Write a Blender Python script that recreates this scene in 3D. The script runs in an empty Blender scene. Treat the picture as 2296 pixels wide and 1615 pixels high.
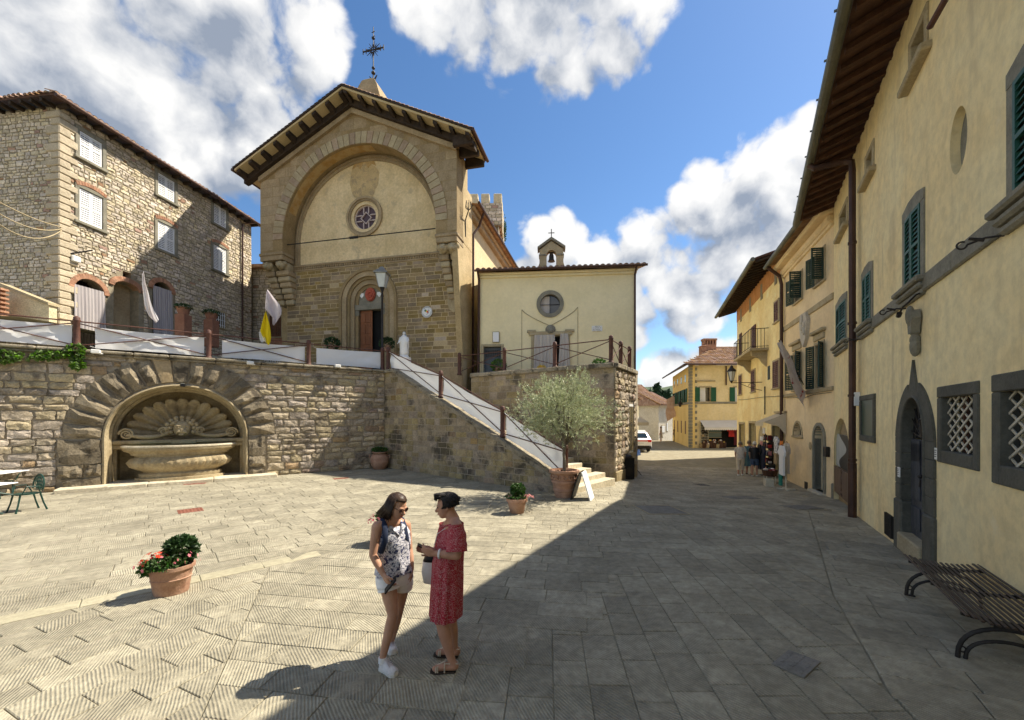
import bpy,bmesh,math,random
import numpy as np
from mathutils import Vector,Matrix,noise
from mathutils.geometry import tessellate_polygon
PI=math.pi
rad=math.radians
sc=bpy.context.scene
COL=sc.collection
# --- camera, sky, sun, exposure
F,CX,HZ,CH=900.0,1148.0,935.0,2.35
cam=bpy.data.objects.new('camera',bpy.data.cameras.new('camera'))
COL.objects.link(cam)
cam.location=(0,0,CH)
cam.rotation_euler=(PI/2,0,0)
cam.data.sensor_width=36.0
cam.data.lens=36.0*F/2296.0
cam.data.shift_y=(HZ-807.5)/2296.0
cam.data.clip_start=0.1
cam.data.clip_end=20000
sc.camera=cam
SUN_AZ,SUN_EL=rad(20),rad(52.0)
SUN_DIR=Vector((math.cos(SUN_EL)*math.cos(SUN_AZ),math.cos(SUN_EL)*math.sin(SUN_AZ),math.sin(SUN_EL)))
sun=bpy.data.objects.new('sun',bpy.data.lights.new('sun','SUN'))
COL.objects.link(sun)
sun.data.energy=3.0
sun.data.angle=rad(0.53)
sun.data.color=(1.0,0.91,0.75)
sun.rotation_euler=(-SUN_DIR).to_track_quat('-Z','Y').to_euler()
sc.view_settings.view_transform='Standard'
sc.view_settings.look='None'
sc.view_settings.gamma=1.0
sc.view_settings.use_curve_mapping=False
sc.view_settings.exposure=1.62
sc.render.engine='CYCLES'
sc.cycles.use_denoising=True
sc.cycles.use_adaptive_sampling=True
sc.cycles.adaptive_threshold=0.02
sc.cycles.max_bounces=8
sc.cycles.diffuse_bounces=4
sc.cycles.glossy_bounces=3
sc.cycles.transmission_bounces=5
sc.cycles.transparent_max_bounces=8
sc.cycles.caustics_reflective=False
sc.cycles.caustics_refractive=False
class NT:
 """small helper to write node trees"""
 def __init__(s,tree):
  s.t=tree
  s.t.nodes.clear()
 def n(s,typ,**kw):
  nd=s.t.nodes.new(typ)
  for k,v in kw.items():
   if k.startswith('i_'):
    key=k[2:]
    key=int(key)if key.isdigit()else key
    s.set(nd.inputs[key],v)
   else:
    setattr(nd,k,v)
  return nd
 def set(s,sock,v):
  if isinstance(v,bpy.types.NodeSocket):
   s.t.links.new(v,sock)
  elif isinstance(v,bpy.types.Node):
   s.t.links.new(v.outputs[0],sock)
  elif hasattr(sock.default_value,'__len__')and not hasattr(v,'__len__'):
   sock.default_value=(v,)*3 if len(sock.default_value)==3 else(v,v,v,1)
  elif hasattr(v,'__len__')and len(v)==3 and len(sock.default_value)==4:
   sock.default_value=(*v,1)
  else:
   sock.default_value=v
 def math(s,op,a,b=0.0,c=0.0,clamp=False):
  nd=s.n('ShaderNodeMath',operation=op,use_clamp=clamp)
  s.set(nd.inputs[0],a)
  s.set(nd.inputs[1],b)
  s.set(nd.inputs[2],c)
  return nd.outputs[0]
 def vmath(s,op,a,b=(0,0,0)):
  nd=s.n('ShaderNodeVectorMath',operation=op)
  s.set(nd.inputs[0],a)
  s.set(nd.inputs[1],b)
  return nd.outputs['Value']if op in('DOT_PRODUCT','LENGTH','DISTANCE')else nd.outputs[0]
 def noise(s,vec,scale,detail=4,rough=0.55,dist=0.0):
  nd=s.n('ShaderNodeTexNoise')
  s.set(nd.inputs['Vector'],vec)
  nd.inputs['Scale'].default_value=scale
  nd.inputs['Detail'].default_value=detail
  nd.inputs['Roughness'].default_value=rough
  nd.inputs['Distortion'].default_value=dist
  return nd.outputs['Fac']
 def rng(s,x,a,b,c=0.0,d=1.0,mode='SMOOTHSTEP'):
  nd=s.n('ShaderNodeMapRange',interpolation_type=mode)
  s.set(nd.inputs[0],x)
  for i,v in enumerate((a,b,c,d)):
   s.set(nd.inputs[i+1],v)
  return nd.outputs[0]
 def mix(s,fac,a,b,mode='MIX'):
  nd=s.n('ShaderNodeMix',data_type='RGBA',blend_type=mode)
  s.set(nd.inputs[0],fac)
  s.set(nd.inputs[6],a)
  s.set(nd.inputs[7],b)
  return nd.outputs[2]
 def link(s,a,b):
  s.t.links.new(a,b)
def pdir(u,v):
 return Vector(((u-CX)/F,1.0,(HZ-v)/F)).normalized()
def make_world():
 w=bpy.data.worlds.new('World')
 sc.world=w
 w.use_nodes=True
 T=NT(w.node_tree)
 sky=T.n('ShaderNodeTexSky',sky_type='NISHITA',sun_disc=False)
 sky.sun_elevation=SUN_EL
 sky.sun_rotation=PI/2-SUN_AZ
 sky.altitude=600
 sky.air_density=1.0
 sky.dust_density=0.4
 sky.ozone_density=1.6
 d=T.vmath('NORMALIZE',T.n('ShaderNodeTexCoord').outputs['Generated'])
 sep=T.n('ShaderNodeSeparateXYZ',i_0=d)
 z=sep.outputs[2]
 # billows: fractal noise on the sky dome, warped so that the edges curl
 warp=T.n('ShaderNodeTexNoise',i_Vector=d)
 warp.inputs['Scale'].default_value=7.0
 warp.inputs['Detail'].default_value=4
 wv=T.vmath('SUBTRACT',warp.outputs['Color'],(0.5,0.5,0.5))
 dw=T.vmath('ADD',d,T.n('ShaderNodeVectorMath',operation='SCALE',i_0=wv,i_3=0.06).outputs[0])
 # the cloud banks that stand in the sky: (direction, angular radius)
 banks=[((20,40),.24),((250,30),.24),((530,320),.13),((620,50),.13),((240,300),.22),((-250,300),.42),((460,100),.17),((60,280),.20),((420,250),.14),((960,10),.08),((1120,40),.13),((1270,80),.115),((1400,40),.11),((1250,-110),.20),((1245,550),.085),((1350,640),.11),((1470,560),.10),((1590,480),.11),((1720,410),.115),((1820,340),.09),((1550,620),.12),((1680,540),.12),((1790,500),.15),((1490,840),.075),((1610,830),.085),((2000,430),.22),((1400,720),.09),((1560,700),.08),((1190,620),.06)]
 ahead=T.rng(sep.outputs[1],0.0,0.45)
 def density(p,q,detail):
  m=None
  for(u,v),r in banks:
   bk=T.rng(T.vmath('DISTANCE',p,tuple(pdir(u,v))),r*1.40,r*0.45)
   m=bk if m is None else T.math('MAXIMUM',m,bk)
   # out of view, scattered cumulus of the same kind, thickened for ambient light
  big=T.noise(q,3.1,2,0.5)
  scat=T.math('MULTIPLY',T.rng(big,0.40,0.56),T.math('SUBTRACT',1.0,ahead))
  m=T.math('MAXIMUM',m,T.math('MULTIPLY',scat,0.9))
  vo=T.n('ShaderNodeTexVoronoi',feature='F1',i_Vector=q)
  vo.inputs['Scale'].default_value=11.0
  vo.inputs['Detail'].default_value=2.0 if detail>6 else 1.0
  vo.inputs['Roughness'].default_value=0.55
  f1=T.math('ADD',T.math('MULTIPLY',T.math('SUBTRACT',T.noise(q,5.0,detail,0.58),0.5),0.75),T.math('MULTIPLY',T.math('SUBTRACT',0.62,vo.outputs['Distance']),0.42))
  f2=T.math('MULTIPLY',T.math('SUBTRACT',T.noise(q,21.0,detail,0.62),0.5),0.42)
  return T.math('ADD',T.math('MULTIPLY',m,0.78),T.math('ADD',f1,f2))
 dens=density(d,dw,8)
 # lit tops and grey bases: the same density looked up a little towards the sun
 up=Vector((0.35,0.05,0.80)).normalized()*0.075
 dens2=density(T.vmath('ADD',d,tuple(up)),T.vmath('ADD',dw,tuple(up)),5)
 cover=T.rng(dens,0.27,0.54)
 rel=T.math('SUBTRACT',dens,dens2)
 lit=T.math('ADD',T.math('MULTIPLY',rel,1.35),T.math('SUBTRACT',0.66,T.math('MULTIPLY',T.rng(dens2,0.50,1.15),0.55)),clamp=True)
 ccol=T.mix(lit,(1.12,1.30,1.62),(3.45,3.42,3.36))
 cfac=T.math('MULTIPLY',cover,0.97)
 # saturated high summer blue
 hsv=T.n('ShaderNodeHueSaturation',i_Color=sky.outputs[0])
 hsv.inputs['Saturation'].default_value=1.18
 hsv.inputs['Value'].default_value=0.60
 out=T.mix(cfac,hsv.outputs[0],ccol)
 bg=T.n('ShaderNodeBackground',i_Color=out,i_Strength=0.098)
 T.link(bg.outputs[0],T.n('ShaderNodeOutputWorld').inputs[0])
make_world()
# --- object helpers
def tag(o,label=None,cat=None,group=None,kind=None):
 for k,v in(('label',label),('category',cat),('group',group),('kind',kind)):
  if v:
   o[k]=v
 return o
def thing(name,label,cat,loc=(0,0,0),rz=0.0,group=None):
 o=bpy.data.objects.new(name,None)
 o.empty_display_size=0.2
 COL.objects.link(o)
 o.location=loc
 o.rotation_euler=(0,0,rz)
 return tag(o,label,cat,group)
def link(name,me,mat=None,parent=None,loc=None,rz=None,scale=None):
 o=bpy.data.objects.new(name,me)
 COL.objects.link(o)
 if mat is not None and not me.materials:
  me.materials.append(mat)
 if parent is not None:
  o.parent=parent
 if loc is not None:
  o.location=loc
 if rz is not None:
  o.rotation_euler=(0,0,rz)
 if scale is not None:
  o.scale=scale
 return o
def copy_tree(o,parent=None):
 c=o.copy()
 COL.objects.link(c)
 c.parent=parent
 for ch in list(o.children):
  copy_tree(ch,c)
 return c
def circ(cx,cz,r,n=24,a0=0.0,a1=2*PI,rz=None,closed=False):
 rz=r if rz is None else rz
 k=n if closed else n
 return[(cx+r*math.cos(a0+(a1-a0)*i/(n-1 if closed else n)),cz+rz*math.sin(a0+(a1-a0)*i/(n-1 if closed else n)))for i in range(k)]
def arch(x0,x1,z0,zs,n=14,rise=None):
 """outline of an arched opening, springing at zs"""
 cx,r=(x0+x1)/2,(x1-x0)/2
 rise=r if rise is None else rise
 return[(x0,z0),(x1,z0)]+[(cx+r*math.cos(PI*i/n),zs+rise*math.sin(PI*i/n))for i in range(n+1)]
class B:
 """collects geometry for one mesh"""
 def __init__(s):
  s.v,s.f,s.mi,s.cur=[],[],[],0
 def add(s,vs,fs):
  k=len(s.v)
  s.v+=[tuple(p)for p in vs]
  s.f+=[tuple(i+k for i in q)for q in fs]
  s.mi+=[s.cur]*len(fs)
  return s
 def box(s,x0,x1,y0,y1,z0,z1):
  x0,x1=min(x0,x1),max(x0,x1)
  y0,y1=min(y0,y1),max(y0,y1)
  z0,z1=min(z0,z1),max(z0,z1)
  return s.add([(x0,y0,z0),(x1,y0,z0),(x1,y1,z0),(x0,y1,z0),(x0,y0,z1),(x1,y0,z1),(x1,y1,z1),(x0,y1,z1)],[(0,3,2,1),(4,5,6,7),(0,1,5,4),(1,2,6,5),(2,3,7,6),(3,0,4,7)])
 def cbox(s,x0,x1,y0,y1,z0,z1,c=0.01):
  """box with chamfered edges"""
  x0,x1=min(x0,x1),max(x0,x1)
  y0,y1=min(y0,y1),max(y0,y1)
  z0,z1=min(z0,z1),max(z0,z1)
  c=min(c,(x1-x0)*.45,(y1-y0)*.45,(z1-z0)*.45)
  vs=[]
  for sx,X in((1,x0),(-1,x1)):
   for sy,Y in((1,y0),(-1,y1)):
    for sz,Z in((1,z0),(-1,z1)):
     vs+=[(X,Y+sy*c,Z+sz*c),(X+sx*c,Y,Z+sz*c),(X+sx*c,Y+sy*c,Z)]
  bm=bmesh.new()
  bv=[bm.verts.new(p)for p in vs]
  r=bmesh.ops.convex_hull(bm,input=bv)
  bm.verts.index_update()
  out=([tuple(v.co)for v in bm.verts],[tuple(v.index for v in f.verts)for f in bm.faces])
  bm.free()
  return s.add(*out)
 def prism(s,poly,y0,y1,holes=(),plane='xz'):
  """extrude an outline (with holes); plane xz extrudes along y, plane xy along z"""
  def P(p,y):
   return(p[0],y,p[1])if plane=='xz' else(p[0],p[1],y)
  loops=[list(poly)]+[list(h)for h in holes]
  tri=tessellate_polygon([[Vector((p[0],p[1],0))for p in lp]for lp in loops])
  flat=[p for lp in loops for p in lp]
  n=len(flat)
  s.add([P(p,y0)for p in flat]+[P(p,y1)for p in flat],list(tri)+[tuple(n+i for i in reversed(t))for t in tri])
  k=len(s.v)-2*n
  off=0
  for lp in loops:
   m=len(lp)
   for i in range(m):
    a,b=k+off+i,k+off+(i+1)%m
    s.f.append((a,b,b+n,a+n))
    s.mi.append(s.cur)
   off+=m
  return s
 def cyl(s,p0,p1,r0,r1=None,n=10,cap=True):
  r1=r0 if r1 is None else r1
  return s.tube([p0,p1],[r0,r1],n,cap)
 def tube(s,path,r,n=8,cap=True,flat=1.0):
  P=[Vector(p)for p in path]
  R=list(r)if hasattr(r,'__len__')else[r]*len(P)
  k=len(s.v)
  up=None
  for i,p in enumerate(P):
   t=(P[min(i+1,len(P)-1)]-P[max(i-1,0)])
   if t.length<1e-9:
    t=Vector((0,0,1))
   t.normalize()
   if up is None:
    up=Vector((0,0,1))if abs(t.z)<.9 else Vector((0,1,0))
   a=t.cross(up)
   if a.length<1e-6:
    a=t.cross(Vector((1,0,0)))
   a.normalize()
   b=a.cross(t).normalized()
   up=b
   for j in range(n):
    an=2*PI*j/n
    s.v.append(tuple(p+(a*math.cos(an)+b*math.sin(an)*flat)*R[i]))
  m=len(P)
  fs=[(k+i*n+j,k+i*n+(j+1)%n,k+(i+1)*n+(j+1)%n,k+(i+1)*n+j)for i in range(m-1)for j in range(n)]
  if cap:
   fs+=[tuple(k+j for j in reversed(range(n))),tuple(k+(m-1)*n+j for j in range(n))]
  s.f+=fs
  s.mi+=[s.cur]*len(fs)
  return s
 def rings(s,R,cap=True,closed=True):
  """loft through rings of equal point counts"""
  n=len(R[0])
  k=len(s.v)
  for r in R:
   s.v+=[tuple(p)for p in r]
  m=n if closed else n-1
  fs=[(k+i*n+j,k+i*n+(j+1)%n,k+(i+1)*n+(j+1)%n,k+(i+1)*n+j)for i in range(len(R)-1)for j in range(m)]
  if cap and closed:
   fs+=[tuple(k+j for j in reversed(range(n))),tuple(k+(len(R)-1)*n+j for j in range(n))]
  s.f+=fs
  s.mi+=[s.cur]*len(fs)
  return s
 def lathe(s,prof,n=20,c=(0,0,0),sx=1.0,sy=1.0,cap=True):
  return s.rings([[(c[0]+r*sx*math.cos(2*PI*j/n),c[1]+r*sy*math.sin(2*PI*j/n),c[2]+z)for j in range(n)]for r,z in prof],cap)
 def ball(s,c,r,n=10,m=7):
  r=r if hasattr(r,'__len__')else(r,r,r)
  R=[]
  for i in range(1,m):
   a=-PI/2+PI*i/m
   R.append([(c[0]+r[0]*math.cos(a)*math.cos(2*PI*j/n),c[1]+r[1]*math.cos(a)*math.sin(2*PI*j/n),c[2]+r[2]*math.sin(a))for j in range(n)])
  k=len(s.v)
  s.rings(R,cap=False)
  b,t=len(s.v),len(s.v)+1
  s.v+=[(c[0],c[1],c[2]-r[2]),(c[0],c[1],c[2]+r[2])]
  top=k+(m-2)*n
  fs=[(b,k+(j+1)%n,k+j)for j in range(n)]+[(t,top+j,top+(j+1)%n)for j in range(n)]
  s.f+=fs
  s.mi+=[s.cur]*len(fs)
  return s
 def xf(s,M,k=0):
  for i in range(k,len(s.v)):
   s.v[i]=tuple(M@Vector(s.v[i]))
  return s
 def mesh(s,name,mats=(),smooth=False):
  me=bpy.data.meshes.new(name)
  me.from_pydata(s.v,[],s.f)
  bm=bmesh.new()
  bm.from_mesh(me)
  bmesh.ops.recalc_face_normals(bm,faces=bm.faces)
  bm.to_mesh(me)
  bm.free()
  for m in mats:
   me.materials.append(m)
  if len(mats)>1:
   me.polygons.foreach_set('material_index',s.mi)
  if smooth:
   me.polygons.foreach_set('use_smooth',[True]*len(me.polygons))
  me.update()
  return me
 def build(s,name,mat,parent=None,smooth=False,loc=None,rz=None):
  mats=mat if isinstance(mat,(list,tuple))else[mat]
  me=s.mesh(name,mats,smooth)
  if smooth=='auto':
   me.polygons.foreach_set('use_smooth',[True]*len(me.polygons))
   me.set_sharp_from_angle(angle=rad(35))
  return link(name,me,None,parent,loc,rz)
class Wall:
 """a vertical plane: local x runs to the right as seen from the street, -y points out of the wall, z up from z0"""
 def __init__(s,O,d,z0=0.0):
  n=math.hypot(*d)
  s.O,s.d,s.z0=O,(d[0]/n,d[1]/n),z0
  s.n=(s.d[1],-s.d[0])
  s.rz=math.atan2(s.d[1],s.d[0])
 def px(s,u,v,off=0.0):
  ox,oy=s.O[0]+s.n[0]*off,s.O[1]+s.n[1]*off
  k=(u-CX)/F
  a=(k*oy-ox)/(s.d[0]-k*s.d[1])
  return a,CH+(HZ-v)/F*(oy+s.d[1]*a)-s.z0
 def rect(s,u0,u1,vt,vb,ref=0.5,off=0.0):
  """rectangle between columns u0 and u1, heights read at the column u0+(u1-u0)*ref"""
  a,b=s.px(u0,900,off)[0],s.px(u1,900,off)[0]
  um=u0+(u1-u0)*ref
  return a,b,s.px(um,vb,off)[1],s.px(um,vt,off)[1]
 def world(s,x,z=0.0,off=0.0):
  return Vector((s.O[0]+s.d[0]*x+s.n[0]*off,s.O[1]+s.d[1]*x+s.n[1]*off,s.z0+z))
 def thing(s,name,label,cat,group=None):
  return thing(name,label,cat,(s.O[0],s.O[1],s.z0),s.rz,group)
def smooth(a,b,x):
 t=min(1,max(0,(x-a)/(b-a)))
 return t*t*(3-2*t)
def gz(x,y):
 """height of the paved ground: the square is level, the street falls away"""
 s=(x-7)*.515+(y-7)*.857
 z=-.045*min(10,max(-6,s))*smooth(0,5,x-.1*y)
 d=math.hypot(x,y)
 return z-max(0,y-48)*.06
def gp(u,v):
 """point of the ground seen at a pixel"""
 z=0.0
 for _ in range(8):
  Y=(CH-z)*F/(v-HZ)
  X=(u-CX)/F*Y
  z=gz(X,Y)
 return Vector((X,Y,z))
def at(u,v,Y):
 return Vector(((u-CX)/F*Y,Y,CH+(HZ-v)/F*Y))
 # --- materials
MATS={}
def pmat(name,c1,c2=None,scale=3.0,rough=0.85,bump=0.0,bscale=40.0,rnd=0.0,hue=0.0,streak=0.0,streak_col=None,spots=None,metallic=0.0,fine=0.25,stretch=(1,1,1),trans=0.0,grooves=None,spec=0.3,patch=None,tint=None):
 m=bpy.data.materials.new(name)
 m.use_nodes=True
 T=NT(m.node_tree)
 geo=T.n('ShaderNodeNewGeometry')
 pos=geo.outputs['Position']
 p2=T.vmath('MULTIPLY',pos,stretch)
 c2=c2 or tuple(min(1,c*1.25)for c in c1)
 n1=T.noise(p2,scale,5,.6)
 col=T.mix(T.rng(n1,.33,.67),c1,c2)
 oi=T.n('ShaderNodeObjectInfo')
 r=T.math('FRACT',T.math('ADD',oi.outputs['Random'],geo.outputs['Random Per Island']))
 if patch:
  pc,share=patch
  r2=T.math('FRACT',T.math('MULTIPLY',r,37.31))
  col=T.mix(T.math('LESS_THAN',r2,share),col,pc)
 if fine:
  n2=T.noise(p2,scale*9,6,.7)
  col=T.mix(fine,col,T.mix(1.0,col,T.mix(T.rng(n2,.3,.7),(.55,.55,.55),(1.4,1.4,1.4)),'MULTIPLY'))
 if streak:
  st=T.noise(T.vmath('MULTIPLY',pos,(2.6,2.6,.22)),1.3,5,.62)
  st2=T.noise(pos,.5,4,.6)
  f=T.math('MULTIPLY',T.rng(st,.47,.75),T.rng(st2,.35,.65))
  col=T.mix(T.math('MULTIPLY',f,streak),col,streak_col or tuple(c*.5 for c in c1))
 for sp in(spots or[]):
  sc_,ss,lo,hi,k=sp
  f=T.rng(T.noise(pos,ss,7,.68),lo,hi)
  col=T.mix(T.math('MULTIPLY',f,k),col,sc_)
 if grooves:
  gv=grooves(T,geo,r)
  col=T.mix(T.math('MULTIPLY',T.rng(gv,.1,-.9),.36),col,tuple(c*.45 for c in c1))  # groove shading and dirt put into the colour, so tooling reads in shadow
 if rnd or hue:
  h=T.n('ShaderNodeHueSaturation',i_Color=col)
  T.set(h.inputs['Value'],T.math('ADD',1-rnd,T.math('MULTIPLY',r,2*rnd)))
  if hue:
   r3=T.math('FRACT',T.math('MULTIPLY',r,17.7))
   T.set(h.inputs['Hue'],T.math('ADD',.5-hue,T.math('MULTIPLY',r3,2*hue)))
   T.set(h.inputs['Saturation'],T.math('ADD',.75,T.math('MULTIPLY',r3,.5)))
  col=h.outputs[0]
 bs=T.n('ShaderNodeBsdfPrincipled',i_Roughness=rough,i_Metallic=metallic)
 T.set(bs.inputs['Base Color'],col)
 bs.inputs['Specular IOR Level'].default_value=spec
 hgt=None
 if bump:
  hgt=T.math('ADD',T.noise(p2,bscale,6,.65),T.math('MULTIPLY',T.noise(p2,bscale*.22,4,.6),1.5))
  bn=T.n('ShaderNodeBump',i_Height=hgt)
  bn.inputs['Strength'].default_value=min(1,bump)
  bn.inputs['Distance'].default_value=0.02*max(1,bump)
  nrm=bn.outputs[0]
  if grooves:
   b2=T.n('ShaderNodeBump',i_Height=gv,i_Normal=nrm)
   b2.inputs['Strength'].default_value=.6
   b2.inputs['Distance'].default_value=.006
   nrm=b2.outputs[0]
  T.link(nrm,bs.inputs['Normal'])
 sh=bs.outputs[0]
 if trans:
  tr=T.n('ShaderNodeBsdfTranslucent')
  T.set(tr.inputs[0],col)
  mx=T.n('ShaderNodeMixShader',i_0=trans)
  T.link(sh,mx.inputs[1])
  T.link(tr.outputs[0],mx.inputs[2])
  sh=mx.outputs[0]
 T.link(sh,T.n('ShaderNodeOutputMaterial').inputs[0])
 MATS[name]=m
 return m
def chisel(T,geo,r):
 """tooled lines on the paving slabs, turned a little from slab to slab and worn away in patches"""
 sx=T.n('ShaderNodeSeparateXYZ',i_0=geo.outputs['Position'])
 an=T.math('ADD',T.math('MULTIPLY',T.math('FRACT',T.math('MULTIPLY',r,5.3)),.5),.35)
 k=T.math('ADD',T.math('MULTIPLY',sx.outputs[0],T.math('COSINE',an)),T.math('MULTIPLY',sx.outputs[1],T.math('SINE',an)))
 k=T.math('ADD',k,T.math('MULTIPLY',T.noise(geo.outputs['Position'],9,3),.012))
 w=T.math('SINE',T.math('MULTIPLY',k,2*PI/.027))
 wear=T.rng(T.noise(geo.outputs['Position'],2.6,6,.7),.34,.55)
 return T.math('MULTIPLY',w,wear)
pmat('slab',(0.281,0.254,0.186),(0.371,0.337,0.251),1.1,.8,.5,30,rnd=.15,fine=.5,grooves=chisel,spec=.35,spots=[((0.157,0.142,0.107),.35,.58,.78,.20),((0.503,0.472,0.374),7,.64,.74,.35),((0.098,0.087,0.071),16,.69,.75,.5),((0.157,0.142,0.114),1.3,.60,.70,.22)])
pmat('slab_plain',(0.321,0.293,0.205),(0.389,0.351,0.247),1.3,.8,.4,30,rnd=.08,fine=.3)
pmat('joint',(0.220,0.193,0.131),(0.294,0.263,0.187),3,.95,.5,60)
pmat('far_ground',(.12,.13,.07),(.17,.16,.09),.05,.95)
pmat('hill',(.045,.075,.05),(.07,.095,.05),.004,.95)
# walls
pmat('wall_stone',(0.338,0.279,0.194),(0.453,0.378,0.278),2.2,.9,.9,22,rnd=.26,hue=.012,fine=.5,patch=((0.361,0.261,0.176),.06),spots=[((0.097,0.078,0.064),1.2,.53,.66,.8),((0.588,0.515,0.420),9,.66,.76,.5),((0.147,0.148,0.064),.7,.60,.75,.45)])
pmat('dark_stone',(0.176,0.144,0.097),(0.248,0.206,0.143),2.5,.9,1.0,20,rnd=.3,fine=.55,spots=[((0.044,0.036,0.028),2.0,.50,.62,.8),((0.440,0.379,0.286),6,.64,.73,.6)])
pmat('stair_stone',(0.269,0.212,0.136),(0.362,0.293,0.190),2.0,.9,.8,24,rnd=.2,hue=.012,fine=.5,patch=((0.298,0.210,0.121),.05),spots=[((0.063,0.055,0.044),.9,.50,.64,.85),((0.575,0.517,0.401),8,.68,.78,.4),((0.124,0.128,0.049),.8,.62,.76,.4)])
pmat('mortar',(0.282,0.239,0.177),(0.377,0.321,0.243),4,.95,.7,40,spots=[((0.095,0.077,0.061),1.1,.55,.70,.6)])
pmat('coping',(0.225,0.195,0.140),(0.333,0.287,0.210),3,.95,1.0,25,rnd=.12,fine=.6,spots=[((0.059,0.051,0.040),2.6,.5,.63,.8),((0.538,0.491,0.394),10,.66,.74,.6)])
pmat('rubble',(0.482,0.410,0.305),(0.639,0.553,0.436),2.5,.9,.8,26,rnd=.25,hue=.014,fine=.5,patch=((0.354,0.223,0.155),.03),spots=[((0.168,0.142,0.112),1.4,.60,.74,.6)])
pmat('rubble_mortar',(.23,.195,.135),(.32,.275,.195),5,.95,.7,40)
pmat('brick',(.33,.165,.10),(.42,.235,.15),4,.9,.6,50,rnd=.22,fine=.4)
pmat('sandstone',(0.317,0.238,0.136),(0.399,0.310,0.190),1.5,.9,.5,30,rnd=.13,fine=.4,streak=.4,streak_col=(0.177,0.132,0.081),spots=[((0.152,0.116,0.077),.8,.58,.76,.5)])
pmat('ashlar',(0.242,0.178,0.094),(0.318,0.236,0.130),2,.9,.5,30,rnd=.2,hue=.008,fine=.35,patch=((0.420,0.333,0.217),.06))
pmat('ashlar_mortar',(0.495,0.391,0.228),(0.572,0.454,0.271),4,.95,.4,40)
pmat('tympanum',(0.630,0.492,0.272),(0.759,0.606,0.361),1.0,.92,.35,30,fine=.3,streak=.35,streak_col=(0.430,0.311,0.152),spots=[((0.444,0.365,0.240),1.6,.56,.66,.6),((0.286,0.229,0.152),5,.66,.74,.6),((0.715,0.485,0.216),.7,.58,.75,.5)])
pmat('fresco',(.42,.25,.085),(.50,.36,.17),3,.92,.3,40,spots=[((.20,.16,.11),6,.58,.7,.7)])
pmat('cream',(0.793,0.689,0.420),(0.859,0.747,0.472),.8,.92,.12,60,fine=.1,streak=.18,streak_col=(0.595,0.507,0.327))
pmat('plaster',(.86,.68,.36),(.86,.73,.43),.6,.92,.3,40,fine=.25,streak=.8,streak_col=(.56,.45,.27),spots=[((.60,.49,.29),.8,.55,.74,.35),((.86,.78,.60),1.5,.60,.75,.35),((.50,.41,.26),3.5,.68,.80,.45)])
pmat('plaster_pink',(0.738,0.573,0.345),(0.838,0.671,0.420),.7,.92,.18,45,fine=.15,streak=.35,streak_col=(0.569,0.457,0.300),spots=[((0.860,0.761,0.525),1.7,.6,.74,.4)])
pmat('plaster_yellow',(0.659,0.528,0.284),(0.741,0.612,0.373),.7,.92,.15,45,fine=.15,streak=.4,streak_col=(0.494,0.432,0.356))
pmat('plaster_gold',(0.675,0.480,0.173),(0.745,0.552,0.225),.7,.92,.15,45,fine=.15,streak=.35,streak_col=(0.489,0.384,0.210))
pmat('brown_plaster',(.30,.22,.12),(.38,.29,.17),1.4,.92,.5,25,fine=.4)
pmat('pietra',(0.190,0.178,0.138),(0.253,0.236,0.184),2.5,.85,.45,30,rnd=.08,fine=.35,spots=[((0.103,0.098,0.075),2,.6,.75,.5)])
pmat('pietra_light',(0.356,0.290,0.178),(0.432,0.360,0.230),2.5,.88,.4,30,rnd=.06,fine=.35,spots=[((0.184,0.150,0.093),2,.58,.75,.5)])
pmat('white_paint',(.74,.75,.76),(.80,.80,.80),2,.55,.05,50,fine=.05)
pmat('white_cloth',(.80,.80,.80),(.84,.84,.84),1,.85,.05,60,fine=.0,trans=.12)
pmat('lilac_cloth',(.66,.60,.64),(.74,.68,.72),3,.85,.05,60,fine=.1,trans=.35)
pmat('yellow_cloth',(.86,.66,.012),(.90,.72,.02),3,.8,.05,60,fine=.0,trans=.35)
pmat('sheer',(.56,.51,.46),(.66,.60,.54),2,.9,.05,60,fine=.1,stretch=(3,3,.3),trans=.2)
pmat('stripe_curtain',(.36,.33,.34),(.52,.48,.48),9,.9,.05,60,fine=.1,stretch=(1,1,.03),trans=.15)
pmat('iron_red',(.085,.040,.030),(.13,.058,.042),6,.6,.3,60,fine=.3,spots=[((.24,.15,.11),14,.66,.76,.4)])
pmat('iron_dark',(.018,.015,.014),(.03,.025,.022),6,.5,.2,60)
pmat('copper_pipe',(.060,.032,.024),(.085,.045,.032),3,.45,.1,60,metallic=.3,fine=.2)
pmat('gutter',(.115,.115,.085),(.155,.15,.11),2,.5,.1,60,metallic=.35,fine=.3)
pmat('wood_dark',(.030,.020,.014),(.050,.034,.022),5,.8,.4,40,rnd=.2,fine=.4)
pmat('wood_red',(0.066,0.030,0.017),(0.094,0.044,0.025),5,.75,.4,40,rnd=.25,fine=.4)
pmat('wood_door',(.19,.068,.025),(.25,.095,.038),4,.55,.25,40,rnd=.1,stretch=(1,1,.25))
pmat('door_grey',(.075,.085,.095),(.10,.11,.12),3,.6,.2,50,stretch=(1,1,.3))
pmat('old_door',(.045,.050,.062),(.075,.08,.09),4,.7,.5,40,stretch=(2,2,.4),fine=.4)
pmat('green_shutter',(.020,.085,.062),(.028,.105,.078),3,.5,.1,60,rnd=.08,fine=.2)
pmat('dark_green_shutter',(.014,.035,.028),(.02,.05,.04),3,.5,.1,60,fine=.2)
pmat('flat_green',(.004,.062,.028),(.006,.075,.036),3,.5,.1,60,fine=.1)
pmat('brown_shutter',(.12,.055,.032),(.16,.075,.045),3,.6,.1,60,fine=.3)
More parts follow.
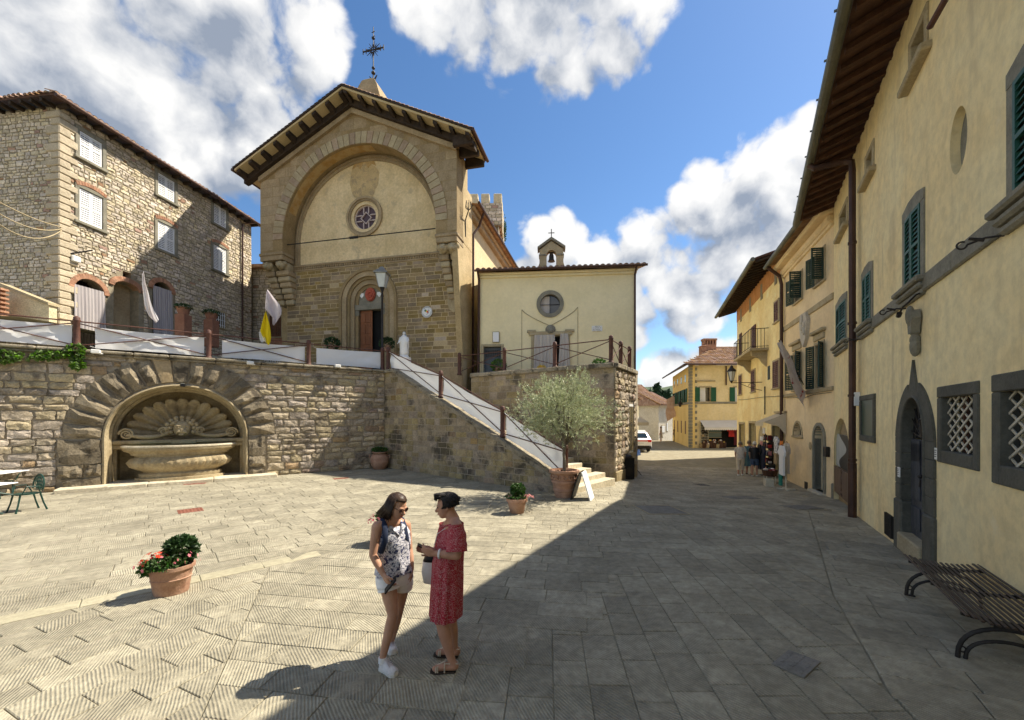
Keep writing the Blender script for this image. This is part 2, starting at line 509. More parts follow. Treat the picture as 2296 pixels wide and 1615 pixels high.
pmat('tile',(.27,.145,.085),(.40,.27,.18),3,.9,.6,40,rnd=.25,hue=.012,fine=.5,spots=[((.10,.085,.07),2,.55,.68,.6),((.5,.46,.38),7,.64,.74,.5)])
pmat('terracotta',(.35,.195,.13),(.44,.275,.195),4,.85,.35,40,rnd=.06,fine=.3,spots=[((.56,.38,.27),3,.56,.70,.5),((.23,.10,.055),5,.62,.74,.4)])
pmat('soil',(.05,.035,.025),(.09,.06,.04),20,.95,.8,60)
pmat('leaf',(.035,.085,.018),(.075,.15,.035),12,.5,rnd=.35,hue=.015,fine=.0,trans=.3,spec=.4)
pmat('leaf_light',(.09,.17,.03),(.15,.25,.05),12,.5,rnd=.3,hue=.015,fine=.0,trans=.35)
pmat('leaf_dark',(.022,.055,.016),(.045,.09,.028),12,.45,rnd=.35,fine=.0,trans=.2)
pmat('olive_leaf',(0.302,0.345,0.186),(0.494,0.522,0.332),9,.5,rnd=.32,fine=.0,trans=.25,spec=.45)
pmat('olive_bark',(.12,.10,.075),(.19,.165,.125),12,.9,.7,50)
pmat('cypress',(.010,.035,.014),(.02,.055,.022),3,.8,rnd=.3,fine=.3)
pmat('flower_pink',(.62,.10,.16),(.75,.28,.32),20,.6,rnd=.2,fine=0,trans=.3)
pmat('flower_red',(.55,.035,.02),(.70,.10,.03),20,.6,rnd=.2,fine=0,trans=.3)
pmat('flower_rose',(.62,.22,.24),(.75,.36,.34),20,.6,rnd=.2,fine=0,trans=.3)
pmat('flower_yellow',(.70,.50,.06),(.75,.58,.12),20,.6,rnd=.2,fine=0,trans=.3)
pmat('black',(.008,.008,.009),(.012,.012,.013),5,.5,fine=0)
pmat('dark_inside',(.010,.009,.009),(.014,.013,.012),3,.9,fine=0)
pmat('marble_white',(.74,.73,.70),(.82,.81,.78),2,.5,.05,50,fine=.1)
pmat('plastic_white',(.75,.74,.70),(.78,.77,.73),2,.5,fine=.05)
pmat('fount_stone',(0.310,0.241,0.138),(0.404,0.331,0.206),1.6,.85,.6,30,fine=.45,spots=[((0.112,0.086,0.052),1.3,.55,.70,.6),((0.447,0.378,0.249),3,.60,.74,.5)])
pmat('fount_light',(.50,.44,.32),(.62,.55,.42),1.6,.85,.4,30,fine=.4,spots=[((.20,.16,.10),2.5,.56,.70,.6)])
pmat('bench_iron',(.052,.036,.028),(.085,.058,.044),8,.5,.2,60,metallic=.2,rnd=.12,fine=.3)
pmat('cafe_green',(.012,.045,.035),(.02,.06,.045),5,.45,fine=.1)
pmat('grate_red',(.20,.075,.05),(.27,.11,.075),6,.7,.4,50)
pmat('grate_grey',(.17,.16,.14),(.24,.225,.20),6,.7,.5,50)
pmat('chrome',(.45,.45,.45),(.5,.5,.5),5,.25,metallic=.9,fine=0)
pmat('awning',(.58,.52,.40),(.64,.58,.46),3,.9,fine=.1,trans=.2)
pmat('red_relief',(.34,.065,.035),(.46,.10,.05),8,.5,.3,40)
pmat('gold_text',(.20,.14,.09),(.22,.15,.1),8,.7)
def glass(name,col,rough=.08):
 m=bpy.data.materials.new(name)
 m.use_nodes=True
 T=NT(m.node_tree)
 bs=T.n('ShaderNodeBsdfPrincipled',i_Roughness=rough)
 n=T.noise(T.n('ShaderNodeNewGeometry').outputs['Position'],2.0,2)
 T.set(bs.inputs['Base Color'],T.mix(n,col,tuple(c*1.6 for c in col)))
 bs.inputs['Specular IOR Level'].default_value=.8
 T.link(bs.outputs[0],T.n('ShaderNodeOutputMaterial').inputs[0])
 MATS[name]=m
glass('pane',(.022,.024,.026))
glass('pane_purple',(.045,.018,.026),.6)
glass('pane_green',(.018,.045,.033),.4)
glass('lamp_glass',(.45,.47,.46),.15)
glass('car_paint',(.72,.72,.72),.25)
glass('car_glass',(.02,.035,.045),.05)
glass('tail_red',(.45,.02,.02),.2)
M=MATS
pmat('brick_pale',(.335,.245,.165),(.40,.31,.22),4,.9,.5,50,rnd=.15,fine=.4)
pmat('plaster_worn',(0.472,0.352,0.175),(0.566,0.418,0.212),2.2,.92,.5,30,fine=.35,spots=[((0.307,0.242,0.147),3,.52,.62,.7),((0.590,0.396,0.202),2,.56,.7,.5)])
pmat('ashlar_plain',(0.260,0.190,0.092),(0.332,0.243,0.128),2,.9,.5,30,fine=.35)
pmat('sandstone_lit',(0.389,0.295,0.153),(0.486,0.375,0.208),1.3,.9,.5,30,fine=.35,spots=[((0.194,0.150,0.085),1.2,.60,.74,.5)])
pmat('cream_old',(0.560,0.464,0.275),(0.650,0.540,0.332),1.0,.92,.3,40,fine=.2,streak=.4,streak_col=(0.403,0.324,0.190),spots=[((0.426,0.335,0.199),1.2,.55,.7,.5)])
pmat('eave_cream',(0.496,0.396,0.221),(0.566,0.451,0.258),2,.9,.2,40,fine=.2)
pmat('rubble_plain',(0.546,0.466,0.308),(0.676,0.580,0.388),2.5,.9,.8,26,fine=.5)
M=MATS
pmat('quoin_stone',(0.448,0.376,0.268),(0.533,0.454,0.331),2.5,.9,.7,26,rnd=.12,fine=.4)
pmat('pietra_dk',(.085,.082,.066),(.12,.115,.092),2.5,.85,.4,30,fine=.3)
pmat('lattice',(.50,.46,.36),(.62,.57,.46),6,.7,.2,50,fine=.3)
pmat('poster_pale',(.36,.38,.37),(.42,.44,.43),3,.5,fine=0)
pmat('sign_wood',(.13,.085,.055),(.17,.11,.07),6,.8,.2,40,stretch=(1,1,.3))
pmat('sign_ink',(.035,.012,.008),(.04,.015,.01),5,.7,fine=0)
pmat('marble_old',(.45,.41,.34),(.55,.5,.43),4,.8,.5,30,spots=[((.2,.17,.13),4,.55,.68,.6)])
pmat('plaster_old',(0.769,0.598,0.289),(0.860,0.735,0.406),.9,.92,.3,40,fine=.2,streak=.45,streak_col=(0.560,0.463,0.271),spots=[((0.860,0.860,0.616),1.3,.58,.68,.6),((0.531,0.422,0.246),1.6,.6,.74,.5)])
pmat('brick_orange',(.42,.19,.075),(.50,.25,.11),3,.9,.4,40,fine=.3)
pmat('door_dkgreen',(.02,.03,.022),(.028,.04,.03),3,.6,.2,40,fine=.2)
pmat('eave_tile',(0.094,0.047,0.028),(0.132,0.069,0.041),3,.9,.3,40,fine=.3)
M=MATS
pmat('awning_white',(.70,.66,.62),(.76,.72,.68),2,.9,fine=.05,trans=.15)
pmat('red_cloth',(.40,.025,.025),(.5,.04,.03),3,.9,fine=.1)
pmat('maroon_cloth',(.09,.012,.018),(.12,.02,.025),3,.9,fine=.1)
pmat('flag_pink',(.55,.36,.26),(.62,.46,.36),3,.9,fine=.1,trans=.3)
pmat('rubble_far',(.34,.26,.14),(.46,.37,.22),1.5,.95,1.0,6,fine=.6,spots=[((.2,.15,.09),1.5,.55,.7,.6)])
pmat('rubble_far_white',(.60,.55,.46),(.72,.67,.58),1.5,.95,1.0,6,fine=.5,spots=[((.4,.34,.26),1.5,.55,.7,.6)])
M=MATS
pmat('flag_print',(.74,.70,.71),(.82,.79,.80),3,.85,fine=.1,trans=.35,spots=[((.20,.18,.45),2.2,.60,.63,.8),((.62,.25,.10),2.9,.64,.67,.8)])
pmat('lamp_metal',(.22,.22,.21),(.30,.30,.28),5,.4,metallic=.5,fine=.2)
M=MATS
pmat('flag_print2',(.60,.56,.58),(.68,.64,.66),3,.85,fine=.1,trans=.2,spots=[((.35,.03,.04),1.6,.62,.65,.9),((.10,.09,.11),2.9,.63,.66,.7)])
pmat('navy_cloth',(.012,.014,.03),(.02,.024,.045),3,.9,fine=.1)
pmat('print_cloth',(.62,.62,.62),(.7,.7,.7),3,.9,fine=0,spots=[((.05,.06,.09),12,.52,.56,.85)])
pmat('orange_cloth',(.70,.20,.04),(.75,.26,.06),3,.9,fine=0)
pmat('teal_cloth',(.03,.20,.15),(.04,.25,.19),3,.9,fine=0)
M=MATS
pmat('skin_w1',(.46,.25,.165),(.52,.295,.20),8,.5,.06,90,fine=.1)
pmat('skin_w2',(.42,.215,.14),(.48,.26,.175),8,.5,.06,90,fine=.1)
pmat('lips',(.40,.12,.10),None,8,.45,fine=0)
pmat('hair_brown',(0.029,0.017,0.012),(0.058,0.034,0.022),30,.42,.2,90,rnd=.5,fine=.3,stretch=(0.860,0.860,0.260))
pmat('hair_black',(0.013,0.010,0.010),(0.026,0.021,0.019),30,.42,.2,90,rnd=.5,fine=.3)
pmat('hair_grey',(.16,.13,.10),(.24,.2,.16),30,.6,fine=.3)
pmat('hair_sand',(.20,.14,.08),(.28,.2,.12),30,.6,fine=.3)
pmat('hair_white',(.62,.58,.50),(.72,.68,.6),30,.6,fine=.3)
pmat('glasses_brown',(.06,.03,.018),None,8,.3,fine=0)
pmat('white_denim',(.78,.78,.80),(.84,.84,.85),14,.85,.1,90,fine=.05)
pmat('shoe_white',(.62,.60,.60),(.74,.72,.72),14,.7,.1,90,fine=.2)
pmat('sole_white',(.66,.65,.62),(.72,.71,.68),14,.7,fine=.1)
pmat('sole_dark',(.035,.026,.02),None,14,.7,fine=.1)
pmat('sandal_gold',(.50,.42,.32),(.6,.5,.4),14,.45,metallic=.3,fine=.1)
pmat('navy_cloth2',(.014,.022,.05),(.022,.033,.07),14,.85,.1,90,fine=.2)
pmat('phone_maroon',(.03,.012,.014),None,8,.35,fine=0)
pmat('cream_cloth',(.58,.50,.38),(.64,.56,.44),6,.9,fine=.1)
pmat('print_pale',(.55,.50,.44),(.62,.57,.5),6,.9,fine=0,spots=[((.25,.22,.2),28,.53,.57,.7)])
pmat('blue_dress',(.06,.13,.16),(.09,.17,.20),6,.9,fine=.1)
pmat('denim',(.05,.075,.12),(.07,.1,.15),8,.9,fine=.2)
pmat('olive_cloth',(.10,.095,.065),(.14,.13,.09),6,.9,fine=.1)
def print_mat(name,ground,ink,scale,lo,hi,dist,second=None):
 """cloth with a meandering printed pattern"""
 m=bpy.data.materials.new(name)
 m.use_nodes=True
 T=NT(m.node_tree)
 pos=T.n('ShaderNodeNewGeometry').outputs['Position']
 n=T.noise(pos,scale,3,.5,dist)
 f=T.rng(T.math('ABSOLUTE',T.math('SUBTRACT',n,.5)),lo,hi)
 col=T.mix(f,ink,ground)
 if second:
  col=T.mix(T.rng(T.noise(pos,scale*.6,2,.5,dist),.56,.60),col,second)
 bs=T.n('ShaderNodeBsdfPrincipled',i_Roughness=.85)
 T.set(bs.inputs['Base Color'],col)
 bn=T.n('ShaderNodeBump',i_Height=T.noise(pos,14,3,.5))
 bn.inputs['Strength'].default_value=.5
 bn.inputs['Distance'].default_value=.02
 T.link(bn.outputs[0],bs.inputs['Normal'])
 T.link(bs.outputs[0],T.n('ShaderNodeOutputMaterial').inputs[0])
 MATS[name]=m
print_mat('print_red',(.34,.014,.030),(.58,.38,.37),40,.008,.026,1.8)
print_mat('print_navy',(.68,.68,.74),(.022,.03,.10),26,.020,.045,2.2,(.025,.034,.11))
M=MATS
pmat('brick_dk',(.22,.10,.065),(.28,.14,.09),4,.9,.5,40,fine=.4)
M=MATS
pmat('tracery',(.52,.43,.40),(.60,.50,.46),6,.7,.1,50,fine=.2)
M=MATS
# --- masonry helpers
def stone_protos(name,mat,seed,n=10,rough=.06,bulge=.35,depth=1.0,nx=3,nz=2):
 """irregular pillow-faced blocks filling -.5..+.5 in x and z, face towards -y"""
 rg=random.Random(seed)
 out=[]
 for k in range(n):
  b=B()
  P={}
  for i in range(nx+1):
   for j in range(nz+1):
    x,z=i/nx-.5,j/nz-.5
    edge=i in(0,nx)or j in(0,nz)
    jx,jz=rg.uniform(-rough,rough)*.5,rg.uniform(-rough,rough)
    y=(-.30 if edge else-1.0*rg.uniform(.45,1.0))*bulge
    if edge:
     y-=rg.uniform(0,.35)*bulge
    P[i,j]=(x*(1-rough)+jx,y,z*(1-rough*1.2)+jz)
  idx={}
  vs=[]
  for key in P:
   idx[key]=len(vs)
   vs.append(P[key])
  fs=[(idx[i,j],idx[i+1,j],idx[i+1,j+1],idx[i,j+1])for i in range(nx)for j in range(nz)]
  rim=[(i,0)for i in range(nx)]+[(nx,j)for j in range(nz)]+[(i,nz)for i in range(nx,0,-1)]+[(0,j)for j in range(nz,0,-1)]
  base=len(vs)
  for key in rim:
   vs.append((P[key][0],depth,P[key][2]))
  for a in range(len(rim)):
   c=(a+1)%len(rim)
   fs.append((idx[rim[a]],base+a,base+c,idx[rim[c]]))
  b.add(vs,fs)
  out.append(b.mesh(name,[mat]))
 return out
def courses(rg,x0,x1,z0,z1,h,w,spans=None,gap=.012,irregular=0.0):
 """rows of stones; spans(z) gives the stretches of wall that are free at that height"""
 out=[]
 z=z0
 while z<z1-.03:
  hh=min(rg.uniform(*h),z1-z)
  if z1-z-hh<h[0]*.5:
   hh=z1-z
  zm=z+hh/2
  for(a,b)in(spans(zm,hh)if spans else[(x0,x1)]):
   a,b=max(a,x0),min(b,x1)
   x=a
   while x<b-.02:
    ww=rg.uniform(*w)
    if b-x-ww<w[0]*.55:
     ww=b-x
    dz=rg.uniform(-irregular,irregular)
    if ww>.04:
     out.append((x+ww/2,zm+dz,ww-gap,hh-gap))
    x+=ww
  z+=hh
 return out
def lay(parent,items,protos,mat,name,rg,depth=.06,limit=300,rest=None,mass=True,key=None):
 """place stones as children of parent; the largest `limit` singly, the others as one mesh"""
 key=key or(lambda it:it[2]*it[3])
 items=sorted(items,key=key,reverse=True)
 for(x,z,w,h)in items[:limit]:
  o=link(name,rg.choice(protos),None,parent,(x,0,z))
  o.scale=(w*rg.choice((-1,1)),depth,h*rg.choice((-1,1)))
 rest_items=items[limit:]
 if rest_items and mass:
  cache=[(np.array([v.co[:]for v in p.vertices]),[tuple(f.vertices)for f in p.polygons])for p in protos]
  V_,F_,k=[],[],0
  for(x,z,w,h)in rest_items:
   vs,fs=rg.choice(cache)
   q=vs*np.array([w,depth,h])+np.array([x,0,z])
   V_.append(q)
   F_+=[tuple(i+k for i in f)for f in fs]
   k+=len(vs)
  me=bpy.data.meshes.new(rest or name+'_courses')
  me.from_pydata(np.concatenate(V_).tolist(),[],F_)
  me.materials.append(mat)
  o=link(rest or name+'_courses',me,None,parent)
  o['kind']='stuff'
def holes_spans(x0,x1,holes):
 """holes: list of functions z,h -> (xa, xb) or None"""
 def f(z,h):
  cur=[(x0,x1)]
  for ho in holes:
   r=ho(z,h)
   if not r:
    continue
   nxt=[]
   for a,b in cur:
    if r[1]<=a or r[0]>=b:
     nxt.append((a,b))
    else:
     if r[0]>a+.03:
      nxt.append((a,r[0]))
     if r[1]<b-.03:
      nxt.append((r[1],b))
   cur=nxt
  return cur
 return f
def hole_rect(a,b,z0,z1):
 return lambda z,h:(a,b)if z0-h*.3<z<z1+h*.3 else None
def hole_arch(cx,r,z0,zs):
 def f(z,h):
  if z<z0-h*.3 or z>zs+r:
   return None
  if z<=zs:
   return(cx-r,cx+r)
  k=math.sqrt(max(0,r*r-(z-zs)**2))
  return(cx-k,cx+k)
 return f
 # --- ground and paving
def grid_sheet(name,xs,ys,mat,dz):
 b=B()
 n=len(xs)
 vs=[(x,y,gz(x,y)+dz)for y in ys for x in xs]
 fs=[(j*n+i,j*n+i+1,(j+1)*n+i+1,(j+1)*n+i)for j in range(len(ys)-1)for i in range(n-1)]
 b.add(vs,fs)
 return tag(b.build(name,mat,smooth=True),kind='structure')
xs=[-400,-120,-60]+[-40+2*i for i in range(18)]+[-4+.5*i for i in range(37)]+[16+2*i for i in range(14)]+[60,120,400]
ys=[-120,-40,-20]+[-10+2*i for i in range(4)]+[-2+.5*i for i in range(53)]+[26+2*i for i in range(20)]+[75,90,130,200,320]
grid_sheet('ground',xs,ys,M['joint'],-.018)
def clip(poly,planes):
 for(a,b,c)in planes:
  out=[]
  for i in range(len(poly)):
   p,q=poly[i],poly[(i+1)%len(poly)]
   dp,dq=a*p[0]+b*p[1]-c,a*q[0]+b*q[1]-c
   if dp<=0:
    out.append(p)
   if(dp<0)!=(dq<0)and abs(dp-dq)>1e-9:
    t=dp/(dp-dq)
    out.append((p[0]+(q[0]-p[0])*t,p[1]+(q[1]-p[1])*t))
  poly=out
  if len(poly)<3:
   return[]
 return poly
def area(p):
 return abs(sum(p[i][0]*p[(i+1)%len(p)][1]-p[(i+1)%len(p)][0]*p[i][1]for i in range(len(p))))/2
def slab_rows(rg,org,ang,L,Wd,wrow,lrow,planes):
 """slabs in rows running along ang from org; L along, Wd across; clipped by half planes"""
 ca,sa=math.cos(ang),math.sin(ang)
 out=[]
 t=0.0
 while t<Wd:
  w=rg.uniform(*wrow)
  s=-rg.uniform(0,lrow[1])
  while s<L:
   l=rg.uniform(*lrow)
   g=.0035
   q=[(s+g,t+g),(s+l-g,t+g),(s+l-g,t+w-g),(s+g,t+w-g)]
   q=[(org[0]+x*ca-y*sa,org[1]+x*sa+y*ca)for x,y in q]
   q=clip(q,planes)
   if q and area(q)>.012:
    out.append(q)
   s+=l
  t+=w
 return out
def half(p,q,left=True,gap=.004):
 """half plane to the left (or right) of the line p->q"""
 dx,dy=q[0]-p[0],q[1]-p[1]
 n=math.hypot(dx,dy)
 a,b=dy/n,-dx/n
 c=a*p[0]+b*p[1]-gap
 return(a,b,c)if left else(-a,-b,-c-2*gap)
rgp=random.Random(5)
ZB=((.43,4.49),(3.07,7.5))
KA,KB,KC=(2.55,1.5),(3.05,3.25),(4.05,5.05)
KD,KE=(4.9,6.3),(8.05,10.9)
# the square: rows run across; beyond the smooth band they are turned
LB,LC=((-9.5,1.2),(-3.63,6.47)),((-3.63,6.47),(-.6,24))
LB2=((-9.70,1.42),(-3.83,6.69))
def by_line(polys,left):
 out=[]
 for q in polys:
  cy=sum(p[1]for p in q)/len(q)
  l=(LB2 if left else LB)if cy<6.5 else LC
  q=clip(q,[half(*l,left)])
  if q and area(q)>.012:
   out.append(q)
 return out
def left_of(q,shift=0.0):
 cx,cy=sum(p[0]for p in q)/len(q),sum(p[1]for p in q)/len(q)
 a_,b_,c_=half(*ZB)
 return a_*cx+b_*cy<=c_+shift
rows_main=by_line([q for q in slab_rows(rgp,(-14,-2.2),-.156,34,28,(.29,.38),(.42,.8),[(-1,0,12)])if left_of(q)],False)
LD=((-2.2,2.6),(-3.80,6.30))
rows_main=[q for q in(clip(q,[half(*LD,False)])if min(p[1]for p in q)<6.3 else q for q in rows_main)if q and area(q)>.012]
rows_main+=[q for q in by_line(slab_rows(rgp,(1.0,-3.0),1.15,14,14,(.29,.38),(.42,.8),[half(*LD),(0,1,6.4)]),False)]
slabs2=by_line(slab_rows(rgp,(-6,-18),.72,44,36,(.29,.38),(.42,.8),[(0,-1,-1),(0,1,20),(1,0,4)]),True)
band=slab_rows(rgp,(-9.5,1.2),math.atan2(5.27,5.87),7.9,.30,(.30,.301),(.7,1.3),[])
PAVE=[(KA,KB),(KB,KC),(KC,KD),(KD,KE)]
def right_of_kerb(q):
 cx,cy=sum(p[0]for p in q)/len(q),sum(p[1]for p in q)/len(q)
 for(a,b)in PAVE:
  if a[1]<=cy<b[1]:
   return cx>a[0]+(b[0]-a[0])*(cy-a[1])/(b[1]-a[1])
 return cy<KA[1]and cx>KA[0]
street=slab_rows(rgp,(14.5,-3.0),PI/2-.085,48,22,(.29,.40),(.36,.6),[])
street=[q for q in street if not left_of(q,-.75)]
st2=[]
def kerb_x(y):
 for(a,b)in PAVE:
  if a[1]<=y<b[1]:
   return a[0]+(b[0]-a[0])*(y-a[1])/(b[1]-a[1])
 return None
def kerb_seg(q):
 cy=sum(p[1]for p in q)/len(q)
 for(a,b)in PAVE:
  if a[1]<=cy<b[1]:
   return a,b
 return None
for q in street:
 sg_=kerb_seg(q)
 if sg_:
  q=clip(q,[half(*sg_,True,.014)])
 elif right_of_kerb(q):
  continue
 if q and area(q)>.01:
  st2.append(q)
walk=[]
wang=math.atan2(KE[1]-KA[1],KE[0]-KA[0])
for q in slab_rows(rgp,(KA[0]-2.5,KA[1]-1.0),wang-PI/2,9.0,14.0,(.28,.36),(.6,1.0),[]):
 sg_=kerb_seg(q)
 if sg_:
  q=clip(q,[half(*sg_,False)])
  if q and area(q)>.01:
   walk.append(q)
RBL=half((10.52,13.12),(2.3,-.6),False)
walk=[c for c in(clip(q,[RBL])for q in walk)if c and area(c)>.01]
st2=[c for c in(clip(q,[half((12.37,18.26),(10.52,13.12),False)]if 12<q[0][1]<20 else[])for q in st2)if c and area(c)>.01]
def slab_mesh(q,dz):
 cx,cy=sum(p[0]for p in q)/len(q),sum(p[1]for p in q)/len(q)
 b=B()
 n=len(q)
 lo=[(x,y,gz(x,y)-.03)for x,y in q]
 mid=[(x,y,gz(x,y)+dz-.006)for x,y in q]
 k=.008
 top=[]
 for x,y in q:
  r=math.hypot(cx-x,cy-y)or 1
  x2,y2=x+(cx-x)*k/r,y+(cy-y)*k/r
  top.append((x2,y2,gz(x2,y2)+dz))
 b.add(lo+mid+top,[(i,(i+1)%n,n+(i+1)%n,n+i)for i in range(n)]+[(n+i,n+(i+1)%n,2*n+(i+1)%n,2*n+i)for i in range(n)]+[tuple(range(2*n,3*n))])
 return b
def lay_slabs(name,label,polys,mat,limit,dz0=0.0):
 root=bpy.data.objects.new(name,None)
 COL.objects.link(root)
 root['kind']='structure'
 root['label']=label
 def seen(q):
  cx,cy=sum(p[0]for p in q)/len(q),sum(p[1]for p in q)/len(q)
  if cy<2.6 or abs(cx/cy)>1.32:
   return 0
  return area(q)/cy**3
 def vis(q):
  return seen(q)>0 or area(q)>.0
 polys=sorted(polys,key=seen,reverse=True)
 big=B()
 for i,q in enumerate(polys):
  b=slab_mesh(q,rgp.uniform(-.003,.003)+dz0)
  if i<limit and seen(q)>0:
   b.build('slab',mat,root)
  else:
   big.add(b.v,b.f)
 if big.v:
  o=big.build('far_slabs',mat,root)
  o['kind']='stuff'
 return root
lay_slabs('square_paving','pale tooled sandstone slabs paving the sunny square',rows_main+slabs2,M['slab'],300)
lay_slabs('band_paving','smooth pale stone band crossing the square diagonally',band,M['slab_plain'],60,.002)
lay_slabs('street','grey tooled stone slabs paving the street',st2,M['slab'],300,-.007)
lay_slabs('pavement','stone slab pavement along the right palazzo',walk,M['slab'],200,.004)
# land beyond the town and the blue ridge on the horizon
b=B()
rg=random.Random(2)
for ring,(R,H)in enumerate(((900,6),(2600,60),(4200,300))):
 n=140
 pts=[]
 for i in range(n+1):
  a=rad(10)+rad(160)*i/n
  h=H*(1.0+.35*noise.fractal(Vector((a*4+ring*7,ring,0)),1,2,4))
  pts.append((R*math.cos(a),R*math.sin(a),h))
 inner=[(x*.72,y*.72,-60)for x,y,h in pts]
 b.rings([inner,[(x*.88,y*.88,h*.6-10)for x,y,h in pts],pts,[(x*1.2,y*1.2,-80)for x,y,h in pts]],cap=False,closed=False)
tag(b.build('hills',M['hill'],smooth=True),'wooded ridge on the horizon beyond the town',kind='structure')
b=B()
b.add([(-6000,-3000,-40),(6000,-3000,-40),(6000,9000,-40),(-6000,9000,-40)],[(0,1,2,3)])
tag(b.build('terrain',M['far_ground']),kind='structure')
# --- terrace wall with the fountain niche
PROTO_WALL=stone_protos('stone',M['wall_stone'],11,14,.09,1.0,.6,4,3)
PROTO_STAIR=stone_protos('stone',M['stair_stone'],12,10,.04,.55,.6)
PROTO_DARK=stone_protos('stone',M['dark_stone'],13,8,.07,1.0,.6,4,3)
T0,T1=gp(0,1112),gp(862,1048)
tdir=((T1-T0).x,(T1-T0).y)
TW=Wall((T0.x-tdir[0]*.35,T0.y-tdir[1]*.35),tdir,0.0)
TL=TW.px(862,1000)[0]
TH=4.42
wt=TW.thing('terrace_wall','long rusticated stone retaining wall with coping, holding the fountain niche','wall')
rg=random.Random(21)
ncx=(TW.px(230,900)[0]+TW.px(556,900)[0])/2
nr=(TW.px(556,900)[0]-TW.px(230,900)[0])/2
nzs=TW.px(395,862)[1]-nr*.93
NOut=arch(ncx-nr,ncx+nr,-.1,nzs,20,nr*.93)
bb=B()
bb.prism([(0,-.3),(TL,-.3),(TL,TH),(0,TH)],.0,.7,[NOut])
bb.build('wall_core',M['mortar'],wt)
ro=nr+.92
sp=holes_spans(0,TL,[hole_arch(ncx,ro-.02,nzs+.02,nzs),hole_rect(ncx-nr-1.02,ncx+nr+.62,-1,nzs)])
lay(wt,courses(rg,0,TL,.0,TH,(.17,.33),(.28,.78),sp,.018,.008),PROTO_WALL,M['wall_stone'],'stone',rg,.075,300)
# jamb blocks under the springing
for side in(-1,1):
 z=0.0
 for hh in(.40,.42,nzs-.82):
  x0,x1=(ncx-nr-(1.02 if hh>.4 else .95),ncx-nr)if side<0 else(ncx+nr,ncx+nr+.60)
  for(xx,zz,ww,h2)in courses(rg,x0,x1,z,z+hh,(hh,hh),(.5,1.1),None,.02):
   o=link('jamb_stone',rg.choice(PROTO_DARK),None,wt,(xx,0,zz),None,(ww,.16,h2))
  z+=hh
  # voussoirs, proud and rough
NV=17
rg=random.Random(4)
for i in range(NV):
 a0,a1=PI*i/NV,PI*(i+1)/NV
 k=.012
 r0,r1=nr+.03,ro-(.0 if i%2 else .02)
 b=B()
 na,nr_=3,3
 vs=[]
 for p in range(na+1):
  for q in range(nr_+1):
   a=a0+k+(a1-a0-2*k)*p/na
   r=r0+(r1-r0)*q/nr_
   edge=p in(0,na)or q in(0,nr_)
   y=-(.05 if edge else rg.uniform(.12,.20))
   if NV//2-1<=i<=NV//2:
    y=-.07 if edge else-.085
   vs.append((ncx-r*math.cos(a),y,nzs+r*.96*math.sin(a)))
 m=nr_+1
 fs=[(p*m+q,(p+1)*m+q,(p+1)*m+q+1,p*m+q+1)for p in range(na)for q in range(nr_)]
 rim=[(p,0)for p in range(na)]+[(na,q)for q in range(nr_)]+[(p,nr_)for p in range(na,0,-1)]+[(0,q)for q in range(nr_,0,-1)]
 base=len(vs)
 for(p,q)in rim:
  c=vs[p*m+q]
  vs.append((c[0],.05,c[2]))
 for j in range(len(rim)):
  j2=(j+1)%len(rim)
  fs.append((rim[j][0]*m+rim[j][1],base+j,base+j2,rim[j2][0]*m+rim[j2][1]))
 b.add(vs,fs)
 b.build('voussoir',M['sandstone']if NV//2-1<=i<=NV//2-1 else M['dark_stone'],wt)
 # coping stones
x=0.0
while x<TL-.01:
 l=min(rg.uniform(.9,1.5),TL-x)
 if TL-x-l<.5:
  l=TL-x
 B().cbox(x+.005,x+l-.005,-.20,.62,TH,TH+.10,.03).build('coping_stone',M['coping'],wt)
 B().cbox(x+.005,x+l-.005,-.13,.60,TH-.09,TH-.003,.03).build('coping_moulding',M['coping'],wt)
 x+=l
TOPZ=TH+.10
# ---- the fountain: niche, scallop shell, lion mask, basin, plinth step
fo=TW.thing('fountain','carved stone wall fountain with scallop shell, lion mask and fluted basin','fountain')
nd=1.15
b=B()
n=28
R=[]
for(rr,y)in((nr,-.06),(nr-.05,-.08),(nr-.10,.02),(nr-.10,.30),(nr-.16,.34),(nr-.16,.60),(nr-.24,.64),(nr-.24,nd)):
 R.append([(ncx-rr,y,0.0)]+[(ncx-rr*math.cos(PI*i/n),y,nzs+rr*.93*math.sin(PI*i/n))for i in range(n+1)]+[(ncx+rr,y,0.0)])
b.rings(R,cap=False,closed=False)
b.build('niche_lining',M['fount_stone'],fo,smooth='auto')
b=B()
b.prism(arch(ncx-nr,ncx+nr,-.1,nzs,20,nr*.93),nd,nd+.1)
b.build('niche_back',M['fount_stone'],fo)
# scallop shell: fan of lobes hollowed towards the centre
sr,scz=nr*.80,nzs-.02
NL=13
b=B()
rows=[]
cols=NL*8
for i in range(cols+1):
 t=i/cols
 a=PI*t
 lob=abs(math.sin(t*NL*PI))
 re=sr*(1-.10*(1-lob**.5))
 row=[]
 for j in range(12):
  s=j/11
  rr=.12+(re-.12)*s
  y=nd-.05-.62*s**2.2*.62-(.20*s)*(lob**.8-.5)
  row.append((ncx-rr*math.cos(a),y,scz+rr*.88*math.sin(a)))
 row.append((row[-1][0],nd,row[-1][2]))
 rows.append(row)
b.rings(rows,cap=False,closed=False)
b.build('scallop_shell',M['fount_stone'],fo,smooth=True)
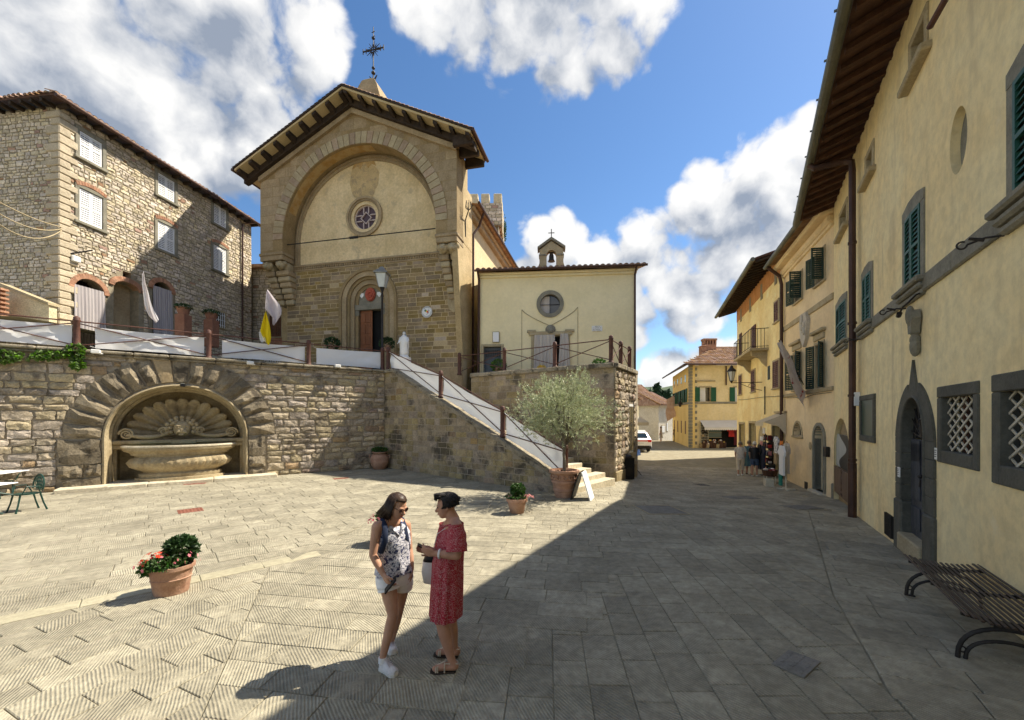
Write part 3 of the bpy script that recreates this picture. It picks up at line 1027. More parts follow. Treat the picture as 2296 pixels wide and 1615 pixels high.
# scrolls left and right of the mask and the ledge under the shell
for sd in(-1,1):
 b=B()
 for(cx_,cz_,r0,tr)in((ncx+sd*sr*.93,scz+.12,.20,2.3),(ncx+sd*.50,scz+.20,.15,2.0)):
  pts=[(cx_+sd*r*math.cos(a)*1.0,.42,cz_+r*math.sin(a))for a,r in((tr*2*PI*k/40,r0*(1-k/46))for k in range(41))]
  b.tube(pts,[.038-.02*k/40 for k in range(41)],6)
 pts=[(ncx+sd*(.40+(sr*.93-.40)*k/14),.45,scz+.10-.10*math.sin(PI*k/14)+.0)for k in range(15)]
 b.tube(pts,[.085-.03*abs(k-7)/7 for k in range(15)],8)
 b.build('scroll',M['fount_stone'],fo,smooth=True)
b=B()
b.cbox(ncx-nr*.97,ncx+nr*.97,.38,nd,scz-.24,scz-.10,.03)
b.cbox(ncx-nr*.97,ncx+nr*.97,.46,nd,scz-.40,scz-.243,.02)
b.build('shell_ledge',M['fount_stone'],fo)
# lion mask: head, muzzle, brow, ears, two rings of mane locks
b=B()
lc=(ncx,.36,scz+.30)
b.ball(lc,(.25,.20,.28),14,10)
b.ball((ncx,.20,scz+.20),(.15,.13,.12),12,8)
b.ball((ncx,.11,scz+.26),(.055,.05,.05),8,6)
b.ball((ncx,.15,scz+.08),(.09,.08,.045),8,6)
for sd in(-1,1):
 b.ball((ncx+sd*.10,.19,scz+.39),(.08,.05,.035),8,6)
 b.ball((ncx+sd*.09,.17,scz+.33),(.035,.03,.028),8,6)
 b.ball((ncx+sd*.23,.34,scz+.50),(.07,.05,.07),8,6)
 b.tube([(ncx+sd*.03,.10,scz+.21),(ncx+sd*.12,.14,scz+.16),(ncx+sd*.15,.2,scz+.08)],[.05,.05,.02],6)
b.build('lion_mask',M['fount_stone'],fo,smooth=True)
b=B()
for ring,(k,R_,rr)in enumerate(((9,.33,.075),(11,.44,.085))):
 for i in range(k):
  a=-PI*.12+PI*1.24*i/(k-1)
  b.ball((ncx+R_*math.cos(a),.40+.05*ring,scz+.28+R_*.95*math.sin(a)),(rr,.08,rr),8,6)
b.build('mane',M['fount_stone'],fo,smooth=True)
b=B()
b.cbox(ncx-.30,ncx+.42,.34,.47,scz-.26,scz-.13,.015)
b.build('name_tablet',M['pietra_light'],fo)
# basin: bellied half oval with gadroons
bw=nr*.80
zb=TW.px(395,998,.1)[1]
b=B()
rows=[]
nb=120
prof=[(.70,.12),(.74,.20),(.74,.26),(.66,.30),(.70,.34),(.84,.44),(.89,.56),(.86,.66),(.80,.70),(.80,.745),(.90,.82),(.97,.86),(1.0,.90),(1.0,.965),(.985,.985),(.93,.985),(.90,.94),(.86,.75)]
hb=zb
for(r,z)in prof:
 row=[]
 for i in range(nb+1):
  a=PI+PI*i/nb
  g=1.0
  if .33<z<.68 and r<.9:
   g+=.06*abs(math.sin(i*13*PI/nb*1.5))**.7*math.sin(PI*(z-.33)/.35)
  row.append((ncx+bw*r*g*math.cos(a),.36+.80*r*g*math.sin(a),hb*z))
 rows.append(row)
b.rings(rows,cap=False,closed=False)
b.build('basin',M['fount_stone'],fo,smooth='auto')
b=B()
rows=[]
for(r,z)in((.95,.945),(1.015,.95),(1.025,.975),(1.01,1.005),(.93,1.005),(.91,.97)):
 rows.append([(ncx+bw*r*math.cos(PI+PI*i/nb),.36+.80*r*math.sin(PI+PI*i/nb),hb*z)for i in range(nb+1)])
b.rings(rows,cap=False,closed=False)
b.build('basin_rim',M['fount_light'],fo,smooth='auto')
b=B()
b.add([(ncx+bw*.90*math.cos(PI+PI*i/30),.36+.70*math.sin(PI+PI*i/30),hb*.93)for i in range(31)],[tuple(range(31))])
b.build('basin_water',M['pane_green'],fo)
b=B()
b.prism([(ncx+bw*.80*math.cos(PI+PI*i/30),.36+.72*math.sin(PI+PI*i/30))for i in range(31)],.12,hb*.13+.05,plane='xy')
b.build('basin_foot',M['fount_stone'],fo)
# plinth step in front, three worn slabs
x0,x1=TW.px(120,1100,.55)[0],TW.px(622,1060,.5)[0]
xx=x0
for l in(.36,.3,.34):
 xe=xx+(x1-x0)*l
 B().cbox(xx+.004,xe-.004,-.62,.9,-.02,.13,.025).build('plinth_slab',M['fount_light'],fo)
 xx=xe
 # camera and lamps fixed to the wall
for(u,v,nm,lb)in((218,790,'security_camera','white security camera under the coping, left of the fountain arch'),(562,815,'spotlight','small white spotlight under the coping, right of the fountain arch'),(757,822,'spotlight','small white spotlight under the coping near the stair corner')):
 x,z=TW.px(u,v,.15)
 o=TW.thing(nm,lb,'camera' if 'camera' in nm else 'spotlight')
 B().cbox(x-.13,x+.10,-.32,-.14,z-.06,z+.07,.02).build('housing',M['plastic_white'],o)
 B().tube([(x+.11,-.05,z-.02),(x+.13,-.18,z-.04),(x+.05,-.2,z-.05)],.022,8).build('bracket',M['plastic_white'],o)
x,z=TW.px(410,862,.1)
o=TW.thing('niche_lamp','small black floodlight at the crown of the fountain arch','lamp')
B().cbox(x-.07,x+.07,-.24,-.08,z-.09,z+.02,.01).build('lamp_body',M['black'],o)
B().cbox(x-.055,x+.055,-.245,-.1,z+.022,z+.03,.002).build('lamp_lens',M['lamp_glass'],o)
# ground behind the wall: the upper terrace, rising towards the houses on the left
b=B()
q=[TW.world(TL,0,-.55),TW.world(0,0,-.55),Vector((-30,14,0)),Vector((-30,40,0)),Vector((-8,34,0)),Vector((-2.0,20.9,0)),Vector((-3.2,19.5,0))]
def tz(x,y):
 s=(x+5.9)*-tdir[0]-(y-18.7)*tdir[1]
 return TOPZ-.22+1.35*smooth(-9.0,-17.0,x)
gx=[i*1.0 for i in range(-32,0)]
gy=[10+i*1.0 for i in range(0,28)]
vs,fs=[],[]
for yy in gy:
 for xx in gx:
  vs.append((xx,yy,tz(xx,yy)))
n=len(gx)
def behind(p):
 d=(p[0]-TW.O[0])*TW.n[0]+(p[1]-TW.O[1])*TW.n[1]
 e=(p[0]+4.2)*.74+(p[1]-19.2)*.67
 return d<-.5 and(p[1]>18.2 or p[0]<-5)
for j in range(len(gy)-1):
 for i in range(n-1):
  f=(j*n+i,j*n+i+1,(j+1)*n+i+1,(j+1)*n+i)
  if all(behind(vs[k])for k in f)and max(vs[k][0]for k in f)<=-3:
   fs.append(f)
b.add(vs,fs)
# a strip that closes the gap along the wall head
b.add([tuple(TW.world(TL-.3,4.3,-.4)),tuple(TW.world(0,4.3,-.4)),tuple(TW.world(0,4.3,-2.6)),tuple(TW.world(TL-.3,4.3,-2.6))],[(0,1,2,3)])
tag(b.build('terrace_floor',M['slab_plain'],smooth=True),kind='structure')
# --- stairs up to the terrace and the chapel terrace
S0=TW.world(TL,0)
S1=gp(1246,1106)
sd_=(S1.x-S0.x,S1.y-S0.y)
SWl=Wall((S0.x,S0.y),sd_,0.0)
SL=math.hypot(*sd_)
st=SWl.thing('stair_wall','dark stained stone parapet wall of the stairs with sloping coping','wall')
STOP=[(0.0,TH),(.85,TH)]+[(SWl.px(u,v+6)[0],SWl.px(u,v+6)[1])for u,v in((984,893),(1127,986),(1237,1062))]
STOP=[STOP[0],STOP[1],STOP[2],STOP[3],(SL,max(.42,STOP[4][1]-.1))]
b=B()
b.prism([(0,-.2),(SL,-.2)]+STOP[::-1],.0,.38)
b.build('wall_core',M['mortar'],st)
def topz(x):
 for(a,za),(c,zc)in zip(STOP,STOP[1:]):
  if a<=x<=c:
   return za+(zc-za)*(x-a)/(c-a)
 return STOP[-1][1]
rg=random.Random(8)
items=[]
for it in courses(rg,0,SL,-.02,TH,(.20,.30),(.28,.62),None,.016,.004):
 x,z,w,h=it
 zt=min(topz(max(0,x-w/2)),topz(min(SL,x+w/2)))-.02
 if z+h/2>zt:
  h2=zt-(z-h/2)
  if h2<.06:
   continue
  it=(x,z-h/2+h2/2,w,h2)
 items.append(it)
lay(st,items,PROTO_STAIR,M['stair_stone'],'stone',rg,.035,300)
for i,((a,za),(c,zc))in enumerate(zip(STOP,STOP[1:])):
 m=max(1,int(round(math.hypot(c-a,zc-za)/1.1)))
 for j in range(m):
  p,q=a+(c-a)*j/m+.004,a+(c-a)*(j+1)/m-.004
  zp,zq=topz(p),topz(q)
  B().prism([(p,zp-.04),(q,zq-.04),(q,zq+.10),(p,zp+.10)],-.12,.48).build('coping_stone',M['coping'],st)
  # steps
sw=SWl.thing('staircase','straight flight of pale stone steps rising behind the white banners','staircase')
NST=26
x_end,z_end=SL+.45,0.0
x_top=.3
run=(x_end-x_top)/NST
ris=(TOPZ-.22)/NST
for i in range(NST):
 x1_=x_end-run*i
 z1_=ris*(i+1)
 B().cbox(x1_-run-(.0 if i<NST-1 else 2.0),x1_+.03,.385 if i>1 else(.05 if i else-.05),2.65+(.35 if i<2 else 0),z1_-ris-.12,z1_,.012).build('step',M['fount_light'],sw)
 # right-hand low wall of the stairs against the chapel terrace is the chapel terrace itself
C1=gp(1377,1080)
CT=Wall((-1.95,19.15),(C1.x+1.95,C1.y-19.15),0.0)
CL=math.hypot(C1.x+1.95,C1.y-19.15)
CHT=4.36
ct=CT.thing('chapel_terrace','massive rough stone terrace block that carries the chapel forecourt','terrace')
SDW=Wall((C1.x,C1.y),(.514,.858),0.0)
SDL=3.2
e1=SDW.world(SDL)
b=B()
poly=[(-1.95,19.15),(C1.x,C1.y),(e1.x,e1.y),(e1.x+.35,e1.y+.75),(e1.x+1.6,33),(-1.9,33)]
b.prism(poly,-1.0,CHT,plane='xy')
b.xf(Matrix.Rotation(-CT.rz,4,'Z')@Matrix.Translation((-CT.O[0],-CT.O[1],0)))
b.build('terrace_core',M['mortar'],ct)
rg=random.Random(14)
lay(ct,courses(rg,0,CL,-.25,CHT-.14,(.22,.32),(.3,.65),None,.016,.004),PROTO_STAIR,M['stair_stone'],'stone',rg,.035,300)
side=link('street_side',B().box(0,.01,.2,.21,0,.01).mesh('street_side',[M['mortar']]),None,ct)
side.matrix_local=Matrix.Rotation(-CT.rz,4,'Z')@Matrix.Translation((C1.x-CT.O[0],C1.y-CT.O[1],0))@Matrix.Rotation(SDW.rz,4,'Z')
lay(side,courses(rg,0,SDL,.25,CHT-.14,(.22,.34),(.3,.6),holes_spans(0,SDL,[hole_rect(2.0,2.8,.8,2.9)]),.02,.006),PROTO_WALL,M['wall_stone'],'stone',rg,.10,260)
B().cbox(0,SDL,-.09,.1,-.6,.24,.02).build('plinth',M['stair_stone'],side)
B().box(2.0,2.8,-.02,.0,.8,2.9).build('wall_window',M['white_paint'],side)
b=B()
for(x0_,x1_)in((2.06,2.38),(2.44,2.74)):
 b.box(x0_,x1_,-.035,-.021,.9,2.8)
b.build('window_pane',M['pane'],side)
nst=6
for i in range(nst):
 B().cbox(CL*i/nst+.004,CL*(i+1)/nst-.004,-.14,.5,CHT-.13,CHT+.06,.03).build('coping_stone',M['coping'],ct)
for i in range(3):
 B().cbox(SDL*i/3+.004,SDL*(i+1)/3-.004,-.14,.45,CHT-.13,CHT+.06,.03).build('coping_stone',M['coping'],side)
CTOP=CHT+.06
# --- church
CZ=4.3
CW=Wall((-2.457,20.1),(.974,-.228),CZ)
ch=CW.thing('church','tall sandstone church front with great blind arch, rose window and gabled eaves','church')
XL,XR,XC=-11.3,0.02,-5.6
FP=.9
AC,AR,ARo=(-5.47,11.85-CZ),4.42,5.0
IMP=11.2-CZ
EAV,APX=15.35-CZ,18.1-CZ
def cpx(zx,zy,off=0.0):
 return CW.px(502.3+.4*zx,161.4+.4*zy,off)
 # lower wall and tympanum wall behind the arch
DW=(-5.33,.70)
DH=8.10-CZ
dw,db=1.72,.30
rose_c,rose_r=(-5.53,13.0-CZ),1.06
lowL=-10.4
b=B()
DOP=arch(DW[0]-dw+.30,DW[0]+dw-.30,-.5,10.25-CZ-dw,20)
b.prism([(lowL,-.8),(.0,-.8),(.0,10.6-CZ),(lowL,10.6-CZ)],.0,.6,[DOP])
b.build('lower_wall',M['ashlar_mortar'],ch)
b=B()
b.prism([(XL+.2,10.6-CZ),(XR-.1,10.6-CZ),(XR-.1,EAV),(XC,APX-.1),(XL+.2,EAV)],.012,.6,[circ(rose_c[0],rose_c[1],.66,32)])
b.build('tympanum',M['tympanum'],ch)
PROTO_ASH=stone_protos('stone',M['ashlar'],31,10,.025,.5,.6,2,1)
rg=random.Random(77)
PT=10.25-CZ
sp=holes_spans(lowL,0.0,[hole_arch(DW[0],dw,-1,PT-dw)])
items=courses(rg,lowL,-.02,.55,10.38-CZ,(.17,.27),(.35,.85),sp,.022)
lay(ch,items,PROTO_ASH,M['ashlar'],'stone',rg,.03,300)
# plain plinth
for i in range(7):
 x0,x1=lowL+(0-lowL)*i/7,lowL+(0-lowL)*(i+1)/7
 for a,c in((x0,x1),):
  for(p,q)in sp(0,.1):
   p2,q2=max(a,p),min(c,q)
   if q2-p2>.1:
    B().cbox(p2+.004,q2-.004,-.05,.1,-.6,.535,.015).build('plinth_block',M['sandstone'],ch)
    # string course with dentils
b=B()
b.cbox(lowL,-1.1,-.10,.1,10.62-CZ,10.74-CZ,.03)
b.cbox(lowL,-1.1,-.05,.1,10.40-CZ,10.50-CZ,.02)
b.build('string_course',M['sandstone'],ch)
dent=B().cbox(-.035,.035,-.085,.02,-.05,.05,.008).mesh('dentil',[M['sandstone']])
for i in range(66):
 link('dentil',dent,None,ch,(lowL+.1+i*.139,0,10.56-CZ))
 # upper front with the great arch cut through
b=B()
n=36
outl=[(XL,IMP),(AC[0]-AR,IMP),(AC[0]-AR,AC[1])]+[(AC[0]-AR*math.cos(PI*i/n),AC[1]+AR*math.sin(PI*i/n))for i in range(1,n)]+[(AC[0]+AR,AC[1]),(AC[0]+AR,IMP),(XR,IMP),(XR,EAV),(XC,APX),(XL,EAV)]
b.prism(outl,-FP,.0)
b.build('upper_front',M['ashlar_plain'],ch)
# masonry blocks of the spandrels and piers, a few millimetres proud
rg=random.Random(78)
def up_spans(z,h):
 if z<AC[1]:
  iv=[(XL,AC[0]-ARo),(AC[0]+ARo,XR)]
 else:
  k=math.sqrt(max(0,(ARo+.02)**2-(z-AC[1])**2))
  zt=z+h/2
  e=max(0,(zt-EAV)/(APX-EAV))if zt>EAV else 0
  l,r=XL+(XC-XL)*e+(.25 if e else 0),XR+(XC-XR)*e-(.25 if e else 0)
  iv=[(l,AC[0]-k),(AC[0]+k,r)]if k>.1 else[(l,r)]
 return[(a,c)for a,c in iv if c-a>.12]
items=courses(rg,XL,XR,IMP+.12,APX-.5,(.42,.55),(.7,1.3),up_spans,.022)
PROTO_SAND=stone_protos('block',M['sandstone'],32,6,.01,.35,.6,2,1)
holder=link('block',rg.choice(PROTO_SAND),None,ch,(items[0][0],-FP,items[0][1]),None,(items[0][2],.02,items[0][3]))
for(x,z,w,h)in items[1:]:
 link('block',rg.choice(PROTO_SAND),None,ch,(x,-FP,z),None,(w,.02,h))
 # archivolt of alternating stone and brick voussoirs
NVO=44
for i in range(NVO):
 a0,a1=PI*i/NVO,PI*(i+1)/NVO
 g=.004
 b=B()
 vs=[]
 for r in(AR-.01,ARo):
  for a in(a0+g,(a0+a1)/2,a1-g):
   vs+=[(AC[0]-r*math.cos(a),-FP-.03,AC[1]+r*math.sin(a)),(AC[0]-r*math.cos(a),-FP+.03,AC[1]+r*math.sin(a))]
 b.add(vs,[(0,2,8,6),(2,4,10,8),(0,6,7,1),(4,5,11,10),(6,8,9,7),(8,10,11,9),(0,1,3,2),(2,3,5,4)])
 b.build('voussoir',M['pietra_light']if i%3 else M['brick_pale'],ch)
 # painted band on the soffit and moulding where the tympanum meets the arch
b=B()
rows=[[(AC[0]-(r)*math.cos(PI*i/40),y,AC[1]+r*math.sin(PI*i/40))for i in range(41)]for r,y in((AR-.02,-.02),(AR-.10,-.10),(AR-.20,-.12),(AR-.22,-.04),(AR-.34,-.05),(AR-.36,.01))]
rows=[[(row[0][0],row[0][1],10.75-CZ)]+row+[(row[-1][0],row[-1][1],10.75-CZ)]for row in rows]
b.rings(rows,cap=False,closed=False)
b.build('tympanum_moulding',M['sandstone'],ch,smooth='auto')
b=B()
a0,a1=.35,1.75
rows=[[(AC[0]-(AR-.006)*math.cos(a0+(a1-a0)*i/30),y,AC[1]+(AR-.006)*math.sin(a0+(a1-a0)*i/30))for i in range(31)]for y in(-FP+.16,-.24)]
b.rings(rows,cap=False,closed=False)
b.build('soffit_fresco',M['fresco'],ch,smooth=True)
# fresco fragment and hanging plaster patch above the rose
b=B()
fx,fz=cpx(785,600)
pts=[]
for i in range(40):
 a=2*PI*i/40
 r=1+.16*noise.noise(Vector((math.cos(a)*2,math.sin(a)*2,3)))
 pts.append((fx+.86*r*math.cos(a),fz+.90*r*math.sin(a)*(1.0 if math.sin(a)>0 else 1.25)))
b.prism(pts,.0,.012)
b.build('worn_plaster',M['plaster_worn'],ch)
b=B()
fx,fz=cpx(785,520)
for sgn in(-1,1):
 b.prism([(fx,fz+.20),(fx+sgn*.25,fz+.28),(fx+sgn*.58,fz+.15),(fx+sgn*.72,fz-.16),(fx+sgn*.45,fz-.02),(fx+sgn*.24,fz-.22),(fx+sgn*.12,fz-.05)][::sgn],-.008,.006)
b.build('fresco_fragment',M['fresco'],ch)
# rose window
b=B()
for(r0,r1,y0,y1)in((1.06,.94,-.10,.1),(.94,.84,-.05,.1),(.84,.66,.06,.2)):
 b.prism(circ(*rose_c,r0,40),y0,y1,[circ(*rose_c,r1,40)])
rw=b.build('rose_window',M['sandstone'],ch)
b=B().prism(circ(*rose_c,.665,32),.20,.22)
b.build('rose_glass',M['pane_purple'],rw)
b=B()
cx_,cz_=rose_c
for a in(-.15,.15):
 b.box(cx_+a*1.0-.025,cx_+a*1.0+.025,.13,.19,cz_-.64,cz_-.24)
 b.box(cx_+a*1.0-.025,cx_+a*1.0+.025,.13,.19,cz_+.24,cz_+.64)
 b.box(cx_-.64,cx_-.24,.13,.19,cz_+a-.025,cz_+a+.025)
 b.box(cx_+.24,cx_+.64,.13,.19,cz_+a-.025,cz_+a+.025)
dm=[(cx_,cz_-.34),(cx_+.34,cz_),(cx_,cz_+.34),(cx_-.34,cz_)]
b.prism(dm,.12,.195,[[(cx_+(x-cx_)*.82,cz_+(z-cz_)*.82)for x,z in dm]])
b.prism(circ(*rose_c,.66,32),.12,.195,[circ(*rose_c,.61,32)])
b.build('rose_tracery',M['tracery'],rw)
# iron tie rod with turnbuckle
b=B()
p0,p1=cpx(330,972,.55),cpx(1185,878,.55)
b.cyl((p0[0],-.55,p0[1]),(p1[0],-.55,p1[1]),.028,n=8)
m_=((p0[0]+p1[0])/2-.1,(p0[1]+p1[1])/2)
b.cbox(m_[0]-.26,m_[0]+.26,-.60,-.50,m_[1]-.06,m_[1]+.06,.03)
b.build('tie_rod',M['iron_dark'],ch)
# portal: stepped arch mouldings, lintel, tympanum with red roundel, doors
base=-.6
for k,(r0,r1,y0)in enumerate(((dw,dw-.16,-.10),(dw-.16,dw-.42,-.04),(dw-.42,dw-.56,.06),(dw-.56,dw-.80,.14),(dw-.80,.745,.24))):
 zs=PT-dw
 b=B()
 n=24
 o_,i_=arch(DW[0]-r0,DW[0]+r0,base,zs,n),arch(DW[0]-r1,DW[0]+r1,base-.001,zs,n)
 poly=[o_[1]]+o_[2:]+[o_[0]]+[i_[0]]+i_[2:][::-1]+[i_[1]]
 b.prism(poly,y0,.6)
 b.build('portal_moulding',M['sandstone']if k%2 else M['ashlar_plain'],ch)
b=B()
b.prism(arch(DW[0]-.87,DW[0]+.87,DH+.002,PT-dw,20),.30,.60)
b.build('portal_tympanum',M['pietra'],ch)
b=B()
b.cbox(DW[0]-.98,DW[0]+.98,.20,.56,DH+.004,DH+.30,.02)
for s in(-1,1):
 b.cbox(DW[0]+s*.84-.14,DW[0]+s*.84+.14,.22,.55,DH-.30,DH,.03)
b.build('lintel',M['pietra'],ch)
rx,rz_=cpx(805,1240)
b=B()
b.prism(circ(rx,rz_,.30,28,rz=.36),.22,.31)
b.prism(circ(rx,rz_,.26,28,rz=.32),.18,.225)
for a in range(6):
 b.ball((rx+.12*math.cos(a*1.05),.18,rz_+.16*math.sin(a*1.05)),(.07,.05,.09),8,6)
b.ball((rx,.17,rz_+.12),(.07,.06,.09),8,6)
b.build('red_roundel',M['red_relief'],ch,smooth='auto')
for s in(-1,1):
 b=B()
 hx,hz=rx+s*.52,rz_-.02
 b.prism([(hx-.11,hz+.12),(hx+.11,hz+.12),(hx+.13,hz),(hx,hz-.16),(hx-.13,hz)],.25,.31)
 b.build('small_shield',M['marble_white'],ch)
hinge=DW[0]-.70
b=B()
b.cbox(hinge,DW[0]+.02,.36,.42,-.55,DH,.01)
for i in range(2):
 for j in range(7):
  x0=hinge+.05+i*.32
  z0=-.45+j*.60
  b.cbox(x0,x0+.27,.335,.362,z0,z0+.5,.02)
b.build('door_leaf',M['wood_door'],ch)
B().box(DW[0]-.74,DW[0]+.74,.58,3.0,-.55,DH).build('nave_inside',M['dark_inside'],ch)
# corner piers stand on carved corbels
for sd,xa,xb in((-1,XL,AC[0]-AR),(1,AC[0]+AR,XR)):
 b=B()
 b.cbox(xa-.06,xb+.06,-FP-.06,.0,IMP-.16,IMP-.003,.03)
 b.cbox(xa-.01,xb+.01,-FP-.02,.0,IMP-.42,IMP-.163,.02)
 b.build('impost',M['sandstone'],ch)
 # pair of carved heads
 for xx in(xa+.28,xb-.28):
  b=B()
  z=IMP-.62
  b.ball((xx,-.66,z),(.27,.26,.24),12,8)
  b.ball((xx,-.86,z-.08),(.13,.12,.11),8,6)
  for t in(-1,1):
   b.ball((xx+t*.11,-.84,z+.08),(.08,.07,.06),8,6)
   b.ball((xx+t*.22,-.66,z+.06),(.12,.14,.14),8,6)
  b.cbox(xx-.25,xx+.25,-.6,.0,z-.24,z+.2,.05)
  b.build('carved_head',M['pietra_light'],ch,smooth=True)
 steps=7 if sd>0 else 6
 for j in range(steps):
  zt=IMP-.87-j*.30
  dep=.62-j*.075
  b=B()
  inset=.06*j
  if sd>0:
   b.cbox(xa+inset*.9,xa+.52+inset*.5,-dep,.02,zt-.295,zt,.05)
   b.cbox(xa+.62+inset*.5,xb-.02,-dep,.02,zt-.295,zt,.05)
  else:
   b.cbox(xa+.02+inset*1.6,xa+.62+inset*.9,-dep,.4,zt-.295,zt,.06)
   b.cbox(xa+.70+inset*.9,xb+.1,-dep,.4,zt-.295,zt,.06)
  b.build('corbel_stone',M['pietra_light']if j%2 else M['sandstone'],ch)
  # shield on the right pier, round white sign, block core behind
b=B()
hx,hz=cpx(1290,1290)
sh=[(hx-.33,hz+.52),(hx+.33,hz+.52),(hx+.33,hz-.1),(hx+.22,hz-.38),(hx,hz-.54),(hx-.22,hz-.38),(hx-.33,hz-.1)]
b.prism(sh,-.06,.02)
for i in range(3):
 b.prism(circ(hx-.17+.17*i,hz+.12,.07,12,rz=.19),-.08,-.055)
b.build('coat_of_arms',M['pietra_light'],ch)
# side walls of the front block, nave behind
NE=13.65-CZ
BD=1.35
b=B()
b.box(XL,XR-.3,.6,BD,-.8,NE)
b.box(XR-.32,XR+.0,-FP+.02,.62,IMP-.1,EAV)
b.box(XR-.321,XR-.001,.6,BD,IMP-.1,NE+.4)
b.prism([(XR-.32,IMP-.1),(XR-.02,IMP-.1),(XR-.02,1.0),(XR-.28,-.8),(XR-.32,-.8)],.0,BD)
b.build('front_block',M['sandstone_lit'],ch)
# tapering pier that carries the corner on the lit side
b=B()
b.add([(-.3,-FP+.05,IMP-.1),(XR-.012,-FP+.05,IMP-.1),(XR-.012,BD,IMP-.1),(-.3,BD,IMP-.1),(-.3,.02,.9),(.0,.02,.9),(.0,1.2,.9),(-.3,1.2,.9)],[(0,1,5,4),(1,2,6,5),(2,3,7,6),(3,0,4,7),(4,5,6,7),(0,3,2,1)])
b.build('corner_pier',M['sandstone_lit'],ch)
NE=13.65-CZ
b=B()
b.box(XL+.4,XR-.25,BD-.1,24,-.8,NE)
nave=b.build('nave',M['cream_old'],ch)
b=B()
b.cbox(XR-.3,XR+.02,BD+.001,23.9,NE-.5,NE-.22,.06)
b.cbox(XR-.3,XR+.16,BD+.001,23.9,NE-.215,NE,.05)
b.build('nave_cornice',M['sandstone'],ch)
b=B()
for yy in(8.0,14.0):
 rows=[]
 pr=arch(yy-.38,yy+.38,6.3,8.0,10)
 b.add([(XR-.22,p[0],p[1])for p in pr]+[(XR-.27,p[0],p[1])for p in pr],[tuple(range(len(pr)))])
b.build('nave_window',M['pane'],ch)
b=B()
b.prism([(XL-.2,NE),(XR+.40,NE),(XC,NE+1.5)],BD-.05,24.2)
b.build('nave_roof',M['tile'],ch)
b=B()
b.tube([(XR+.45,BD-.2,NE-.02),(XR+.45,24,NE-.02)],.07,8)
b.tube([(XR+.42,BD+.75,NE-.1),(XR+.10,BD+.85,NE-.8),(XR-.12,BD+.55,NE-1.3),(XR-.12,BD+.5,.0)],.065,8)
b.build('nave_gutter',M['copper_pipe'],ch)
# ---- gabled roof of the front with deep eaves on beams
OV=1.8
ex,ez=XR+1.0,15.22-CZ-.02
lx=XL-.75
az=18.42-CZ
slopeR=(az-ez)/(ex-XC)
def roof_z(x,t=0.0):
 return az-abs(x-XC)*slopeR+t
for s,xe in((-1,lx),(1,ex)):
 b=B()
 pr=[(XC,az),(xe,roof_z(xe)),(xe,roof_z(xe)+.10),(XC,az+.10)]
 b.prism(pr,-OV,.45)
 b.build('roof_boards',M['eave_cream'],ch)
 b=B()
 b.prism([(XC,az+.102),(xe+s*.06,roof_z(xe)+.09),(xe+s*.06,roof_z(xe)+.16),(XC,az+.20)],-OV-.05,.5)
 b.build('roof_edge',M['wood_dark'],ch)
 L=math.hypot(xe-XC,roof_z(xe)-az)
 b=B()
 nt=30
 for i in range(nt):
  t0,t1=i/nt,(i+1)/nt
  for y in np.arange(-OV-.06,.45,.22):
   xa,xb2=XC+(xe+s*.1-XC)*t0,XC+(xe+s*.1-XC)*t1
   za,zb2=roof_z(xa)+.19,roof_z(xb2)+.215
   b.add([(xa,y,za),(xa,y+.06,za+.055),(xa,y+.14,za+.055),(xa,y+.20,za),(xb2,y-.01,zb2),(xb2,y+.05,zb2+.06),(xb2,y+.15,zb2+.06),(xb2,y+.21,zb2)],[(0,1,5,4),(1,2,6,5),(2,3,7,6),(4,5,6,7)])
 o=b.build('roof_tiles',M['tile'],ch)
 o['kind']='stuff'
 # purlins (beams) that carry the overhang
 nbm=9
 for i in range(nbm):
  x=XC+s*.12+(xe-XC-s*.3)*i/(nbm-1)
  z=roof_z(x)
  b=B()
  prof=[(-OV+.05,-.0),(-OV+.05,-.14),(-OV+.35,-.20),(-OV+.75,-.30),(-.9,-.34),(-.9,-.0)]
  hw=.10
  b.add([(x+e*hw,y,z+dz-(e*hw*slopeR*s))for e in(-1,1)for(y,dz)in prof],[tuple(range(6)),tuple(range(11,5,-1))]+[(k,6+k,6+(k+1)%6,(k+1)%6)for k in range(6)])
  b.build('purlin',M['wood_dark'],ch)
  # wall plate along the gable and the fascia
 b=B()
 b.prism([(XC,az-.02),(xe,roof_z(xe)-.02),(xe,roof_z(xe)-.34),(XC,az-.36)][::1],-FP-.32,-FP-.02)
 b.build('gable_beam',M['wood_dark'],ch)
 b=B()
 b.prism([(XC,az-.37),(s*.0+(XR if s>0 else XL),roof_z(XR if s>0 else XL)-.37),((XR if s>0 else XL),roof_z(XR if s>0 else XL)-.62),(XC,az-.62)],-FP-.15,-FP+.05)
 b.build('gable_cornice',M['sandstone'],ch)
 # side eave on the right: beam ends and gutter
for i in range(3):
 y=-OV+.35+i*.85
 B().cbox(XR,ex-.02,y,y+.18,ez-.02-.22,ez+.30,.02).build('rafter_end',M['wood_dark'],ch)
B().tube([(ex+.12,-OV-.05,ez+.10),(ex+.12,.5,ez+.10)],.08,10).build('eave_gutter',M['copper_pipe'],ch)
B().tube([(lx-.1,-OV-.05,roof_z(lx)+.05),(lx-.1,.5,roof_z(lx)+.05)],.08,10).build('eave_gutter',M['copper_pipe'],ch)
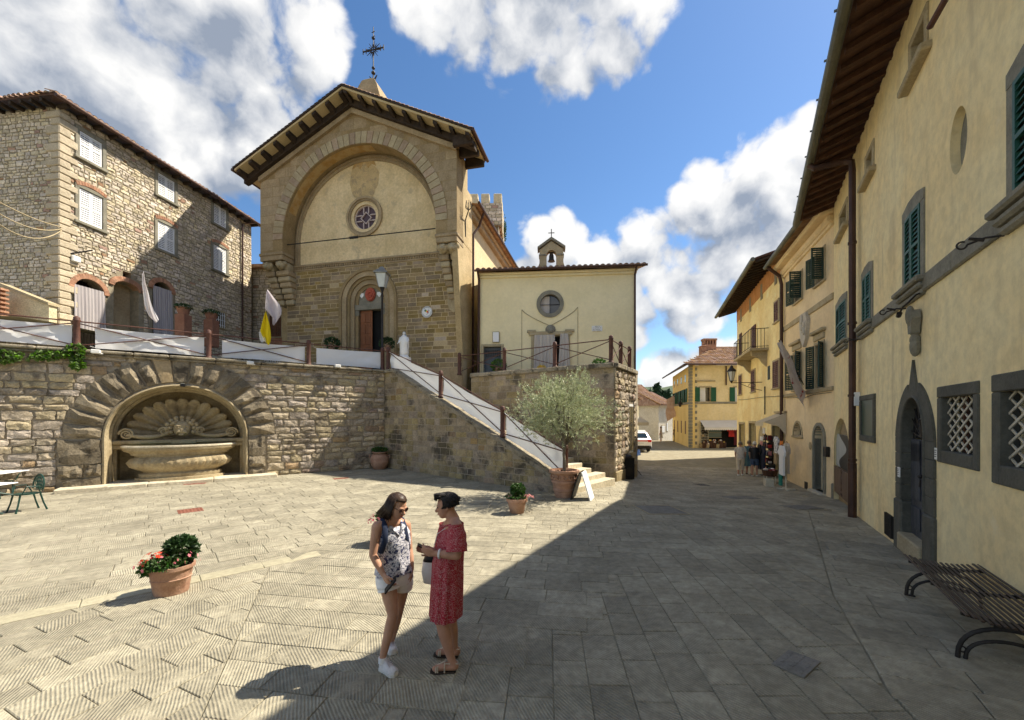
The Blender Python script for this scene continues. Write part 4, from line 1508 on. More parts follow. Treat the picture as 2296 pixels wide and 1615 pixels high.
# stone acroter and wrought-iron cross
ax,azz=CW.px(833,214,.2)
b=B()
za=18.45-CZ
R=[]
for(w,z)in((.78,za-.3),(.74,za+.25),(.52,za+.95),(.34,za+1.25),(.20,za+1.30)):
 R.append([(XC+.65-w,-.55-w*.2,z),(XC+.65+w,-.55-w*.2,z),(XC+.65+w,.35+w*.2,z),(XC+.65-w,.35+w*.2,z)])
b.rings(R)
b.build('acroter',M['sandstone'],ch)
cr=CW.thing('iron_cross','ornate wrought iron cross on the church gable','cross')
x0=XC+.65
zc=za+1.28
b=B()
b.cyl((x0,-.1,zc),(x0,-.1,zc+3.15),.035,.02,8)
b.cyl((x0-.62,-.1,zc+1.95),(x0+.62,-.1,zc+1.95),.035,n=8)
b.build('cross_bars',M['iron_dark'],cr)
b=B()
for(dz,r)in((.72,.11),(.98,.09),(2.55,.09)):
 b.ball((x0,-.1,zc+dz),(r,r,r*.7),10,6)
for i in range(16):
 a=2*PI*i/16+.2
 l=.46 if i%2 else .34
 b.tube([(x0+.12*math.cos(a),-.1,zc+1.95+.12*math.sin(a)),(x0+l*math.cos(a),-.1,zc+1.95+l*math.sin(a))],[.03,.01],5)
for t in(-1,1):
 for dx in(.42,.60):
  b.tube([(x0+t*dx,-.1,zc+1.95-.13),(x0+t*dx,-.1,zc+1.95+.13)],.028,6)
 b.tube([(x0+t*.06,-.1,zc),(x0+t*.10,-.1,zc+.4),(x0+t*.22,-.1,zc+.58)],[.05,.045,.02],6)
 b.tube([(x0-.1,-.1,zc+2.75+.12*t),(x0+.1,-.1,zc+2.78+.12*t)],.018,6)
b.build('scrollwork',M['iron_dark'],cr)
# wrought-iron lantern bracket on the corner pier
br=CW.thing('torch_bracket','wrought iron torch holder on the church corner pier','bracket')
bx,bz=XR+.01,12.3-CZ
b=B()
b.tube([(bx,.3,bz-.8),(bx+.03,.2,bz),(bx+.3,-.1,bz+.3)],.03,6)
for i in range(6):
 a=2*PI*i/6
 b.tube([(bx+.3,-.1,bz+.3),(bx+.3+.16*math.cos(a),-.1+.16*math.sin(a),bz+.45),(bx+.3+.12*math.cos(a),-.1+.12*math.sin(a),bz+.75)],.018,5)
b.build('bracket_iron',M['iron_dark'],br)
# round sign
sg=CW.thing('round_sign','round white sign with small coloured figures on the church front','sign')
gx_,gz_=CW.px(957.5,700,.05)
B().prism(circ(gx_,gz_,.29,32),-.075,-.05).build('sign_disc',M['white_paint'],sg)
b=B()
b.prism(circ(gx_,gz_,.272,40),-.078,-.075,[circ(gx_,gz_,.262,40)])
b.build('sign_rim',M['door_grey'],sg)
figs=[('sign_blue',(.03,.05,.12),-.09,.06),('sign_green',(.10,.28,.06),-.045,.035),('sign_yellow',(.75,.52,.03),.0,.015),('sign_red',(.55,.06,.03),.045,-.015)]
for i,(nm,c,dx,dz)in enumerate(figs):
 pmat(nm,c,None,5,.5,fine=0)
 b=B()
 b.prism(circ(gx_+dx,gz_+dz,.05,12,rz=.035),-.082-.002*i,-.0755)
 b.prism([(gx_+dx-.02,gz_+dz),(gx_+dx+.02,gz_+dz),(gx_+dx+.015,gz_+dz+.075),(gx_+dx-.03,gz_+dz+.07)],-.081-.002*i,-.0755)
 b.build('sign_figure',M[nm],sg)
b=B()
b.box(gx_+.10,gx_+.115,-.08,-.0755,gz_+.0,gz_+.12)
b.box(gx_+.07,gx_+.145,-.0803,-.0758,gz_+.07,gz_+.085)
b.tube([(gx_+.11,-.078,gz_+.01),(gx_+.06,-.078,gz_-.08),(gx_-.02,-.078,gz_-.13)],.008,5)
for i in range(26):
 a=PI*(1.12+.9*i/25)
 b.box(gx_+.225*math.cos(a)-.008,gx_+.225*math.cos(a)+.008,-.0795,-.0757,gz_+.225*math.sin(a)-.011,gz_+.225*math.sin(a)+.011)
for i in range(14):
 a=PI*(.3+.4*i/13)
 b.box(gx_+.225*math.cos(a)-.008,gx_+.225*math.cos(a)+.008,-.0795,-.0757,gz_+.225*math.sin(a)-.011,gz_+.225*math.sin(a)+.011)
b.build('sign_lettering',M['door_grey'],sg)
# --- battlemented tower behind
tw_o=at(1057,500,44)
TWW=Wall((tw_o.x,tw_o.y),(.95,-.02),3.0)
tw=TWW.thing('castle_tower','battlemented pale stone castle tower rising behind the church','tower')
tw2=3.0
zt=at(1100,449,43).z-3.0
b=B()
b.box(-1.2,tw2,0,5.5,-3,zt-2.4)
b.build('shaft',M['rubble_mortar'],tw)
b=B()
b.box(-1.6,tw2+.35,-.35,5.8,zt-2.4,zt)
b.build('parapet',M['rubble_mortar'],tw)
rg=random.Random(9)
PROTO_RUB=stone_protos('stone',M['rubble'],41,12,.12,.6,.6)
lay(tw,[(x,z,w,h)for x,z,w,h in courses(rg,-1.6,tw2+.35,zt-2.3,zt,(.3,.4),(.4,.8),None,.02,.01)],PROTO_RUB,M['rubble'],'stone',rg,.05,0,'stone_front')
for o in tw.children:
 if o.name.startswith('stone_front'):
  o.location.y=-.35
sidew=B()
for x,z,w,h in courses(rg,-.35,5.8,-3,zt,(.3,.42),(.4,.8),None,.03,.01):
 xx=tw2+(.35 if z>zt-2.4 else 0)
 sidew.cbox(xx-.05,xx+.045*rg.uniform(.6,1.4),x-w/2,x+w/2,z-h/2,z+h/2,.03)
o=sidew.build('stone_side',M['rubble'],tw)
o['kind']='stuff'
for i,(xa,ya)in enumerate(((-1.6,-.35),(-.15,-.35),(1.1,-.35),(2.45,-.35),(2.45,1.4),(2.45,3.2),(2.45,4.9))):
 B().cbox(xa,xa+.9,ya,ya+.9,zt+.003,zt+1.05,.05).build('merlon',M['rubble_plain'],tw)
for i in range(6):
 yy=.1+i*.95
 b=B()
 b.add([(tw2-.02,yy+p[0],p[1])for p in arch(.0,.6,zt-2.75,zt-2.35,8)]+[(tw2+.30,yy+p[0],p[1])for p in arch(.0,.6,zt-2.45,zt-2.38,8)],[(k,(k+1)%11,11+(k+1)%11,11+k)for k in range(11)]+[tuple(range(11))])
 b.build('machicolation',M['brick'],tw)
b=B()
rg=random.Random(3)
for i in range(420):
 p=Vector((tw2+.45+rg.uniform(-.1,.2),3.9+rg.gauss(0,.35),zt-1.0+rg.gauss(0,.55)))
 s=rg.uniform(.08,.17)
 q=[Vector((rg.uniform(-1,1),rg.uniform(-1,1),rg.uniform(-1,1)))*s+p for _ in range(3)]
 b.add(q,[(0,1,2)])
b.build('wall_plant',M['leaf_dark'],tw)
# --- chapel
HZ0=CTOP-.06
KW=Wall((-1.73,20.5),(.996,-.09),HZ0)
kl=7.85
ka=KW.thing('chapel','cream plastered chapel with round window, tiled roof and bell gable','chapel')
kh=9.62-HZ0
def kpx(zx,zy,off=0.0):
 return KW.px(968.6+.2888*zx,394.6+.2888*zy,off)
kc=kpx(917,995)
d0,d1,dz0,dz1=kpx(395,1320)[0],kpx(545,1320)[0],-.2,kpx(470,1320)[1]
p0,p1,pz=kpx(800,1240)[0],kpx(1040,1240)[0],kpx(920,1240)[1]
b=B()
b.prism([(0,-.3),(kl,-.3),(kl,kh),(0,kh)],0,.5,[circ(kc[0],kc[1],.50,32),[(d0+.05,-.2),(d1-.05,-.2),(d1-.05,dz1-.05),(d0+.05,dz1-.05)],[(p0,-.2),(p1,-.2),(p1,pz),(p0,pz)]])
b.box(0,kl,.5,13,-.3,kh)
b.build('wall',M['cream'],ka)
b=B().prism(circ(kc[0],kc[1],.68,40),-.05,.2,[circ(kc[0],kc[1],.49,40)])
ow=b.build('round_window',M['pietra'],ka)
B().prism(circ(kc[0],kc[1],.49,32),.16,.18).build('pane',M['pane'],ow)
b=B()
b.box(kc[0]-.49,kc[0]+.49,.12,.158,kc[1]-.012,kc[1]+.012)
b.box(kc[0]-.012,kc[0]+.012,.121,.157,kc[1]-.49,kc[1]+.49)
b.build('glazing_bar',M['iron_dark'],ow)
B().box(kc[0]-.47,kc[0]-.03,.15,.1585,kc[1]-.42,kc[1]+.42).build('net_curtain',M['sheer'],ow)
# grey door
b=B()
b.cbox(d0-.08,d0+.05,-.05,.3,-.2,dz1+.08,.01)
b.cbox(d1-.05,d1+.08,-.05,.3,-.2,dz1+.08,.01)
b.cbox(d0+.052,d1-.052,-.05,.3,dz1-.05,dz1+.08,.01)
b.build('door_frame',M['pietra_light'],ka)
dr=B().box(d0+.05,d1-.05,.12,.18,-.2,dz1-.05).build('grey_door',M['door_grey'],ka)
b=B()
for i in range(8):
 b.cyl((d0+.16+i*(d1-d0-.32)/7,.10,dz1-.55),(d0+.16+i*(d1-d0-.32)/7,.10,dz1-.2),.012,n=6)
for i in range(3):
 b.cyl((d0+.12,.10,dz1-.5+i*.13),(d1-.12,.10,dz1-.5+i*.13),.01,n=6)
b.build('door_grille',M['iron_dark'],dr)
# main door: stone surround, shell keystone, curtain
b=B()
b.cbox(p0-.20,p0,-.06,.3,-.2,pz,.02)
b.cbox(p1,p1+.20,-.06,.3,-.2,pz,.02)
b.cbox(p0-.30,p1+.30,-.10,.3,pz+.003,pz+.20,.03)
b.cbox(p0-.40,p0+.05,-.12,.25,pz+.15,pz+.28,.02)
b.cbox(p1-.05,p1+.40,-.12,.25,pz+.15,pz+.28,.02)
b.build('door_surround',M['pietra_light'],ka)
kx,kz=kpx(920,1200)
b=B()
b.ball((kx,-.02,kz+.02),(.26,.14,.26),14,8)
b.ball((kx,-.12,kz-.05),(.12,.08,.10),8,6)
b.build('keystone',M['pietra'],ka,smooth=True)
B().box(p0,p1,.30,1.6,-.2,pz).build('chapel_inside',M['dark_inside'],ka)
def curtain(name,x0,x1,z0,z1,y,mat,parent,folds=9,amp=.05,flare=0.0,gap=None):
 b=B()
 n=folds*8
 rows=[]
 for j in range(9):
  t=j/8
  row=[]
  for i in range(n+1):
   s=i/n
   xx=x0+(x1-x0)*s+flare*t*(s-.5)*2
   ph=s*folds*2*PI
   row.append((xx,y-amp*(.35+.65*t)*math.sin(ph+.8*t+.6*math.sin(3*s+j))-.03*t,z1+(z0-z1)*t))
  rows.append(row)
 b.rings(rows,cap=False,closed=False)
 return b.build(name,mat,parent,smooth=True)
pw=p1-p0
curtain('door_curtain',p0-.02,p0+pw*.64,-.15,pz+.02,-.12,M['sheer'],ka,6,.05,.06)
curtain('door_curtain',p0+pw*.82,p1+.10,-.15,pz+.06,-.12,M['sheer'],ka,3,.05,.14)
# painted drop lines and swag cord of the facade decoration
b=B()
q0,q1,qm=kpx(697,1040),kpx(1132,1020),kpx(917,1165)
pts=[]
for i in range(21):
 t=i/20
 if t<=.5:
  s=t*2
  pts.append((q0[0]+(qm[0]-q0[0])*s,-.02,q0[1]+(qm[1]-q0[1])*(s**.75)))
 else:
  s=(t-.5)*2
  pts.append((qm[0]+(q1[0]-qm[0])*s,-.02,qm[1]+(q1[1]-qm[1])*(1-(1-s)**.75)))
b.tube(pts,.018,6)
b.cyl((q0[0],-.015,0),(q0[0],-.015,q0[1]),.012,n=6)
b.cyl((q1[0],-.015,0),(q1[0],-.015,q1[1]),.012,n=6)
b.build('garland_cord',M['pietra_light'],ka)
# cornice, roof, tiles, gutter
b=B()
b.cbox(-.02,kl+.05,-.12,.1,kh-.22,kh-.10,.03)
b.cbox(-.02,kl+.09,-.20,.1,kh-.097,kh+.02,.03)
b.build('cornice',M['cream'],ka)
b=B()
b.add([(-.05,-.38,kh+.03),(kl+.42,-.38,kh+.03),(kl+.42,6.5,kh+1.9),(-.05,6.5,kh+1.9),(-.05,-.38,kh+.11),(kl+.42,-.38,kh+.11),(kl+.42,6.5,kh+1.98),(-.05,6.5,kh+1.98),(kl+.42,13.4,kh+.03),(-.05,13.4,kh+.03)],[(0,1,2,3),(4,5,6,7),(0,1,5,4),(1,2,6,5),(0,4,7,3),(6,8,9,7),(2,8,6)])
b.build('roof',M['tile'],ka)
tl=B().rings([[(math.cos(PI*j/6)*(.115+.01*k),k*.42,math.sin(PI*j/6)*.10+k*.12)for j in range(7)]for k in(0,1)],cap=False,closed=False)
tl.rings([[(math.cos(PI*j/6)*.095,-.002,math.sin(PI*j/6)*.08)for j in range(7)],[(0,-.002,0)]*7],cap=False,closed=False)
tlm=tl.mesh('roof_tile',[M['tile']])
nt=30
for i in range(nt):
 for r in range(2):
  o=link('roof_tile',tlm,None,ka,(.05+i*(kl+.28)/(nt-1),-.40+r*.40,kh+.10+r*.115))
B().tube([(-.1,-.45,kh+.04),(kl+.48,-.45,kh+.06)],.06,8).build('gutter',M['copper_pipe'],ka)
B().tube([(.06,-.42,kh-.02),(.06,-.10,kh-.30),(.03,-.09,-.2)],.06,8).build('downpipe',M['copper_pipe'],ka)
B().tube([(kl-.04,-.40,kh-.02),(kl-.04,-.08,kh-.30),(kl-.04,-.08,-.2)],.05,8).build('downpipe',M['copper_pipe'],ka)
# bell gable
bx,bz=kpx(927,700,-.9)
bgy=.9
b=B()
hw=.62
zb0=kh+.15
zt_=kpx(927,585,-.9)[1]
ztop=kpx(927,520,-.9)[1]
opn=arch(bx-.25,bx+.25,zb0+.10,kpx(927,625,-.9)[1],10)
b.prism([(bx-hw-.28,zb0-.3),(bx+hw+.28,zb0-.3),(bx+hw+.22,zb0+.12),(bx+hw+.05,zb0+.42),(bx+hw,zb0+.6),(bx+hw,zt_),(bx,ztop),(bx-hw,zt_),(bx-hw,zb0+.6),(bx-hw-.05,zb0+.42),(bx-hw-.22,zb0+.12)],bgy-.22,bgy+.22,[opn])
bg_=b.build('bell_gable',M['pietra_light'],ka)
b=B()
b.prism([(bx-hw-.10,zt_+.02),(bx,ztop+.06),(bx+hw+.10,zt_+.02),(bx+hw+.10,zt_+.14),(bx,ztop+.20),(bx-hw-.10,zt_+.14)],bgy-.3,bgy+.3)
b.cbox(bx-hw-.03,bx-.27,bgy-.26,bgy+.26,kpx(927,625,-.9)[1]-.05,kpx(927,625,-.9)[1]+.03,.01)
b.cbox(bx+.27,bx+hw+.03,bgy-.26,bgy+.26,kpx(927,625,-.9)[1]-.05,kpx(927,625,-.9)[1]+.03,.01)
b.build('gable_cap',M['pietra'],bg_)
b=B()
zbell=kpx(927,665,-.9)[1]
b.lathe([(.02,.42),(.09,.40),(.12,.30),(.13,.12),(.17,.03),(.19,.0),(.16,.0)],14,(bx,bgy,zbell))
b.cyl((bx-.25,bgy,zbell+.46),(bx+.25,bgy,zbell+.46),.03,n=6)
b.build('bell',M['iron_dark'],ka,smooth='auto')
b=B()
b.cyl((bx,bgy,ztop+.15),(bx,bgy,ztop+.72),.022,n=6)
b.cyl((bx-.16,bgy,ztop+.52),(bx+.16,bgy,ztop+.52),.022,n=6)
b.build('gable_cross',M['iron_dark'],ka)
# notice box, plaque
nb_=KW.thing('notice_box','small white framed notice beside the grey chapel door','notice')
x0,z1=kpx(470,1212)
x1,z0=kpx(525,1295)
B().cbox(x0,x1,-.09,-.005,z0,z1,.01).build('frame',M['pietra_light'],nb_)
B().box(x0+.03,x1-.03,-.095,-.091,z0+.03,z1-.03).build('paper',M['white_paint'],nb_)
pq=KW.thing('marble_plaque','small white marble plaque with engraved lines on the chapel wall','plaque')
x0,z1=kpx(1240,1165)
x1,z0=kpx(1322,1205)
B().cbox(x0,x1,-.03,-.003,z0,z1,.005).build('slab',M['marble_white'],pq)
b=B()
for i in range(4):
 k=.5 if i in(0,)else .8
 xm,hwid=(x0+x1)/2,(x1-x0)/2*k
 for j in range(9):
  if(i*7+j*5)%6:
   b.box(xm-hwid+j*hwid*2/9,xm-hwid+(j+.72)*hwid*2/9,-.033,-.0305,z1-.05-i*.075,z1-.02-i*.075)
b.build('engraving',M['pietra'],pq)
# --- shutters and windows
def shutter(parent,x0,x1,z0,z1,y,mat,pitch=.06,swing=0.0,hinge=-1,single=False,th=.035,name='shutter'):
 """louvred leaf; hinge -1 left, +1 right; swing opens it outwards"""
 w,h=x1-x0,z1-z0
 fr=.05 if w>.3 else .035
 b=B()
 b.box(0,fr,-th,0,0,h)
 b.box(w-fr,w,-th,0,0,h)
 b.box(fr,w-fr,-th,0,0,fr)
 b.box(fr,w-fr,-th,0,h-fr,h)
 b.box(fr,w-fr,-th,0,h*.48,h*.48+fr)
 n=max(4,int((h-2*fr)/pitch))
 slats=[]
 for i in range(n):
  z=fr+(h-2*fr)*(i+.5)/n
  if abs(z-h*.48-fr/2)<fr*.8:
   continue
  p=(h-2*fr)/n*.40
  slats.append([(fr,-th+.004,z-p),(w-fr,-th+.004,z-p),(w-fr,-.004,z+p),(fr,-.004,z+p),(fr,-th+.013,z-p),(w-fr,-th+.013,z-p),(w-fr,.004,z+p),(fr,.004,z+p)])
 sf=[(0,1,2,3),(7,6,5,4),(0,4,5,1),(1,5,6,2),(2,6,7,3),(3,7,4,0)]
 if not single:
  for q in slats:
   b.add(q,sf)
 b.box(w/2-.008,w/2+.008,-.001,.012,fr,h-fr)
 o=b.build(name,mat,parent)
 if single:
  me=B().add([(p[0],p[1],p[2]-(slats[0][0][2]+slats[0][2][2])/2)for p in slats[0]],sf).mesh('slat',[mat])
  for q in slats:
   link('slat',me,None,o,(0,0,(q[0][2]+q[2][2])/2))
 if hinge<0:
  o.matrix_local=Matrix.Translation((x0,y,z0))@Matrix.Rotation(-swing,4,'Z')
 else:
  o.matrix_local=Matrix.Translation((x1,y,z0))@Matrix.Rotation(swing,4,'Z')@Matrix.Translation((-w,0,0))
 return o
def surround(parent,x0,x1,z0,z1,t,y0,y1,mat,name='window_frame',sill=True,head=True):
 b=B()
 b.cbox(x0-t,x0,y0,y1,z0,z1+(0 if head else t),.01)
 b.cbox(x1,x1+t,y0,y1,z0,z1+(0 if head else t),.01)
 if head:
  b.cbox(x0-t,x1+t,y0,y1,z1+.002,z1+t,.01)
 if sill:
  b.cbox(x0-t-.04,x1+t+.04,y0-.05,y1,z0-t*.8,z0-.002,.015)
 return b.build(name,mat,parent)
 # --- stone house on the left
LWv=Wall((-16.86,14.96),(.12,1.0),5.5)
ll=9.35
lh=13.95-5.5
lb=LWv.thing('stone_house','tall rubble stone house with white louvred shutters and arched doorways','house')
def lpx(zx,zy,off=0.0):
 return LWv.px(.3887*zx,179.4+.3887*zy,off)
wins=[]
WZ=[(455,587,290,440),(453,588,620,812),(908,1005,532,660),(906,1006,812,970),(1230,1303,708,822),(1228,1304,945,1088)]
for(xa,xb,zt_,zb_)in WZ:
 x0,z1=lpx(xa,zt_)
 x1=lpx(xb,zt_)[0]
 z0=lpx(xa,zb_)[1]
 wins.append((x0,x1,z0,z1))
a1=(lpx(425,1150)[0],lpx(595,1150)[0],lpx(500,1150)[1])
a2=(lpx(655,1175)[0],lpx(800,1175)[0],lpx(740,1172)[1])
a3=(lpx(880,1175)[0],lpx(985,1175)[0],lpx(920,1165)[1])
sq=(lpx(708,1108)[0],lpx(757,1108)[0],lpx(730,1155)[1],lpx(730,1108)[1])
lowin=(lpx(1215,1320)[0],lpx(1295,1320)[0],lpx(1215,1415)[1],lpx(1215,1325)[1])
holes=[[(x0,z0),(x1,z0),(x1,z1),(x0,z1)]for x0,x1,z0,z1 in wins]
hs=[hole_rect(x0-.14,x1+.14,z0-.1,z1+.1)for x0,x1,z0,z1 in wins]
arcs=[]
for(x0,x1,zt_)in(a1,a2,a3):
 r=(x1-x0)/2
 rise=r*(.9 if(x0,x1,zt_)!=a2 else .5)
 holes.append(arch(x0,x1,-.6,zt_-rise,12,rise))
 arcs.append((x0,x1,zt_-rise,rise))
 hs.append(hole_arch((x0+x1)/2,r+.2,-1,zt_-rise))
for(x0,x1,z0,z1)in(sq,lowin):
 holes.append([(x0,z0),(x1,z0),(x1,z1),(x0,z1)])
 hs.append(hole_rect(x0-.05,x1+.05,z0,z1))
b=B()
b.prism([(0,-1.2),(ll,-1.2),(ll,lh),(0,lh)],0,.45,holes)
b.build('side_wall',M['rubble_mortar'],lb)
b=B()
b.box(.45,ll-.01,.46,9.0,-1.2,lh)
b.build('house_core',M['dark_inside'],lb)
b=B()
b.box(0,.44,.451,14.0,-1.2,lh)
b.build('front_wall',M['rubble_mortar'],lb)
rg=random.Random(51)
lay(lb,courses(rg,.0,ll,-1.1,lh-.05,(.07,.18),(.10,.38),holes_spans(0,ll,hs),.024,.026),PROTO_RUB,M['rubble'],'stone',rg,.075,300)
# front facing the street (in shade)
fr_=link('front_face',B().box(0,.01,.2,.21,0,.01).mesh('front_face',[M['rubble_mortar']]),None,lb)
FRL=5.2
fr_.matrix_local=Matrix.Rotation(-PI/2,4,'Z')@Matrix.Translation((-FRL,0,0))
lay(fr_,courses(rg,0,FRL,-1.1,lh-.05,(.07,.18),(.10,.38),holes_spans(0,FRL,[hole_rect(.2,.9,2.2,3.6)]),.02,.02),PROTO_RUB,M['rubble'],'stone',rg,.055,250)
# quoins on the corner
zq=-1.0
i=0
while zq<lh-.3:
 h=rg.uniform(.24,.34)
 w=.55 if i%2 else .32
 B().cbox(-.065,w,-.065,(.32 if i%2 else .55),zq+.01,zq+h-.01,.03).build('quoin',M['quoin_stone'],lb)
 zq+=h
 i+=1
for k,(x0,x1,z0,z1)in enumerate(wins):
 surround(lb,x0,x1,z0,z1,.14,-.06,.2,M['pietra'],'window_frame')
 m=(x0+x1)/2
 shutter(lb,x0+.01,m-.004,z0+.01,z1-.01,.02,M['white_paint'],.08)
 shutter(lb,m+.004,x1-.01,z0+.01,z1-.01,.02,M['white_paint'],.08)
 if k%2:
  n=11
  for j in range(n):
   t=-1+2*(j+.5)/n
   o=B().cbox(-.05,.05,-.075,.0,0,.16,.01).build('arch_brick',M['brick'],lb)
   o.matrix_local=Matrix.Translation((m+t*(x1-x0)*.62,0,z1+.16-.12*t*t))@Matrix.Rotation(t*.35,4,'Y')
   # arched doorways with brick rings
for k,(x0,x1,zs,rise)in enumerate(arcs):
 cx_,r=(x0+x1)/2,(x1-x0)/2
 n=19
 for j in range(n):
  a=PI*(j+.5)/n
  o=B().cbox(-.055,.055,-.07,.3,0,.20,.01).build('arch_brick',M['brick'],lb)
  o.matrix_local=Matrix.Translation((cx_-r*math.cos(a),0,zs+rise*math.sin(a)))@Matrix.Rotation(a-PI/2,4,'Y')
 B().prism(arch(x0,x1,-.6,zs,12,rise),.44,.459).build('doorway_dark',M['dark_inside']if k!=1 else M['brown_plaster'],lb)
 if k!=1:
  b=B()
  for j in range(9):
   a=PI*(j+.5)/9
   b.cyl((cx_,.3,zs),(cx_-r*.98*math.cos(a),.3,zs+rise*.98*math.sin(a)),.012,n=5)
  b.tube([(cx_-r*.55*math.cos(PI*i/12),.3,zs+rise*.55*math.sin(PI*i/12))for i in range(13)],.012,5)
  b.build('fanlight_grille',M['iron_dark'],lb)
  curtain('doorway_curtain',x0-.03,x1+.03,-.45 if k==0 else-.2,zs+.12,-.06,M['stripe_curtain'],lb,9,.035)
x0,x1,z0,z1=sq
B().box(x0,x1,.3,.31,z0,z1).build('small_window',M['pane'],lb)
x0,x1,z0,z1=lowin
B().box(x0,x1,.3,.31,z0,z1).build('low_window',M['pane'],lb)
surround(lb,x0,x1,z0,z1,.08,-.06,.2,M['pietra_light'])
b=B()
for i in range(7):
 b.cyl((x0+(x1-x0)*(i+.5)/7,-.05,z0),(x0+(x1-x0)*(i+.5)/7,-.05,z1),.014,n=6)
for i in range(3):
 b.cyl((x0,-.05,z0+(z1-z0)*(i+.5)/3),(x1,-.05,z0+(z1-z0)*(i+.5)/3),.012,n=6)
b.build('window_bars',M['white_paint'],lb)
# eaves: rafters, boards, tiles, gutter, downpipe
b=B()
ov=.42
b.add([(-.45,-ov,lh+.02),(ll+.5,-ov,lh+.02),(ll+.5,5,lh+1.6),(2.6,5,lh+1.6),(-.45,14,lh+.02),(2.6,14,lh+1.6),(-.45,-ov,lh+.10),(ll+.5,-ov,lh+.10),(ll+.5,5,lh+1.7),(2.6,5,lh+1.7),(-.45,14,lh+.1),(2.6,14,lh+1.7)],[(0,1,2,3),(0,3,5,4),(6,7,8,9),(6,9,11,10),(0,1,7,6),(0,6,10,4),(1,2,8,7)])
b.build('roof',M['wood_red'],lb)
raf=B().cbox(-.05,.05,-ov+.03,.05,0,.13,.005).mesh('rafter',[M['wood_dark']])
for i in range(18):
 o=link('rafter',raf,None,lb,(.0+i*ll/17,0,lh-.115))
raf2=B().cbox(-.42,.02,-.05,.05,0,.13,.005).mesh('rafter',[M['wood_dark']])
for i in range(12):
 link('rafter',raf2,None,lb,(0,.2+i*.45,lh-.115))
tl=B().rings([[(math.cos(PI*j/5)*(.085+.012*k),k*.42,math.sin(PI*j/5)*.08+k*.125)for j in range(6)]for k in(0,1)],cap=False,closed=False)
tl.rings([[(math.cos(PI*j/5)*.07,-.002,math.sin(PI*j/5)*.065)for j in range(6)],[(0,-.002,0)]*6],cap=False,closed=False)
tlm2=tl.mesh('roof_tile',[M['tile']])
for i in range(48):
 link('roof_tile',tlm2,None,lb,(-.4+i*.2,-ov-.06+rg.uniform(-.03,.03),lh+.09))
for i in range(24):
 o=link('roof_tile',tlm2,None,lb,(-.5+rg.uniform(-.03,.03),-ov+.1+i*.22,lh+.09))
 o.rotation_euler=(0,0,-PI/2)
rows=B()
for i in range(48):
 for r in range(0,9):
  if-ov+.75+r*.4>-.42+(-.4+i*.2+.45)*1.777:
   continue
  rows.add([(p[0]-.4+i*.2,p[1]-ov+.35+r*.4,p[2]+lh+.21+r*.118)for p in[tuple(v.co)for v in tlm2.vertices]],[tuple(f.vertices)for f in tlm2.polygons])
o=rows.build('upper_tiles',M['tile'],lb)
o['kind']='stuff'
B().tube([(-.45,-ov-.06,lh+.03),(ll+.55,-ov-.06,lh+.03)],.065,8).build('gutter',M['copper_pipe'],lb)
dx=lpx(1388,1000)[0]
B().tube([(dx+.5,-ov,lh-.02),(dx,-.12,lh-.35),(dx,-.12,-.6)],.05,8).build('downpipe',M['copper_pipe'],lb)
# lamp, cables on the corner
cb=thing('overhead_cables','pale overhead cables running to the corner of the stone house','cable',(-16.9,14.9,9))
for k,(dv,sag)in enumerate(((0,.12),(22,.3),(40,.5))):
 p0=at(0,430+dv,10.5)-Vector((-16.9,14.9,9))+Vector((-.5,0,0))
 p1=LWv.world(.0,lpx(345,850+dv*.5)[1],.08)-Vector((-16.9,14.9,9))
 B().tube([p0+(p1-p0)*(i/14)+Vector((0,0,-sag*4*(i/14)*(1-i/14)))for i in range(15)],.018,5).build('cable',M['pietra_light'],cb)
br=LWv.thing('iron_bracket','dark iron lamp bracket near the corner of the stone house','bracket')
x,z=lpx(400,985)
B().tube([(x,-.05,z-.12),(x+.5,-.35,z+.2)],.03,6).build('arm',M['iron_dark'],br)
bx_=LWv.thing('junction_box','pale plastic junction box on the stone house above the doorway','box')
x,z=lpx(425,1035)
B().cbox(x-.14,x+.14,-.16,-.05,z-.12,z+.12,.03).build('cover',M['plastic_white'],bx_)
# small house in the gap between the stone house and the church
GP=Wall((-15.6,24.9),(1.0,-.05),5.5)
gh=GP.thing('gap_house','narrow rubble stone house between the stone house and the church','house')
b=B()
b.box(-.6,2.6,0,4,-1,6.0)
b.build('wall',M['rubble_mortar'],gh)
lay(gh,courses(rg,-.5,2.6,-.9,6.0,(.12,.24),(.2,.5),holes_spans(-.5,2.6,[hole_rect(.55,1.5,1.1,3.2)]),.02,.02),PROTO_RUB,M['rubble'],'stone',rg,.05,140)
B().box(.55,1.5,-.06,.0,.9,1.75).build('brick_infill',M['brick'],gh)
surround(gh,.62,1.36,1.8,3.1,.1,-.08,.1,M['pietra_light'])
shutter(gh,.62,.99,1.8,3.1,-.02,M['brown_shutter'],.07)
shutter(gh,.99,1.36,1.8,3.1,-.02,M['brown_shutter'],.07)
b=B()
for i in range(7):
 b.cyl((.55+i*.15,-.1,.0),(.55+i*.15,-.1,.8),.015,n=5)
b.cyl((.5,-.1,.75),(1.5,-.1,.75),.015,n=5)
b.build('railing',M['white_paint'],gh)
B().prism([(-.8,6.0),(2.3,6.0),(2.3,6.15),(-.8,6.15)],-.5,4).build('roof',M['tile'],gh)
